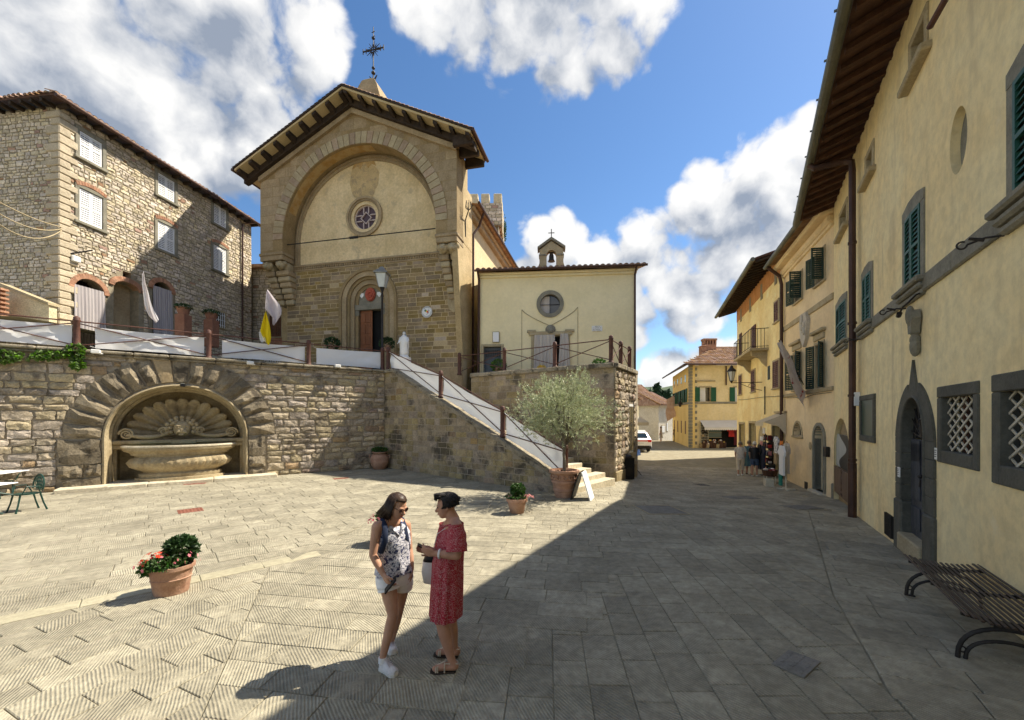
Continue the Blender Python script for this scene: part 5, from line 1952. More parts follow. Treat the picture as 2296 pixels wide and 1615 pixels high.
# brick corner and sloped stone parapet at the far left
bp=thing('brick_pier','orange brick pier at the left edge behind the white banner','pier',tuple(at(2,700,13.6)))
for r in range(24):
 for c in range(3):
  B().cbox(-.75+c*.26+(.12 if r%2 else 0),-.50+c*.26+(.12 if r%2 else 0),-.12,.12,-1.0+r*.075,-1.0+r*.075+.065,.006).build('brick',M['brick'],bp)
pp=thing('sloped_parapet','pale stone parapet sloping down beside the brick pier','wall',tuple(at(60,690,14.2)))
B().prism([(-.8,-1.0),(.9,-1.0),(.9,.05),(-.8,.75)],-.1,.15).build('parapet_body',M['rubble_plain'],pp)
B().prism([(-.85,.77),(.95,.055),(.95,.14),(-.85,.86)],-.17,.22).build('parapet_cap',M['pietra_light'],pp)
# --- palazzo on the right
RW=Wall((10.52,13.12),(-.5139,-.8579),-.35)
RLN=26.0
RH=9.25+.35
pz_=RW.thing('palazzo','long ochre plastered palazzo with green shutters, stone door and deep wooden eaves','building')
def rq(region,zx,zy):
 """pixel of an enlarged view -> print pixel"""
 x0,y0,k=region
 return(x0+zx*k)*.8969,(y0+zy*k)*.8969
RG3,RG2,RG4=(2060,500,.3715),(2060,0,.3467),(2060,900,.3715)
def rpx(region,zx,zy,off=0.0):
 return RW.px(*rq(region,zx,zy),off)
holes=[]
# two large louvred windows, two farther, on the upper floor
bigw=[]
for(reg,xl,xr,ztr,zbr)in((RG3,555,660,10,520),(RG3,268,322,470,805),(RG3,88,152,660,935)):
 x0,x1=rpx(reg,xl,0)[0],rpx(reg,xr,0)[0]
 z1,z0=rpx(reg,xr,ztr)[1],rpx(reg,xr,zbr)[1]
 bigw.append((x0,x1,z0,z1))
x0=rpx(RG2,1390,600)[0]
bigw.append((x0,x0+(bigw[0][1]-bigw[0][0]),bigw[0][2],bigw[0][3]))
attic=[]
for(reg,xl,xr,ztr,zbr)in((RG2,640,735,115,370),(RG2,312,355,1060,1225),(RG3,112,155,20,160)):
 x0,x1=rpx(reg,xl,0)[0],rpx(reg,xr,0)[0]
 attic.append((x0,x1,rpx(reg,xr,zbr)[1],rpx(reg,xr,ztr)[1]))
lat=[]
x0,x1=rpx(RG4,797,0)[0],rpx(RG4,1015,0)[0]
z1,z0=rpx(RG4,1015,232)[1],rpx(RG4,1015,648)[1]
lat.append((x0,x1,z0,z1))
x0=rpx(RG4,1195,0)[0]
lat.append((x0,x0+(lat[0][1]-lat[0][0])*1.15,rpx(RG4,1195,710)[1],rpx(RG4,1195,215)[1]))
pa=(rpx(RG4,258,300)[0],rpx(RG4,340,300)[0],rpx(RG4,300,510)[1],rpx(RG4,300,270)[1])
dxa,dxb=rpx(RG4,540,800)[0],rpx(RG4,693,800)[0]
dth=rpx(RG4,690,1270)[1]
dzt=rpx(RG4,645,252)[1]
alc=(rpx(RG4,62,700)[0],rpx(RG4,175,700)[0],rpx(RG4,110,392)[1])
for(x0,x1,z0,z1)in bigw+attic+lat:
 holes.append([(x0-.012,z0-.012),(x1+.012,z0-.012),(x1+.012,z1+.012),(x0-.012,z1+.012)])
r_=(dxb-dxa)/2
holes.append(arch(dxa-.03,dxb+.03,dth-.1,dzt-r_*1.25,14,r_*1.25+.03))
ra=(alc[1]-alc[0])/2
holes.append(arch(alc[0],alc[1],-.1,alc[2]-ra,12))
ov_c=rpx(RG2,967,1015)
holes.append(circ(ov_c[0],ov_c[1],.26,24,rz=.42))
b=B()
b.prism([(0,-.6),(RLN,-.6),(RLN,RH),(0,RH)],0,.55,holes)
b.build('facade',M['plaster'],pz_)
B().box(0.01,RLN,.56,9,-.6,RH-.02).build('building_core',M['dark_inside'],pz_)
B().prism(circ(ov_c[0],ov_c[1],.27,24,rz=.43),.10,.14).build('oval_niche',M['pietra'],pz_)  # back in a darker stone colour that carries the shade of the recess
# string course in pieces
zs=rpx(RG3,740,515)[1]
x=rpx(RG3,200,930)[0]
rg=random.Random(61)
while x<RLN-.2:
 l=min(rg.uniform(1.1,1.9),RLN-x)
 B().cbox(x+.003,x+l-.003,-.045,.05,zs-.13,zs+.13,.02).build('string_course',M['pietra'],pz_)
 x+=l
for k,(x0,x1,z0,z1)in enumerate(bigw):
 w=x1-x0
 b=B()
 b.cbox(x0-.14,x0,-.025,.3,z0,z1,.01)
 b.cbox(x1,x1+.14,-.025,.3,z0,z1,.01)
 cxm=(x0+x1)/2
 b.prism([(x0-.14,z1+.002),(x1+.14,z1+.002),(x1+.14,z1+.16),(cxm+.2,z1+.24),(cxm-.2,z1+.24),(x0-.14,z1+.16)],-.025,.3)
 b.build('window_frame',M['pietra'],pz_)
 b=B()
 b.cbox(x0-.24,x1+.24,-.15,.2,z0-.10,z0-.003,.025)
 b.cbox(x0-.21,x1+.21,-.11,.2,z0-.20,z0-.103,.03)
 b.cbox(x0-.18,x1+.18,-.07,.2,z0-.30,z0-.203,.03)
 b.build('window_sill',M['pietra'],pz_)
 m=(x0+x1)/2
 sng=k in(0,3)
 shutter(pz_,x0+.01,m-.004,z0+.01,z1-.01,.0,M['green_shutter'],.075,single=sng,swing=.04)
 shutter(pz_,m+.004,x1-.01,z0+.01,z1-.01,.0,M['green_shutter'],.075,single=sng,hinge=1,swing=.04)
for(x0,x1,z0,z1)in attic:
 surround(pz_,x0,x1,z0,z1,.13,-.03,.3,M['pietra_light'],sill=False)
 B().cbox(x0-.26,x1+.26,-.14,.3,z0-.12,z0-.003,.02).build('window_sill',M['pietra_light'],pz_)
 B().box(x0,x1,.42,.44,z0,z1).build('window_pane',M['pane'],pz_)
for k,(x0,x1,z0,z1)in enumerate(lat):
 b=B()
 t=.13 if k==0 else .16
 b.cbox(x0-t,x0,-.022,.14,z0-t*1.3,z1,.012)
 b.cbox(x1,x1+t,-.022,.14,z0-t*1.3,z1,.012)
 b.cbox(x0-t,x1+t,-.024,.14,z1+.002,z1+t*1.2,.012)
 b.cbox(x0+.002,x1-.002,-.022,.14,z0-t*1.3,z0,.012)
 b.build('window_frame',M['pietra_dk'],pz_)
 B().box(x0,x1,.16,.18,z0,z1).build('window_pane',M['pane'],pz_)
 b=B()
 for i in range(3):
  b.box(x0+(x1-x0)*(i+.9)/3.4,x0+(x1-x0)*(i+.9)/3.4+.05,.12,.158,z0,z1)
 b.build('window_sash',M['brown_shutter'],pz_)
 # diamond lattice, each strip its own piece
 px_,pzz=(x1-x0)/4.0,(z1-z0)/5.0
 slope=pzz/px_
 xs0=x0
 for s in(-1,1):
  for i in range(-6,12):
  # line z = zc + s*slope*(x-x0)
   zc=z0+(i+.5)*pzz
   pts=[]
   for xx in np.linspace(x0,x1,41):
    zz=zc+s*slope*(xx-x0)
    if z0<=zz<=z1:
     pts.append((float(xx),float(zz)))
   if len(pts)>2:
    p,q=pts[0],pts[-1]
    b=B()
    dx,dz=q[0]-p[0],q[1]-p[1]
    n_=math.hypot(dx,dz)
    ox,oz=-dz/n_*.013,dx/n_*.013
    yy=.05 if s>0 else .064
    b.prism([(p[0]+ox,p[1]+oz),(p[0]-ox,p[1]-oz),(q[0]-ox,q[1]-oz),(q[0]+ox,q[1]+oz)],yy,yy+.012)
    b.build('lattice_bar',M['lattice'],pz_)
    # framed panel
x0,x1,z0,z1=pa
surround(pz_,x0,x1,z0,z1,.12,-.04,.1,M['pietra_dk'],'picture_surround',sill=False)
B().cbox(x0-.12,x1+.12,-.04,.1,z0-.14,z0-.002,.01).build('panel_sill',M['pietra_dk'],pz_)
B().box(x0,x1,-.012,-.008,z0,z1).build('panel_pane',M['pane_green'],pz_)
# ogival stone door surround
cxm=(dxa+dxb)/2
zsp=dzt-r_*1.25
b=B()
ho=(rpx(RG4,748,800)[0]-rpx(RG4,490,800)[0])/2
n=16
zt_=rpx(RG4,597,5)[1]
outer=[]
for i in range(n+1):
 t=i/n
 # pointed ogee: convex haunch, concave tip
 a=t*PI/2
 xx=ho*math.cos(a)*(1-.10*math.sin(a))
 zz=zsp+(zt_-.35-zsp)*math.sin(a)
 outer.append((xx,zz))
outer=outer[:-3]+[(ho*.22,zt_-.55),(ho*.10,zt_-.25),(.0,zt_)]
pr=[(cxm+x,z)for x,z in outer]+[(cxm-x,z)for x,z in outer[:-1][::-1]]
inner=[(dxb,zsp)]+[(cxm+r_*math.cos(PI*i/n),zsp+r_*1.25*math.sin(PI*i/n))for i in range(n+1)]+[(dxa,zsp)]
inner=[(cxm+r_*math.cos(PI*i/n),zsp+r_*1.25*math.sin(PI*i/n))for i in range(n+1)]
b.prism(pr+inner[::-1],-.035,.15)
b.build('door_arch',M['pietra_dk'],pz_)
for s in(-1,1):
 xa,xb=(cxm-ho,dxa)if s<0 else(dxb,cxm+ho)
 b=B()
 nb=4
 z=dth+.55
 for i in range(nb):
  z2=z+(zsp-dth-.55)/nb
  b.cbox(xa,xb,-.035,.15,z+.002,z2-.002,.01)
  z=z2
 b.cbox(xa-.015,xb+.015,-.06,.15,dth-.5,dth+.548,.03)
 b.build('door_jamb',M['pietra_dk'],pz_)
b=B()
b.tube([(cxm+(r_+.02)*math.cos(PI*i/20),-.035,zsp+(r_*1.25+.02)*math.sin(PI*i/20))for i in range(21)],.022,8)
b.tube([(cxm+r_+.02,-.035,dth+.56),(cxm+r_+.02,-.035,zsp)],.022,8)
b.tube([(cxm-r_-.02,-.035,dth+.56),(cxm-r_-.02,-.035,zsp)],.022,8)
b.build('door_moulding',M['pietra_dk'],pz_)
B().cbox(dxa+.003,dxb-.003,-.10,.4,dth-.3,dth,.02).build('threshold',M['pietra_light'],pz_)
dl=B().box(dxa,dxb,.09,.13,dth,zsp-.02).build('door_leaf',M['old_door'],pz_)
b=B()
for i in range(2):
 for(za,zb)in((.12,.5),(.62,1.5),(1.62,zsp-dth-.4),(zsp-dth-.34,zsp-dth-.08)):
  xa=dxa+.06+i*r_
  b.cbox(xa,xa+r_-.12,.068,.091,dth+za,dth+zb,.02)
b.build('door_panel',M['old_door'],dl)
b=B()
b.ball((cxm+.10,.04,dth+1.05),.035,8,6)
b.cyl((cxm+.10,.04,dth+1.0),(cxm+.10,.03,dth+.88),.012,n=6)
b.build('door_knocker',M['iron_dark'],dl)
B().prism([(cxm+(r_-.002)*math.cos(PI*i/n),zsp+(r_*1.25-.002)*math.sin(PI*i/n))for i in range(n+1)],.11,.13).build('fanlight_dark',M['dark_inside'],pz_)
b=B()
for i in range(9):
 a=PI*(i+.5)/9
 b.tube([(cxm,.08,zsp+.02),(cxm+r_*.95*math.cos(a),.08,zsp+r_*1.2*math.sin(a))],.012,5)
b.tube([(cxm+r_*.5*math.cos(PI*i/12),.08,zsp+r_*.62*math.sin(PI*i/12))for i in range(13)],.014,5)
b.build('fanlight_grille',M['iron_dark'],pz_)
# carved coat of arms on a stalk above the door point
b=B()
x,z=rpx(RG3,590,1040,.1)
zt2=rpx(RG3,590,745,.1)[1]
zm=rpx(RG3,590,900,.1)[1]
for(zc,rx,rz2)in((z+.12,.07,.16),(zm-.10,.06,.10),(zm+.02,.045,.07)):
 b.ball((x,-.06,zc),(rx,.07,rz2),8,7)
b.prism([(x-.06,zm),(x+.06,zm),(x+.10,zm+.18),(x+.13,zt2-.14),(x+.07,zt2),(x-.07,zt2),(x-.13,zt2-.14),(x-.10,zm+.18)],-.13,-.02)
b.ball((x,-.12,(zm+zt2)/2+.1),(.08,.06,.17),8,7)
b.build('coat_of_arms',M['pietra'],pz_,smooth='auto')
# wrought-iron brackets under the sills
for(xx,zz,nm)in((bigw[0][0]-.0,bigw[0][2]-.34,0),(bigw[3][0]-.25,bigw[3][2]-.30,1),(bigw[1][0]-.2,bigw[1][2]-.3,2)):
 b=B()
 sp_=[(xx-.05-.06*math.cos(a),-.55-.06*math.sin(a)*1.0,zz+.02+.0)for a in np.linspace(0,1.6*PI,14)]
 b.tube([(xx+.10,-.03,zz),(xx+.02,-.14,zz+.03),(xx-.03,-.26,zz)],.012,6)
 b.tube([(xx-.03,-.26-.04*(1-math.cos(t)),zz-.04*math.sin(t))for t in np.linspace(0,1.7*PI,14)],.010,5)
 b.tube([(xx+.01,-.14,zz+.01),(xx-.02,-.25,zz+.06)],[.022,.015],6)
 b.build('wall_bracket',M['iron_dark'],pz_)
b=B()
x,z=rpx(RG3,570,670,.2)
b.tube([(x-.1,-.03,z+.1),(x,-.12,z+.06),(x+.1,-.22,z-.06),(x-.02,-.26,z-.10),(x-.15,-.27,z-.17)],.015,6)
b.tube([(x-.15,-.27,z-.17),(x-.21,-.27,z-.21)],[.038,.034],8)
b.build('wall_lamp',M['iron_dark'],pz_)
# eaves: rafters, terracotta boards, gutter with hooks
b=B()
EO=.88
b.add([(-.3,-EO,RH-.17),(RLN,-EO,RH-.17),(RLN,.1,RH+.12),(-.3,.1,RH+.12),(-.3,-EO,RH-.09),(RLN,-EO,RH-.09),(RLN,5,RH+1.7),(-.3,5,RH+1.7)],[(0,1,2,3),(4,5,6,7),(0,1,5,4),(0,4,7,3)])
b.build('roof',M['eave_tile'],pz_)
nr2=58
for i in range(nr2):
 x=.05+i*(RLN-.2)/(nr2-1)
 b=B()
 b.add([(x+e,y,z)for e in(-.055,.055)for(y,z)in((-EO+.04,RH-.20),(-EO+.04,RH-.29),(.02,RH-.06),(.02,RH+.09))],[(0,1,2,3),(7,6,5,4),(0,4,5,1),(1,5,6,2),(2,6,7,3),(3,7,4,0)])
 b.build('rafter',M['wood_red'],pz_)
b=B()
b.tube([(-.35,-EO-.11,RH-.20),(RLN,-EO-.11,RH-.20)],.10,12)
for i in range(24):
 b.box(.4+i*1.1,.43+i*1.1,-EO-.23,-EO-.02,RH-.12,RH-.09)
b.build('gutter',M['gutter'],pz_)
# downpipe at the end and its elbow from the gutter
dpx=rpx(RG3,190,300,.15)[0]
b=B()
b.tube([(dpx-.15,-EO-.11,RH-.28),(dpx-.1,-EO-.02,RH-.42),(dpx-.05,-.3,RH-.46),(dpx,-.16,RH-.55),(dpx,-.15,RH-.75),(dpx,-.15,.15)],.075,10)
b.cyl((dpx,-.15,.0),(dpx,-.15,1.55),.09,n=10)
for zz in(1.6,3.2,5,7):
 b.cyl((dpx,-.15,zz),(dpx,-.15,zz+.06),.092,n=10)
b.build('downpipe',M['copper_pipe'],pz_)
# iron rod high on the wall
x,z=rpx(RG2,850,165,.4)
B().tube([(x,-.5,z),(x+2.3,-.15,z+.35)],.035,8).build('iron_rod',M['iron_red'],pz_)
# alcove with hanging panel and the vertical ice-cream sign
B().prism(arch(alc[0]+.01,alc[1]-.01,-.1,alc[2]-ra,12),.13,.16).build('alcove_back',M['brown_plaster'],pz_)
ps=RW.thing('wall_poster','pale poster with a dark curved silhouette in the alcove','poster')
xa,xb=alc[0]+.06,alc[1]-.02
zb_,zt3=rpx(RG4,110,730)[1],rpx(RG4,110,505)[1]
B().box(xa,xb,.06,.08,zb_,zt3).build('poster_board',M['poster_pale'],ps)
b=B()
nn=20
pts=[]
for i in range(nn+1):
 t=i/nn
 w=.52+.22*math.sin(t*2*PI*1.1+.6)
 pts.append((xa+(xb-xa)*(1-w),zb_+(zt3-zb_)*t))
b.prism(pts+[(xb,zt3),(xb,zb_)],.045,.059)
b.build('silhouette',M['black'],ps)
gs=RW.thing('gelato_sign','narrow wooden sign with dark vertical lettering GELATO and an arrow','sign')
zg0,zg1=rpx(RG4,110,922)[1],rpx(RG4,110,735)[1]
B().cbox(xa,xb-.05,.01,.05,zg0,zg1,.005).build('sign_board',M['sign_wood'],gs)
gm=(xa+xb-.05)/2
def text(s,size,mat,parent,M4,name='lettering',extr=.004,align='CENTER'):
 cu=bpy.data.curves.new(name,'FONT')
 cu.body=s
 cu.size=size
 cu.extrude=extr
 cu.align_x=align
 cu.align_y='CENTER'
 cu.resolution_u=3
 tmp=bpy.data.objects.new(name,cu)
 me=bpy.data.meshes.new_from_object(tmp)
 bpy.data.objects.remove(tmp)
 me.materials.append(mat)
 o=link(name,me,None,parent)
 o.matrix_local=M4@Matrix.Rotation(PI/2,4,'X')
 return o
lhh=(zg1-zg0)
for i,c in enumerate('GELATO'):
 text(c,lhh*.185,M['sign_ink'],gs,Matrix.Translation((gm,.006,zg1-lhh*(.085+.13*i))),'letter')
b=B()
za=zg0+lhh*.10
b.box(gm-.16,gm+.06,.002,.009,za-.02,za+.02)
b.prism([(gm+.06,za-.055),(gm+.18,za),(gm+.06,za+.055)],.002,.009)
b.build('arrow',M['sign_ink'],gs)
b=B()
b.box(xa+.02,xa+.04,-.005,.0095,zg0-.05,zg1)
b.box(xb-.09,xb-.07,-.005,.0095,zg0-.05,zg1)
b.build('sign_bracket',M['iron_dark'],gs)
# white junction box and house numbers
jb=RW.thing('meter_box','white plastic meter box beside the palazzo downpipe','box')
x,z=rpx(RG4,195,265,.13)
B().cbox(x-.12,x+.12,-.13,-.004,z-.17,z+.17,.015).build('cover',M['plastic_white'],jb)
for(zx,zy,t_,lb_,off)in((507,755,'27','small white tile on the left jamb of the stone door',.115),(759,632,'33','small white number tile between the stone door and the lattice window',.01)):
 x,z=rpx(RG4,zx,zy,off)
 nt_=RW.thing('house_number',lb_,'number tile')
 B().cbox(x-.055,x+.055,-off-.014,-off+.002,z-.085,z+.085,.004).build('tile',M['marble_white'],nt_)
 b=B()
 for i in range(4):
  b.box(x-.035,x+.035-.01*(i%2),-off-.0165,-off-.0142,z+.045-i*.03,z+.057-i*.03)
 b.build('print',M['door_grey'],nt_)
 # cellar grating at the wall foot
gr=RW.thing('cellar_grating','dark iron cellar grating at the foot of the palazzo wall','grating')
x0,x1=rpx(RG4,420,1100)[0],rpx(RG4,468,1100)[0]
z0,z1=rpx(RG4,445,1190)[1],rpx(RG4,445,1040)[1]
B().box(x0,x1,-.012,.0,z0,z1).build('opening',M['dark_inside'],gr)
b=B()
for i in range(7):
 b.box(x0+(x1-x0)*i/7,x0+(x1-x0)*i/7+.025,-.035,-.013,z0,z1)
b.build('bars',M['iron_dark'],gr)
# --- second house (open dark shutters)
W2=Wall((12.37,18.26),(10.52-12.37,13.12-18.26),-.45)
L2=math.hypot(10.52-12.37,13.12-18.26)
h2=W2.thing('beige_house','beige plastered house with open dark green shutters and a marble coat of arms','house')
R1=(1780,440,.3466)
def p2(zx,zy,off=0.0):
 return W2.px(*rq(R1,zx,zy),off)
R7=(1560,760,.359)
def p27(zx,zy,off=0.0):
 return W2.px(*rq(R7,zx,zy),off)
H2=9.25+.45
w2s=[]
for(xl,xr,zt_,zb_)in((600,650,690,880),(752,812,520,745),(592,640,1270,1535),(748,805,1200,1525)):
 x0,x1=p2(xl,0)[0],p2(xr,0)[0]
 w2s.append((x0,x1,p2(xr,zb_)[1],p2(xr,zt_)[1]))
lun=(p27(1182,900)[0],p27(1240,900)[0],p27(1182,915)[1],p27(1210,832)[1])
ad=(p27(1328,900)[0],p27(1398,900)[0],p27(1370,850)[1],p27(1328,1290)[1])
hl=[[(x0,z0),(x1,z0),(x1,z1),(x0,z1)]for x0,x1,z0,z1 in w2s]
rr=(lun[1]-lun[0])/2
hl.append(arch(lun[0],lun[1],lun[2],max(lun[2]+.02,lun[3]-rr),10))
rd=(ad[1]-ad[0])/2
hl.append(arch(ad[0],ad[1],ad[3],ad[2]-rd,12))
b=B()
b.prism([(0,-.5),(L2,-.5),(L2,H2),(0,H2)],0,.4,hl)
b.build('facade',M['plaster_pink'],h2)
B().box(.01,L2,.41,8,-.5,H2).build('building_core',M['dark_inside'],h2)
for k,(x0,x1,z0,z1)in enumerate(w2s):
 surround(h2,x0,x1,z0,z1,.10,-.03,.2,M['pietra_light'],sill=True)
 B().box(x0,x1,.25,.27,z0,z1).build('window_pane',M['pane'],h2)
 b=B()
 b.box((x0+x1)/2-.03,(x0+x1)/2+.03,.2,.249,z0,z1)
 b.box(x0,x1,.2,.248,z0+(z1-z0)*.5-.02,z0+(z1-z0)*.5+.02)
 b.build('window_sash',M['pietra_light'],h2)
 w=(x1-x0)*.5
 shutter(h2,x0-.06,x0-.06+w,z0,z1,-.06,M['dark_green_shutter'],.075,swing=2.75)
 shutter(h2,x1+.06-w,x1+.06,z0,z1,-.06,M['dark_green_shutter'],.075,hinge=1,swing=1.75 if k<2 else 2.5)
 if k>1:
  b=B()
  b.cbox(x0-.22,x1+.22,-.16,.1,z1+.38,z1+.50,.03)
  b.cbox(x0-.12,x1+.12,-.06,.1,z1+.14,z1+.377,.03)
  b.build('window_hood',M['pietra_light'],h2)
zs=p2(700,985)[1]
B().cbox(0,L2,-.05,.1,zs-.11,zs+.11,.02).build('string_course',M['pietra_light'],h2)
zs=p2(700,1560)[1]
B().cbox(0,L2,-.06,.1,zs-.07,zs+.07,.02).build('sill_course',M['pietra_light'],h2)
b=B()
b.cbox(0,L2,-.08,.1,H2-.62,H2-.50,.02)
b.cbox(0,L2,-.16,.1,H2-.497,H2-.22,.06)
b.cbox(0,L2,-.42,.1,H2-.217,H2-.02,.05)
b.build('cornice',M['plaster_pink'],h2)
b=B()
b.add([(-.05,-.62,H2),(L2+.05,-.62,H2),(L2+.05,4,H2+1.3),(-.05,4,H2+1.3),(-.05,-.62,H2+.08),(L2+.05,-.62,H2+.08),(L2+.05,4,H2+1.4),(-.05,4,H2+1.4)],[(0,1,2,3),(4,5,6,7),(0,1,5,4),(1,2,6,5),(0,4,7,3)])
b.build('roof',M['tile'],h2)
B().tube([(-.1,-.72,H2+.0),(L2+.1,-.72,H2+.0)],.09,10).build('gutter',M['gutter'],h2)
B().tube([(.25,-.7,H2-.1),(.10,-.2,H2-.5),(.10,-.12,H2-.9),(.10,-.12,.0)],.075,8).build('downpipe',M['copper_pipe'],h2)
# marble coat of arms
x,z=p2(680,1095)
b=B()
b.prism([(x-.30,z+.55),(x+.30,z+.55),(x+.42,z+.2),(x+.26,z-.45),(x,z-.75),(x-.26,z-.45),(x-.42,z+.2)],-.12,.0)
for i in range(7):
 b.ball((x+.16*math.cos(i*2.1),-.13,z+.1+.3*math.sin(i*1.7)),(.11,.05,.13),8,6)
b.build('coat_of_arms',M['marble_old'],h2,smooth='auto')
# lunette window, arched grey door, post box, plaques
B().prism(arch(lun[0],lun[1],lun[2],max(lun[2]+.02,lun[3]-rr),10),.22,.24).build('lunette_pane',M['pane'],h2)
b=B()
o_,i_=arch(lun[0]-.09,lun[1]+.09,lun[2],max(lun[2]+.02,lun[3]-rr),12),arch(lun[0],lun[1],lun[2]-.001,max(lun[2]+.02,lun[3]-rr),12)
b.prism([o_[1]]+o_[2:]+[o_[0]]+[i_[0]]+i_[2:][::-1]+[i_[1]],-.03,.1)
b.cbox(lun[0]-.12,lun[1]+.12,-.06,.1,lun[2]-.09,lun[2]-.003,.01)
b.build('lunette_frame',M['pietra_light'],h2)
b=B()
o_,i_=arch(ad[0]-.12,ad[1]+.12,ad[3],ad[2]-rd,14),arch(ad[0],ad[1],ad[3]-.001,ad[2]-rd,14)
b.prism([o_[1]]+o_[2:]+[o_[0]]+[i_[0]]+i_[2:][::-1]+[i_[1]],-.05,.2)
b.build('door_frame',M['pietra'],h2)
B().prism(arch(ad[0],ad[1],ad[3],ad[2]-rd,12),.24,.28).build('arched_door',M['door_grey'],h2)
B().cbox(ad[0]-.15,ad[1]+.15,-.2,.2,ad[3]-.15,ad[3],.02).build('door_step',M['fount_light'],h2)
pb=W2.thing('post_box','small dark metal post box beside the arched grey door','post box')
x,z=p27(1425,1030)
B().cbox(x-.13,x+.13,-.12,-.003,z-.17,z+.17,.015).build('box_body',M['iron_dark'],pb)
cv=W2.thing('cellar_vent','dark cellar vent low on the beige house','vent')
x,z=p27(1270,1265)
B().box(x-.16,x+.16,-.02,-.003,z-.14,z+.14).build('vent_plate',M['iron_dark'],cv)
pq2=W2.thing('round_plaque','small round pale plaque between lunette and arched door','plaque')
x,z=p27(1300,988)
B().prism(circ(x,z,.11,16,rz=.14),-.03,-.002).build('disc',M['pietra_light'],pq2)
B().cbox(p27(1460,1280)[0]-.1,L2-.02,-.05,.05,-.3,.62,.03).build('corner_guard',M['pietra'],h2)
# cables
b=B()
pts=[p27(zx,zy)for zx,zy in((1140,655),(1200,650),(1240,662),(1330,630),(1450,615))]
b.tube([(x,-.03,z)for x,z in pts],.012,5)
b.build('wall_cable',M['pietra'],h2)
# --- third house (balcony, shop with goods outside)
W3=Wall((15.92,28.4),(12.37-15.92,18.26-28.4),-.45)
L3=math.hypot(12.37-15.92,18.26-28.4)
h3=W3.thing('balcony_house','yellow plastered house with small iron balcony and brick frieze under the eaves','house')
def p3(zx,zy,off=0.0):
 return W3.px(*rq(R7,zx,zy),off)
def p31(zx,zy,off=0.0):
 return W3.px(*rq(R1,zx,zy),off)
H3=9.95+.45
sh3=[]
for f,xl,xr,zt_,zb_ in((p31,455,483,895,1040),(p3,1043,1083,390,580),(p3,890,915,458,608),(p3,803,822,495,628),(p3,893,920,140,335),(p3,808,822,200,350)):
 x0,x1=f(xl,0)[0],f(xr,0)[0]
 sh3.append((x0,x1,f(xr,zb_)[1],f(xr,zt_)[1]))
d3=[]
for xl,xr,zt_,zb_ in((805,840,838,1020),(875,915,832,1090),(1035,1105,852,1180)):
 x0,x1=p3(xl,0)[0],p3(xr,0)[0]
 d3.append((x0,x1,-.1,p3((xl+xr)/2,zt_)[1]))
ogx0,ogx1=p3(936,0)[0],p3(978,0)[0]
hl=[[(x0,z0),(x1,z0),(x1,z1),(x0,z1)]for x0,x1,z0,z1 in d3]
b=B()
b.prism([(0,-.6),(L3,-.6),(L3,H3),(0,H3)],0,.4,hl)
b.build('facade',M['plaster_old'],h3)
B().box(.02,L3,.41,8,-.6,H3).build('building_core',M['dark_inside'],h3)
B().box(-.0,.02,.4,8,-.6,H3).build('end_wall',M['plaster_old'],h3)
fz=.95
B().box(.0,L3,-.025,.0,H3-fz,H3).build('brick_frieze',M['brick_orange'],h3)
for i in range(4):
 x=L3*(.12+.25*i)
 B().box(x,x+.4,-.035,-.026,H3-fz-.25,H3-.35).build('attic_vent',M['pietra'],h3)
for k,(x0,x1,z0,z1)in enumerate(sh3):
 if k<4:
  surround(h3,x0,x1,z0,z1,.09,-.05,.02,M['pietra_light'],sill=True)
 B().box(x0,x1,-.02,-.012,z0,z1).build('window_back',M['dark_inside'],h3)
 m=(x0+x1)/2
 shutter(h3,x0,m,z0,z1,-.025,M['brown_shutter'],.085)
 shutter(h3,m,x1,z0,z1,-.025,M['brown_shutter'],.085)
for(x0,x1,z0,z1)in d3:
 surround(h3,x0,x1,z0,z1,.14,-.04,.1,M['pietra_light'],'door_frame',sill=False)
 B().box(x0,x1,.36,.38,z0,z1).build('door_dark',M['door_dkgreen'],h3)
 # pointed old doorway walled up
b=B()
cxo=(ogx0+ogx1)/2
ro_=(ogx1-ogx0)/2
zo=p3(957,838)[1]
b.prism([(ogx0,-.1),(ogx1,-.1),(ogx1,zo-1.1),(ogx1-ro_*.35,zo-.5),(cxo,zo),(ogx0+ro_*.35,zo-.5),(ogx0,zo-1.1)],-.03,.0)
b.build('pointed_arch',M['pietra_light'],h3)
# small square window
x,z=p3(1010,480)
B().box(x-.2,x+.2,-.02,-.003,z-.35,z+.35).build('small_window',M['door_dkgreen'],h3)
# balcony
x0,x1=p3(806,300,.5)[0],p3(930,300,.5)[0]
zf=p3(870,345,.5)[1]
bd=.85
bal=B().cbox(x0,x1,-bd,.0,zf-.14,zf,.02).build('balcony_slab',M['pietra_light'],h3)
b=B()
for xx in(x0+.3,x1-.5):
 b.prism([(-bd*.85,zf-.142),(-.0,zf-.142),(-.0,zf-.95),(-.2,zf-.75),(-.35,zf-.5),(-.7,zf-.35)],xx,xx+.22)
 k=len(b.v)-12
 for i in range(k,len(b.v)):
  p=b.v[i]
  b.v[i]=(p[1],p[0],p[2])
b.build('balcony_corbel',M['pietra_light'],bal)
b=B()
zr=zf+1.0
nx=12
for i in range(nx+1):
 x=x0+.03+(x1-x0-.06)*i/nx
 b.cyl((x,-bd+.03,zf),(x,-bd+.03,zr),.014,n=5)
for i in range(5):
 y=-bd+.03+(bd-.05)*i/5
 b.cyl((x0+.03,y,zf),(x0+.03,y,zr),.014,n=5)
 b.cyl((x1-.03,y,zf),(x1-.03,y,zr),.014,n=5)
b.tube([(x0+.03,0,zr),(x0+.03,-bd+.03,zr),(x1-.03,-bd+.03,zr),(x1-.03,0,zr)],.022,6)
b.tube([(x0+.03,0,zf+.08),(x0+.03,-bd+.03,zf+.08),(x1-.03,-bd+.03,zf+.08),(x1-.03,0,zf+.08)],.016,6)
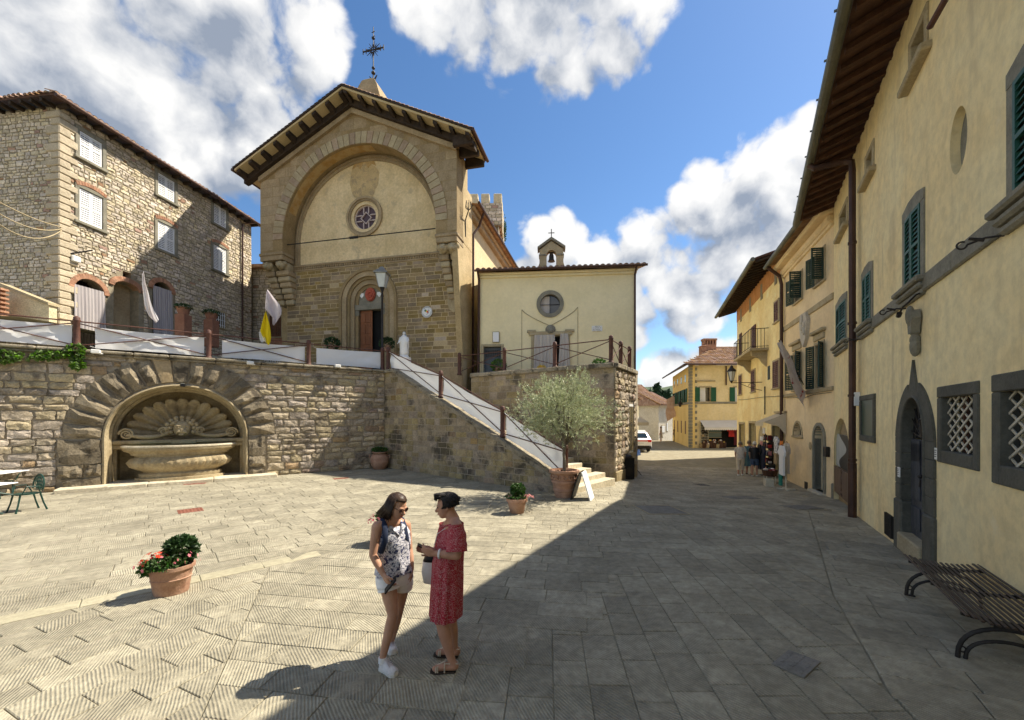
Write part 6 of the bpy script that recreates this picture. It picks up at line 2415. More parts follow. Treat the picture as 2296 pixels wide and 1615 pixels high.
b.build('balcony_rail',M['iron_dark'],bal)
# eaves
b=B()
b.add([(-.7,-1.15,H3-.30),(L3+.02,-1.15,H3-.30),(L3+.02,.1,H3+.05),(-.7,.1,H3+.05),(-.7,-1.15,H3-.2),(L3+.02,-1.15,H3-.2),(L3+.02,5,H3+1.6),(-.7,5,H3+1.6)],[(0,1,2,3),(4,5,6,7),(0,1,5,4),(1,2,6,5),(0,4,7,3)])
b.build('roof',M['wood_red'],h3)
for i in range(24):
 x=-.4+i*(L3+.3)/23
 b=B()
 b.add([(x+e,y,z)for e in(-.05,.05)for(y,z)in((-1.1,H3-.31),(-1.1,H3-.40),(.02,H3-.10),(.02,H3+.01))],[(0,1,2,3),(7,6,5,4),(0,4,5,1),(1,5,6,2),(2,6,7,3),(3,7,4,0)])
 b.build('rafter',M['wood_dark'],h3)
B().tube([(-.75,-1.25,H3-.28),(L3+.05,-1.25,H3-.28)],.10,10).build('gutter',M['gutter'],h3)
B().tube([(p3(988,600)[0],-.05,p3(988,575)[1]),(p3(988,600)[0],-.05,p3(988,770)[1])],.03,6).build('cable_duct',M['iron_dark'],h3)
b=B()
pts=[p3(zx,zy)for zx,zy in((800,668),(860,665),(920,655),(985,648),(1110,640))]
b.tube([(x,-.03,z)for x,z in pts],.014,5)
b.build('wall_cable',M['pietra'],h3)
# --- yellow corner house down the street
R8=(1660,860,.2353)
FZ=gz(16.2,36.5)
WF=Wall((16.2,36.5),(1.0,-.012),FZ)
WG=Wall((18.9,47.2),(16.2-18.9,36.5-47.2),FZ)
LF,LG=11.0,math.hypot(2.7,10.7)
fy=WF.thing('corner_house','yellow corner house with stone quoins, green shutters and tiled hip roof','house')
def pf(zx,zy,off=0.0):
 return WF.px(*rq(R8,zx,zy),off)
def pg(zx,zy,off=0.0):
 return WG.px(*rq(R8,zx,zy),off)
HF=7.05-FZ
sx0,sx1,sz1=pf(380,900)[0],pf(765,900)[0]+.5,pf(560,815)[1]
fw=[(pf(380,0)[0],pf(492,0)[0],pf(430,612)[1],pf(430,462)[1])]
w0=fw[0][1]-fw[0][0]
fw.append((pf(752,0)[0],pf(752,0)[0]+w0,fw[0][2],fw[0][3]))
hl=[[(a,c),(b_,c),(b_,d),(a,d)]for a,b_,c,d in fw]+[[(sx0+.1,.0),(sx1,.0),(sx1,sz1-.1),(sx0+.1,sz1-.1)]]
b=B()
b.prism([(0,-.8),(LF,-.8),(LF,HF),(0,HF)],0,.4,hl)
b.build('front_wall',M['plaster_yellow'],fy)
# the long side along the street
M_side=Matrix.Rotation(-WF.rz,4,'Z')@Matrix.Translation((WG.O[0]-WF.O[0],WG.O[1]-WF.O[1],0))@Matrix.Rotation(WG.rz,4,'Z')
def on_side(b,name,mat):
 b.xf(M_side)
 return b.build(name,mat,fy)
on_side(B().prism([(0,-.8),(LG,-.8),(LG,HF),(0,HF)],0,.4),'side_wall',M['plaster_gold'])
b=B()
b.prism([(.42,.42),(LF,.42),(LF,11),(3.4,11)],-.8,HF,plane='xy')
b.build('building_core',M['dark_inside'],fy)
# quoins at the corner
z,i=0.0,0
while z<HF-.1:
 w=.62 if i%2 else .36
 B().cbox(-.05,w,-.05,.3,z+.01,z+.27,.02).build('quoin',M['pietra'],fy)
 on_side(B().cbox(LG-(.36 if i%2 else .62),LG+.0,-.05,.1,z+.01,z+.27,.02),'quoin',M['pietra'])
 z+=.28
 i+=1
zb=pf(540,625)[1]
B().cbox(.3,LF,-.08,.1,zb-.10,zb+.08,.02).build('string_course',M['pietra'],fy)
on_side(B().cbox(0,LG-.4,-.08,.1,zb-.10,zb+.08,.02),'string_course',M['pietra'])
for(x0,x1,z0,z1)in fw:
 surround(fy,x0,x1,z0,z1,.12,-.05,.2,M['pietra_light'])
 B().box(x0,x1,.25,.27,z0,z1).build('window_pane',M['pane'],fy)
 curtain('net_curtain',x0+.05,x0+(x1-x0)*.62,z0,z1,.2,M['white_cloth'],fy,6,.03)
 b=B()
 for sx_ in(x0-.02-w0*.5,x1+.02):
  b.cbox(sx_,sx_+w0*.5,-.09,-.055,z0,z1,.01)
 b.build('shutter',M['flat_green'],fy)
 b=B()
 b.cbox(x0-.4,x1+.4,-.16,.1,z1+.52,z1+.64,.03)
 b.build('window_hood',M['pietra_light'],fy)
 # windows on the street side
for i in range(4):
 x0=LG*(.10+.215*i)
 z0,z1=fw[0][2],fw[0][3]
 on_side(B().box(x0,x0+.95,-.02,-.004,z0,z1),'window_pane',M['pane'])
 on_side(B().cbox(x0-.5,x0-.02,-.10,-.03,z0,z1,.01).cbox(x0+.97,x0+1.45,-.10,-.03,z0,z1,.01),'shutter',M['flat_green'])
 on_side(B().box(x0+.1,x0+.55,-.02,-.004,HF-1.35,HF-.65),'attic_window',M['pane'])
 on_side(B().box(x0+.1,x0+.65,-.02,-.004,1.15,2.4),'low_window',M['brown_shutter'])
 # hip roof with rows of cover tiles
ov=.75
c0=Vector((-ov,-ov,HF-.08))
rt=Vector((LF,-ov,HF-.08))
ridge0=Vector((5.4,5.6,HF+2.5))
ridge1=Vector((LF,5.6,HF+2.5))
bl=Vector((2.6-ov,12,HF-.08))
rb=Vector((6.5,12,HF+2.5))
b=B()
for off in(0,.09):
 q=[p+Vector((0,0,off))for p in(c0,rt,ridge1,ridge0,bl,rb)]
 b.add(q,[(0,1,2,3),(0,3,5,4)])
b.build('roof',M['wood_dark'],fy)
b=B()
rg=random.Random(17)
nrow=12
for i in range(58):
 x=-ov+.1+i*.205
 for r in range(nrow):
  y0,y1=-ov-.05+r*.53,-ov+.52+r*.53
  hipy=-ov+(x+ov)*(5.6+ov)/(5.4+ov)
  if y0>min(hipy,5.5)-.1:
   continue
  zz=lambda y:HF+.02+(y+ov)*2.58/(5.6+ov)
  vs=[]
  for(y,rr,dz)in((y0,.10,.05),(y1,.08,.0)):
   vs+=[(x+rr*math.cos(PI*j/4),y,zz(y)+dz+rr*math.sin(PI*j/4))for j in range(5)]
  b.add(vs,[(j,j+1,6+j,5+j)for j in range(4)]+[(0,1,2,3,4)])
o=b.build('roof_tiles',M['tile'],fy)
o['kind']='stuff'
b=B()
b.tube([(-ov-.02,-ov-.08,HF-.02),(LF,-ov-.08,HF-.02)],.08,8)
b.tube([(-ov-.08,-ov,HF-.02),(2.6-ov,12,HF-.02)],.08,8)
xq=pf(655,400)[0]
b.tube([(xq,-.1,HF-.1),(xq,-.1,pf(655,440)[1])],.06,8)
b.build('gutter',M['copper_pipe'],fy)
# chimneys
for(zx,w,h,y)in((422,.45,1.0,3.6),(492,1.25,1.2,4.2)):
 x=WF.px(*rq(R8,zx,100),-y)[0]
 zr=HF+.1+(min(y,(x+ov)*(5.6+ov)/(5.4+ov))+ov)*2.58/(5.6+ov)
 zr=min(zr,HF+2.4)
 b=B()
 b.cbox(x-w/2,x+w/2,y,y+.6,HF,zr+h*.45,.02)
 if w>1:
  for i in range(5):
   b.box(x-w/2+i*(w-.14)/4,x-w/2+.14+i*(w-.14)/4,y,y+.6,zr+h*.451,zr+h*.78)
  b.cbox(x-w/2-.06,x+w/2+.06,y-.06,y+.66,zr+h*.781,zr+h*.95,.02)
 else:
  b.cbox(x-w/2-.04,x+w/2+.04,y-.04,y+.64,zr+h*.451,zr+h*.55,.02)
 b.build('chimney',M['brick'],fy)
 # shop in the ground floor: awning, lattice rack, shelves, dark door
sh=sz1
b=B()
aw=pf(765,830)[0]+.6
b.add([(sx0,-.02,sh),(aw,-.02,sh),(aw,-.95,sh-.62),(sx0,-.95,sh-.62),(sx0,-.02,sh+.03),(aw,-.02,sh+.03),(aw,-.96,sh-.59),(sx0,-.96,sh-.59)],[(0,1,2,3),(4,5,6,7),(0,1,5,4),(1,2,6,5),(3,0,4,7)])
nsc=22
vs=[]
for i in range(nsc*6+1):
 x=sx0+(aw-sx0)*i/(nsc*6)
 vs+=[(x,-.955,sh-.60),(x,-.955,sh-.78-.06*abs(math.sin(PI*i/6)))]
b.add(vs,[(2*i,2*i+2,2*i+3,2*i+1)for i in range(nsc*6)])
b.build('awning',M['awning_white'],fy)
B().box(sx0,sx1,.39,.41,0,sh).build('shop_inside',M['dark_inside'],fy)
x0,x1=pf(475,900)[0],pf(615,900)[0]
B().box(x0,x1,.1,.12,.9,sh-.35).build('shop_window',M['pane_green'],fy)
b=B()
for i in range(4):
 b.box(x0,x1,.0,.35,.5+i*.42,.53+i*.42)
b.build('shelf',M['pietra_light'],fy)
rg=random.Random(23)
xk=pf(375,900)[0]
rk=WF.thing('lattice_rack','pale wooden lattice rack hung with hats and bags left of the shop window','rack')
b=B()
wk=x0-xk-.08
for i in range(7):
 b.box(xk+wk*i/6,xk+wk*i/6+.025,-.12,-.10,.3,sh-.3)
for i in range(9):
 b.box(xk,xk+wk+.025,-.10,-.08,.3+i*(sh-.65)/8,.325+i*(sh-.65)/8)
b.build('lattice',M['lattice'],rk)
for i,(dx,dz,m)in enumerate(((.3,1.5,'wood_dark'),(.55,1.35,'black'),(.75,1.7,'brown_plaster'),(.35,1.05,'brown_plaster'))):
 B().lathe([(.02,.16),(.10,.14),(.12,.03),(.21,.0),(.2,-.02)],10,(xk+wk*dx,-.22,dz)).build('hat',M[m],rk)
gcol=['red_relief','terracotta','awning_white','flower_yellow','pane_green','brown_plaster','white_paint','wood_red']
for k in range(14):
 xx=pf(375,0)[0]+.1+k*(pf(625,0)[0]-pf(375,0)[0]-.2)/13
 bk=WF.thing('goods_basket','one of the small baskets of pottery and souvenirs below the corner shop window','basket','souvenir baskets below the corner shop window')
 bk.location=WF.world(xx,0,.25+.15*(k%2))
 hb_=.35+.15*(k%3)
 B().lathe([(.15,.0),(.19,.2),(.2,hb_),(.17,hb_),(.15,.1)],10).build('basket_body',M['wood_red' if k%3 else 'brown_plaster'],bk)
 for j in range(4):
  r=rg.uniform(.05,.09)
  B().lathe([(.01,0),(r,.03),(r,.1),(r*.5,.14),(r*.6,.17)],8,(rg.uniform(-.1,.1),rg.uniform(-.1,.1),hb_-.05)).build('ware',M[rg.choice(gcol)],bk)
def garment(name,label,x,z,w,h,mat,wall,off=.05,group=None,sleeves=True,cat='garment'):
 o=wall.thing(name,label,cat,group)
 b=B()
 hw=w/2
 prof=[(-hw,0),(hw,0),(hw*.92,h*.72),(hw*(1.5 if sleeves else 1.0),h*.66),(hw*(1.55 if sleeves else 1.0),h*.80),(hw*.7,h),(hw*.25,h),(0,h*.93),(-hw*.25,h),(-hw*.7,h),(-hw*(1.55 if sleeves else 1.0),h*.80),(-hw*(1.5 if sleeves else 1.0),h*.66),(-hw*.92,h*.72)]
 prof=[(x+p,z+q)for p,q in prof]
 b.prism(prof,-off-.07,-off)
 ob=b.build('cloth',mat,o)
 b=B()
 b.tube([(x-hw*.6,-off-.035,z+h*.98),(x,-off-.035,z+h*1.06),(x+hw*.6,-off-.035,z+h*.98)],.008,5)
 b.build('hanger',M['wood_red'],o)
 return o
xg=pf(690,0)[0]
garment('red_garment','red garments hanging in the dark doorway of the corner shop',xg+.15,1.0,.5,.75,M['red_cloth'],WF,.1)
garment('maroon_dress','long maroon dress hanging at the right edge of the corner shop',pf(752,0)[0]+.1,.25,.5,1.6,M['maroon_cloth'],WF,.1)
# street lamp on the side wall and flag
lm=thing('wall_lantern','wall lantern on an iron arm on the street side of the yellow corner house','lantern',tuple(at(1525,905,40.0)))
B().tube([(1.3,.3,.35),(.2,0,.45),(0,0,.2)],.03,6).build('arm',M['iron_dark'],lm)
B().lathe([(.10,-.28),(.2,.02),(.24,.05),(.12,.2),(.03,.28)],8,(0,0,-.05)).build('lantern_head',M['iron_dark'],lm)
B().lathe([(.09,-.27),(.19,.0)],8,(0,0,-.05),cap=False).build('lantern_glass',M['lamp_glass'],lm)
fl=thing('street_flag','faded pale flag hanging from the street side of the yellow corner house','flag',tuple(at(1512,915,45.0)))
b=B()
rows=[[(-.9+1.0*i/8+.1*math.sin(j),.05*math.sin(i*1.3+j),.9-2.4*j/8+.6*i/8)for i in range(9)]for j in range(9)]
b.rings(rows,cap=False,closed=False)
b.build('flag_cloth',M['flag_pink'],fl,smooth=True)
B().cyl((1.2,0,-.6),(-.4,0,1.9),.03,n=6).build('pole',M['iron_dark'],fl)
# --- houses at the end of the street, trees on the skyline
R9=(1560,980,.11142)
def pw(zx,zy,Y):
 return at(*rq(R9,zx,zy),Y)
def far_house(name,label,p0,p1,Y0,Y1,ztop,zbot,mat,roofmat,roof_h,wins,depth=7.0):
 a,c=pw(p0,ztop,Y0),pw(p1,ztop,Y1)
 W=Wall((a.x,a.y),(c.x-a.x,c.y-a.y),pw(p0,zbot,Y0).z-1.5)
 L=math.hypot(c.x-a.x,c.y-a.y)
 o=W.thing(name,label,'house')
 H=a.z-W.z0
 B().box(0,L,0,depth,-2,H).build('wall',M[mat],o)
 b=B()
 b.add([(-.4,-.5,H-.05),(L+.4,-.5,H-.05),(L+.4,depth/2,H+roof_h),(-.4,depth/2,H+roof_h),(-.4,depth+.5,H),(L+.4,depth+.5,H),(-.4,-.5,H+.07),(L+.4,-.5,H+.07)],[(0,1,2,3),(6,7,2,3),(3,2,5,4),(0,1,7,6),(0,3,4),(1,5,2)])
 rf=b.build('roof',M[roofmat],o)
 b=B()
 n=int((L+.8)/.28)
 for i in range(n):
  x=-.35+i*(L+.7)/n
  b.tube([(x,-.55,H+.10),(x,depth/2,H+roof_h+.08)],.09,6)
 t=b.build('tile_rows',M['tile'],rf)
 t['kind']='stuff'
 for(zx,zy,w,h)in wins:
  p=W.px(*rq(R9,zx,zy))
  q=W.px(*rq(R9,zx+w,zy+h))
  B().cbox(p[0],q[0],-.06,.0,q[1],p[1],.01).build('shutter',M['white_paint'],o)
  B().cbox(p[0]-.08,q[0]+.08,-.03,.0,q[1]-.1,p[1]+.1,.01).build('window_frame',M['pietra_light'],o)
 return o
far_house('ochre_stone_house','ochre rubble house with two white shuttered windows closing the street',325,775,58,60,285,1100,'rubble_far','tile',3.2,[(585,380,105,145),(585,715,105,180)])
far_house('white_stone_house','pale sunlit rubble house with grey upper floor beside the yellow corner house',775,1090,55,57,300,1100,'rubble_far_white','tile',2.0,[(845,760,60,150),(950,690,30,190)])
far_house('cream_shop_house','narrow cream house with a striped awning beyond the parked car',180,320,46,52,110,1100,'cream','tile',1.6,[])
aw2=thing('cream_awning','small cream shop awning above the parked car','awning',tuple(pw(310,660,44)))
B().add([(-1.3,.4,.5),(.4,.4,.5),(.9,-.9,-.1),(-1.3,-.9,-.1),(.9,-.9,-.45),(-1.3,-.9,-.45)],[(0,1,2,3),(3,2,4,5),(1,2,4)]).build('awning_cloth',M['awning'],aw2)
def cypress(name,label,base,h,r,seed,mat,n=900,spread=1.0):
 rg=random.Random(seed)
 o=thing(name,label,'tree',tuple(base),0,'trees on the skyline')
 B().cyl((0,0,0),(0,0,h*.6),.25,.1,7).build('trunk',M['olive_bark'],o)
 b=B()
 for i in range(n):
  t=rg.random()**.8
  rad_=r*(math.sin(PI*min(1,t*.86+.14))**spread)*(.55+.45*rg.random())
  a=rg.uniform(0,2*PI)
  p=Vector((rad_*math.cos(a),rad_*math.sin(a),h*(.10+.9*t)))
  s=h*.045*rg.uniform(.6,1.4)
  q=[p+Vector((rg.uniform(-1,1),rg.uniform(-1,1),rg.uniform(-.6,1.4)))*s for _ in range(3)]
  b.add(q,[(0,1,2)])
 b.build('crown',M[mat],o)
 return o
for k,(zx,zt_,w,sp,lb)in enumerate(((730,0,250,.5,'broad dark pine above the far ochre house roof'),(560,0,60,1.2,'slim cypress left of the broad pine'),(885,5,60,1.2,'slim cypress just right of the broad pine'),(985,0,60,1.2,'slim cypress by the faded flag'),(410,20,40,1.2,'small cypress farthest left on the skyline'))):
 Y=95+4*k
 top=pw(zx,zt_,Y)
 if k==0:
  top.z=at(1474,868,Y).z
 base=Vector((top.x,Y,gz(top.x,Y)-3))
 cypress('pine_tree' if k==0 else 'cypress_tree',lb,base,top.z-base.z,w*.11142*.8969/F*Y/2,70+k,'cypress',1400 if k==0 else 600,sp)
 # --- railings, banners
def rail_post(p,h=1.08,parent=None):
 b=B()
 b.lathe([(.115,0),(.12,.05),(.10,.07),(.085,.12),(.082,h-.16),(.095,h-.14),(.095,h-.10),(.08,h-.07),(.085,h-.02),(.03,h+.02)],14)
 return b
def railing(name,label,pts,parent_cat='railing',tops=None,skip_x=(),r=.022,inv=False):
 """posts at pts, top bar and saltire between them"""
 o=thing(name,label,parent_cat,tuple(pts[0]))
 P=[Vector(p)-Vector(pts[0])for p in pts]
 pm=rail_post(None).mesh('post',[M['iron_red']],True)
 for p in P:
  link('post',pm,None,o,p)
 for i,(a,c)in enumerate(zip(P,P[1:])):
  up=Vector((0,0,1))
  b=B()
  b.cyl(a+up*.93,c+up*.93,r,n=8)
  b.build('top_bar',M['iron_red'],o)
  if i not in skip_x:
   b=B()
   nrm=(c-a).cross(up).normalized()*.02
   b.cyl(a+up*.14+nrm,c+up*.88+nrm,r*.85,n=6)
   b.cyl(a+up*.88-nrm,c+up*.14-nrm,r*.85,n=6)
   b.build('cross_brace',M['iron_red'],o)
 return o
def tw_post(u,off=-.22):
 x,z=TW.px(u,760,off)
 return TW.world(x,TOPZ,off)
tp=[TW.world(TW.px(-160,760,-.22)[0],TOPZ,-.22)]+[tw_post(u)for u in(172,468,692)]+[TW.world(TL-.02,TOPZ+.0,-.22)]
railing('terrace_railing','rust red iron railing with cross braces on the terrace wall',tp,skip_x=(3,))
def banner(name,label,a,c,z0a,z1a,z0c,z1c,off,seed,n=14):
 """white sheet tied behind the railing bars"""
 o=thing(name,label,'banner',tuple(a))
 d=c-a
 nrm=Vector((d.y,-d.x,0)).normalized()
 b=B()
 rows=[]
 for j in range(9):
  row=[]
  for i in range(n*2+1):
   t=i/(n*2)
   s=j/8
   z=(z0a+(z0c-z0a)*t)*(1-s)+(z1a+(z1c-z1a)*t)*s
   z-=.025*math.sin(PI*t)*s-.02*math.sin(PI*t)*(1-s)
   w=.045*noise.noise(Vector((t*6+seed,s*2.5,seed)))+.02*noise.noise(Vector((t*22+seed,s*3,seed)))+.012*math.sin(t*9+seed)
   row.append(tuple(d*t+nrm*(off+w)+Vector((0,0,z))))
  rows.append(row)
 b.rings(rows,cap=False,closed=False)
 b.build('sheet',M['white_cloth'],o,smooth=True)
 b=B()
 for(t,z)in((.01,z0a+.02),(.01,z1a-.02),(.99,z0c+.02),(.99,z1c-.02)):
  b.tube([tuple(d*t+nrm*off+Vector((0,0,z))),tuple(d*(t+(.05 if t>.5 else-.05))+nrm*(off+.03)+Vector((0,0,z+.04)))],.008,5)
 b.build('tie',M['white_paint'],o)
 return o
seg=[(tp[i],tp[i+1])for i in range(4)]
names=('white banner at the left edge of the terrace railing','white banner on the terrace railing above the fountain','white banner on the terrace railing behind the yellow flag','white banner on the terrace railing beside the lamp post')
for i,(a,c)in enumerate(seg):
 m0,m1=(.12,.04)if i<3 else(.10,.02)
 a2,c2=a+(c-a)*m0,c+(a-c)*m1
 banner('white_banner',names[i],a2,c2,.10,.80,.10,.80 if i<3 else .88,-.06,i*3.1)
 # stair railing on the parapet coping
def st_pt(u,v):
 x,z=SWl.px(u,v,-.16)
 return SWl.world(x,topz(min(max(x,0),SL))+.10,-.16)
sp_=[SWl.world(.05,TOPZ,-.16),st_pt(988,890),st_pt(1127,985),SWl.world(SL+.25,.40,-.16)]
railing('stair_railing','rust red iron railing sloping down the stair parapet',sp_)
snames=('white banner at the top of the stair railing','white banner in the middle of the stair railing','white banner at the foot of the stair railing behind the olive tree')
for i,(a,c)in enumerate(zip(sp_,sp_[1:])):
 a2,c2=a+(c-a)*.05,c+(a-c)*.04
 b0=Vector((0,0,0))
 dz=c2.z-a2.z
 banner('white_banner',snames[i],a2,c2,.06,.88,.06,.88,-.035,20+i*2.3)
 B_=None
 # chapel terrace railing
cp=[]
for u in(1030,1131,1244,1370):
 x,z=CT.px(u,830,-.2)
 cp.append(CT.world(x,CTOP,-.2))
for d in(1.6,3.0):
 cp.append(SDW.world(d,CTOP,-.2))
railing('chapel_railing','rust red iron railing with cross braces around the chapel terrace',cp)
# --- flags on the terrace railing
def flag_pole(name,label,base,top):
 o=thing(name,label,'flag',tuple(base))
 B().cyl((0,0,0),top-base,.016,.012,8).build('pole',M['iron_dark'],o)
 return o
Yp=tp[1].y+(tp[2].y-tp[1].y)*.53
base=at(334,735,14.3)
fo1=flag_pole('white_flag','limp white flag with faint print leaning on the railing above the fountain',base,at(320,612,14.1))
def drape(o,name,mat,outline,depth=.06,seed=0,base=base):
 """cloth hanging in folds; outline rows of (u0,u1,v) pixels at distance Y"""
 b=B()
 rows=[]
 for k,(u0,u1,v,Y)in enumerate(outline):
  row=[]
  for i in range(13):
   t=i/12
   u=u0+(u1-u0)*t
   p=at(u,v+3*math.sin(t*5+k),Y+depth*math.sin(t*9+seed+k*.4))-base
   row.append(tuple(p))
  rows.append(row)
 b.rings(rows,cap=False,closed=False)
 return b.build(name,mat,o,smooth=True)
drape(fo1,'flag_cloth',M['flag_print'],[(318,322,611,14.1),(319,326,635,14.1),(321,333,655,14.15),(323,338,675,14.15),(326,345,695,14.2),(334,353,712,14.2),(346,356,721,14.2)],.08,1,base)
base=at(597,765,15.9)
fo2=flag_pole('vatican_flags','yellow and white flag with a pale pink flag above it on the railing',base,at(599,655,15.8))
drape(fo2,'pink_flag',M['lilac_cloth'],[(597,600,652,15.8),(596,614,668,15.8),(595,626,680,15.85),(594,631,692,15.85),(602,631,704,15.85),(611,626,715,15.85),(611,619,727,15.85)],.07,2,base)
drape(fo2,'yellow_flag',M['yellow_cloth'],[(594,596,700,15.75),(590,600,712,15.75),(586,605,728,15.75),(583,607,742,15.75),(588,608,756,15.75),(596,606,771,15.75)],.06,3,base)
drape(fo2,'white_flag',M['white_cloth'],[(580,584,742,15.78),(581,590,750,15.78),(583,597,760,15.78),(588,600,768,15.78)],.06,4,base)
# --- street lamp on the terrace
lp0=at(857,790,18.9)
lp0.z=TOPZ-.1
lamp=thing('lamp_post','tall iron lamp post with glass lantern before the church door','lamp post',tuple(lp0))
hl_=at(857,645,18.9).z-lp0.z
b=B()
b.lathe([(.14,0),(.15,.12),(.10,.2),(.075,.3),(.065,.9),(.085,.95),(.06,1.0),(.05,hl_-.45),(.07,hl_-.4),(.04,hl_-.25),(.1,hl_-.04),(.12,hl_)],12)
b.build('column',M['iron_dark'],lamp,smooth='auto')
zt4=.62
B().rings([[(s*r,t*r,hl_+z)for s,t in((-1,-1),(1,-1),(1,1),(-1,1))]for r,z in((.13,.0),(.235,zt4))],cap=True).build('lantern_glass',M['lamp_glass'],lamp)
b=B()
for s,t in((-1,-1),(1,-1),(1,1),(-1,1)):
 b.cyl((s*.135,t*.135,hl_),(s*.245,t*.245,hl_+zt4),.016,n=6)
b.rings([[(s*r,t*r,hl_+z)for s,t in((-1,-1),(1,-1),(1,1),(-1,1))]for r,z in((.235,zt4+.003),(.32,zt4+.01),(.32,zt4+.05),(.12,zt4+.24),(.10,zt4+.30),(.03,zt4+.36))])
b.build('lantern_frame',M['lamp_metal'],lamp)
# white statue
st_o=at(906,800,19.1)
st_o.z=at(906,797,19.1).z
hs_=at(906,743,19.1).z-st_o.z
sta=thing('madonna_statue','white marble statue of a veiled robed woman with open hands','statue',tuple(st_o))
k=hs_/1.75
b=B()
R=[]
for(z,rx,ry,y)in((0,.30,.26,0),(.25,.31,.26,0),(.6,.29,.24,0),(.95,.31,.23,-.02),(1.12,.33,.21,-.01),(1.28,.27,.18,0),(1.40,.17,.13,0),(1.46,.105,.10,0)):
 R.append([((rx*(1+.05*math.sin(7*2*PI*j/36)))*math.cos(2*PI*j/36)*k,y+ry*(1+.06*math.sin(9*2*PI*j/36))*math.sin(2*PI*j/36)*k,z*k)for j in range(36)])
b.rings(R)
b.build('robe',M['marble_white'],sta,smooth=True)
b=B()
b.ball((0,-.01,1.58*k),(.095*k,.105*k,.13*k),12,10)
b.ball((0,-.11*k,1.565*k),(.018*k,.025*k,.03*k),6,5)
b.cyl((0,0,1.42*k),(0,0,1.52*k),.06*k,n=8)
b.build('head',M['marble_white'],sta,smooth=True)
b=B()
R=[]
for(z,r,d)in((1.73,.03,0),(1.70,.09,.01),(1.60,.125,.03),(1.48,.14,.04),(1.36,.20,.05),(1.1,.34,.03),(.7,.35,.05),(.45,.32,.06)):
 R.append([(r*math.cos(a)*k,(d+r*.82*math.sin(a))*k,z*k)for a in[(-.16+1.32*j/20)*PI for j in range(21)]])
b.rings(R,cap=False,closed=False)
b.build('veil',M['marble_white'],sta,smooth=True)
for s in(-1,1):
 b=B()
 b.tube([(s*.24*k,0,1.30*k),(s*.31*k,-.03,1.08*k),(s*.30*k,-.16,.92*k),(s*.33*k,-.24,.84*k)],[.075*k,.08*k,.055*k,.03*k],8)
 for f in range(4):
  b.tube([(s*(.32+.012*f)*k,-.23,.85*k),(s*(.335+.016*f)*k,-.26-.01*f,.77*k)],[.012*k,.008*k],5)
 b.build('arm',M['marble_white'],sta,smooth=True)
B().lathe([(.5*k,TOPZ-.25-st_o.z),(.5*k,-.12),(.36*k,-.08),(.30*k,-.003)],16).build('base',M['marble_white'],sta)
# --- plants
def leaf_cloud(b,rg,n,cen,rad3,size,elong=2.2,up=0.0,shell=.5):
 for _ in range(n):
  while True:
   d=Vector((rg.uniform(-1,1),rg.uniform(-1,1),rg.uniform(-1,1)))
   if .02<d.length<=1:
    break
  d=d.normalized()*(d.length**shell)
  p=Vector(cen)+Vector((d.x*rad3[0],d.y*rad3[1],d.z*rad3[2]))
  s=size*rg.uniform(.6,1.35)
  ax=(d+Vector((rg.gauss(0,.5),rg.gauss(0,.5),rg.gauss(0,.5)+up))).normalized()
  si=ax.cross(Vector((rg.uniform(-1,1),rg.uniform(-1,1),rg.uniform(-1,1)))).normalized()
  a,c=p-ax*s*.5,p+ax*s*.5
  w=s/elong
  m=p+si.cross(ax)*w*.25
  b.add([a,m+si*w*.5,c,m-si*w*.5],[(0,1,2),(0,2,3)])
def flowers(b,rg,n,cen,rad3,size):
 for _ in range(n):
  a=rg.uniform(0,2*PI)
  e=rg.uniform(-.1,1.3)
  p=Vector(cen)+Vector((rad3[0]*math.cos(a)*math.cos(e),rad3[1]*math.sin(a)*math.cos(e),rad3[2]*math.sin(e)))
  nrm=(p-Vector(cen)).normalized()
  t=nrm.cross(Vector((.3,.2,1))).normalized()
  s=nrm.cross(t)
  k=len(b.v)
  r=size*rg.uniform(.7,1.3)
  vs=[p+nrm*r*.3]
  for j in range(10):
   rr=r*(1.0 if j%2==0 else .55)
   an=2*PI*j/10
   vs.append(p+(t*math.cos(an)+s*math.sin(an))*rr+nrm*(.25*r if j%2==0 else .1*r))
  b.add(vs,[(0,1+j,1+(j+1)%10)for j in range(10)])
def pot_profile(r,h,style):
 if style=='tub':
  return[(.0,0),(r*.74,0),(r*.76,.02),(r*.86,h*.5),(r*.89,h*.52),(r*.90,h*.55),(r*.87,h*.57),(r*.95,h*.86),(r*1.04,h*.88),(r*1.05,h),(r*.95,h),(r*.90,h*.90),(0,h*.88)]
 if style=='jar':
  return[(.0,0),(r*.62,0),(r*.70,h*.05),(r*.95,h*.32),(r*1.0,h*.52),(r*.97,h*.55),(r*.99,h*.58),(r*.90,h*.76),(r*.70,h*.90),(r*.74,h*.95),(r*.82,h*.97),(r*.80,h),(r*.66,h),(r*.6,h*.93),(0,h*.92)]
 if style=='big':
  return[(.0,0),(r*.60,0),(r*.62,h*.04),(r*.66,h*.10),(r*.70,h*.22),(r*.76,h*.25),(r*.76,h*.30),(r*.72,h*.33),(r*.80,h*.52),(r*.88,h*.56),(r*.87,h*.62),(r*.82,h*.64),(r*.86,h*.85),(r*.95,h*.88),(r*1.04,h*.92),(r*1.04,h*.99),(r*.98,h),(r*.88,h),(r*.85,h*.93),(0,h*.92)]
 return[(.0,0),(r*.66,0),(r*.70,.01),(r*.92,h*.78),(r*1.05,h*.80),(r*1.06,h),(r*.95,h),(r*.88,h*.88),(0,h*.86)]
def pot(o,r,h,style,sx=1.0,sy=1.0,mat='terracotta'):
 B().lathe(pot_profile(r,h,style),28,sx=sx,sy=sy,cap=False).build('pot',M[mat],o,smooth='auto')
 B().lathe([(0.0,h*.90),(r*.88,h*.90)],20,sx=sx,sy=sy,cap=False).build('soil',M['soil'],o)
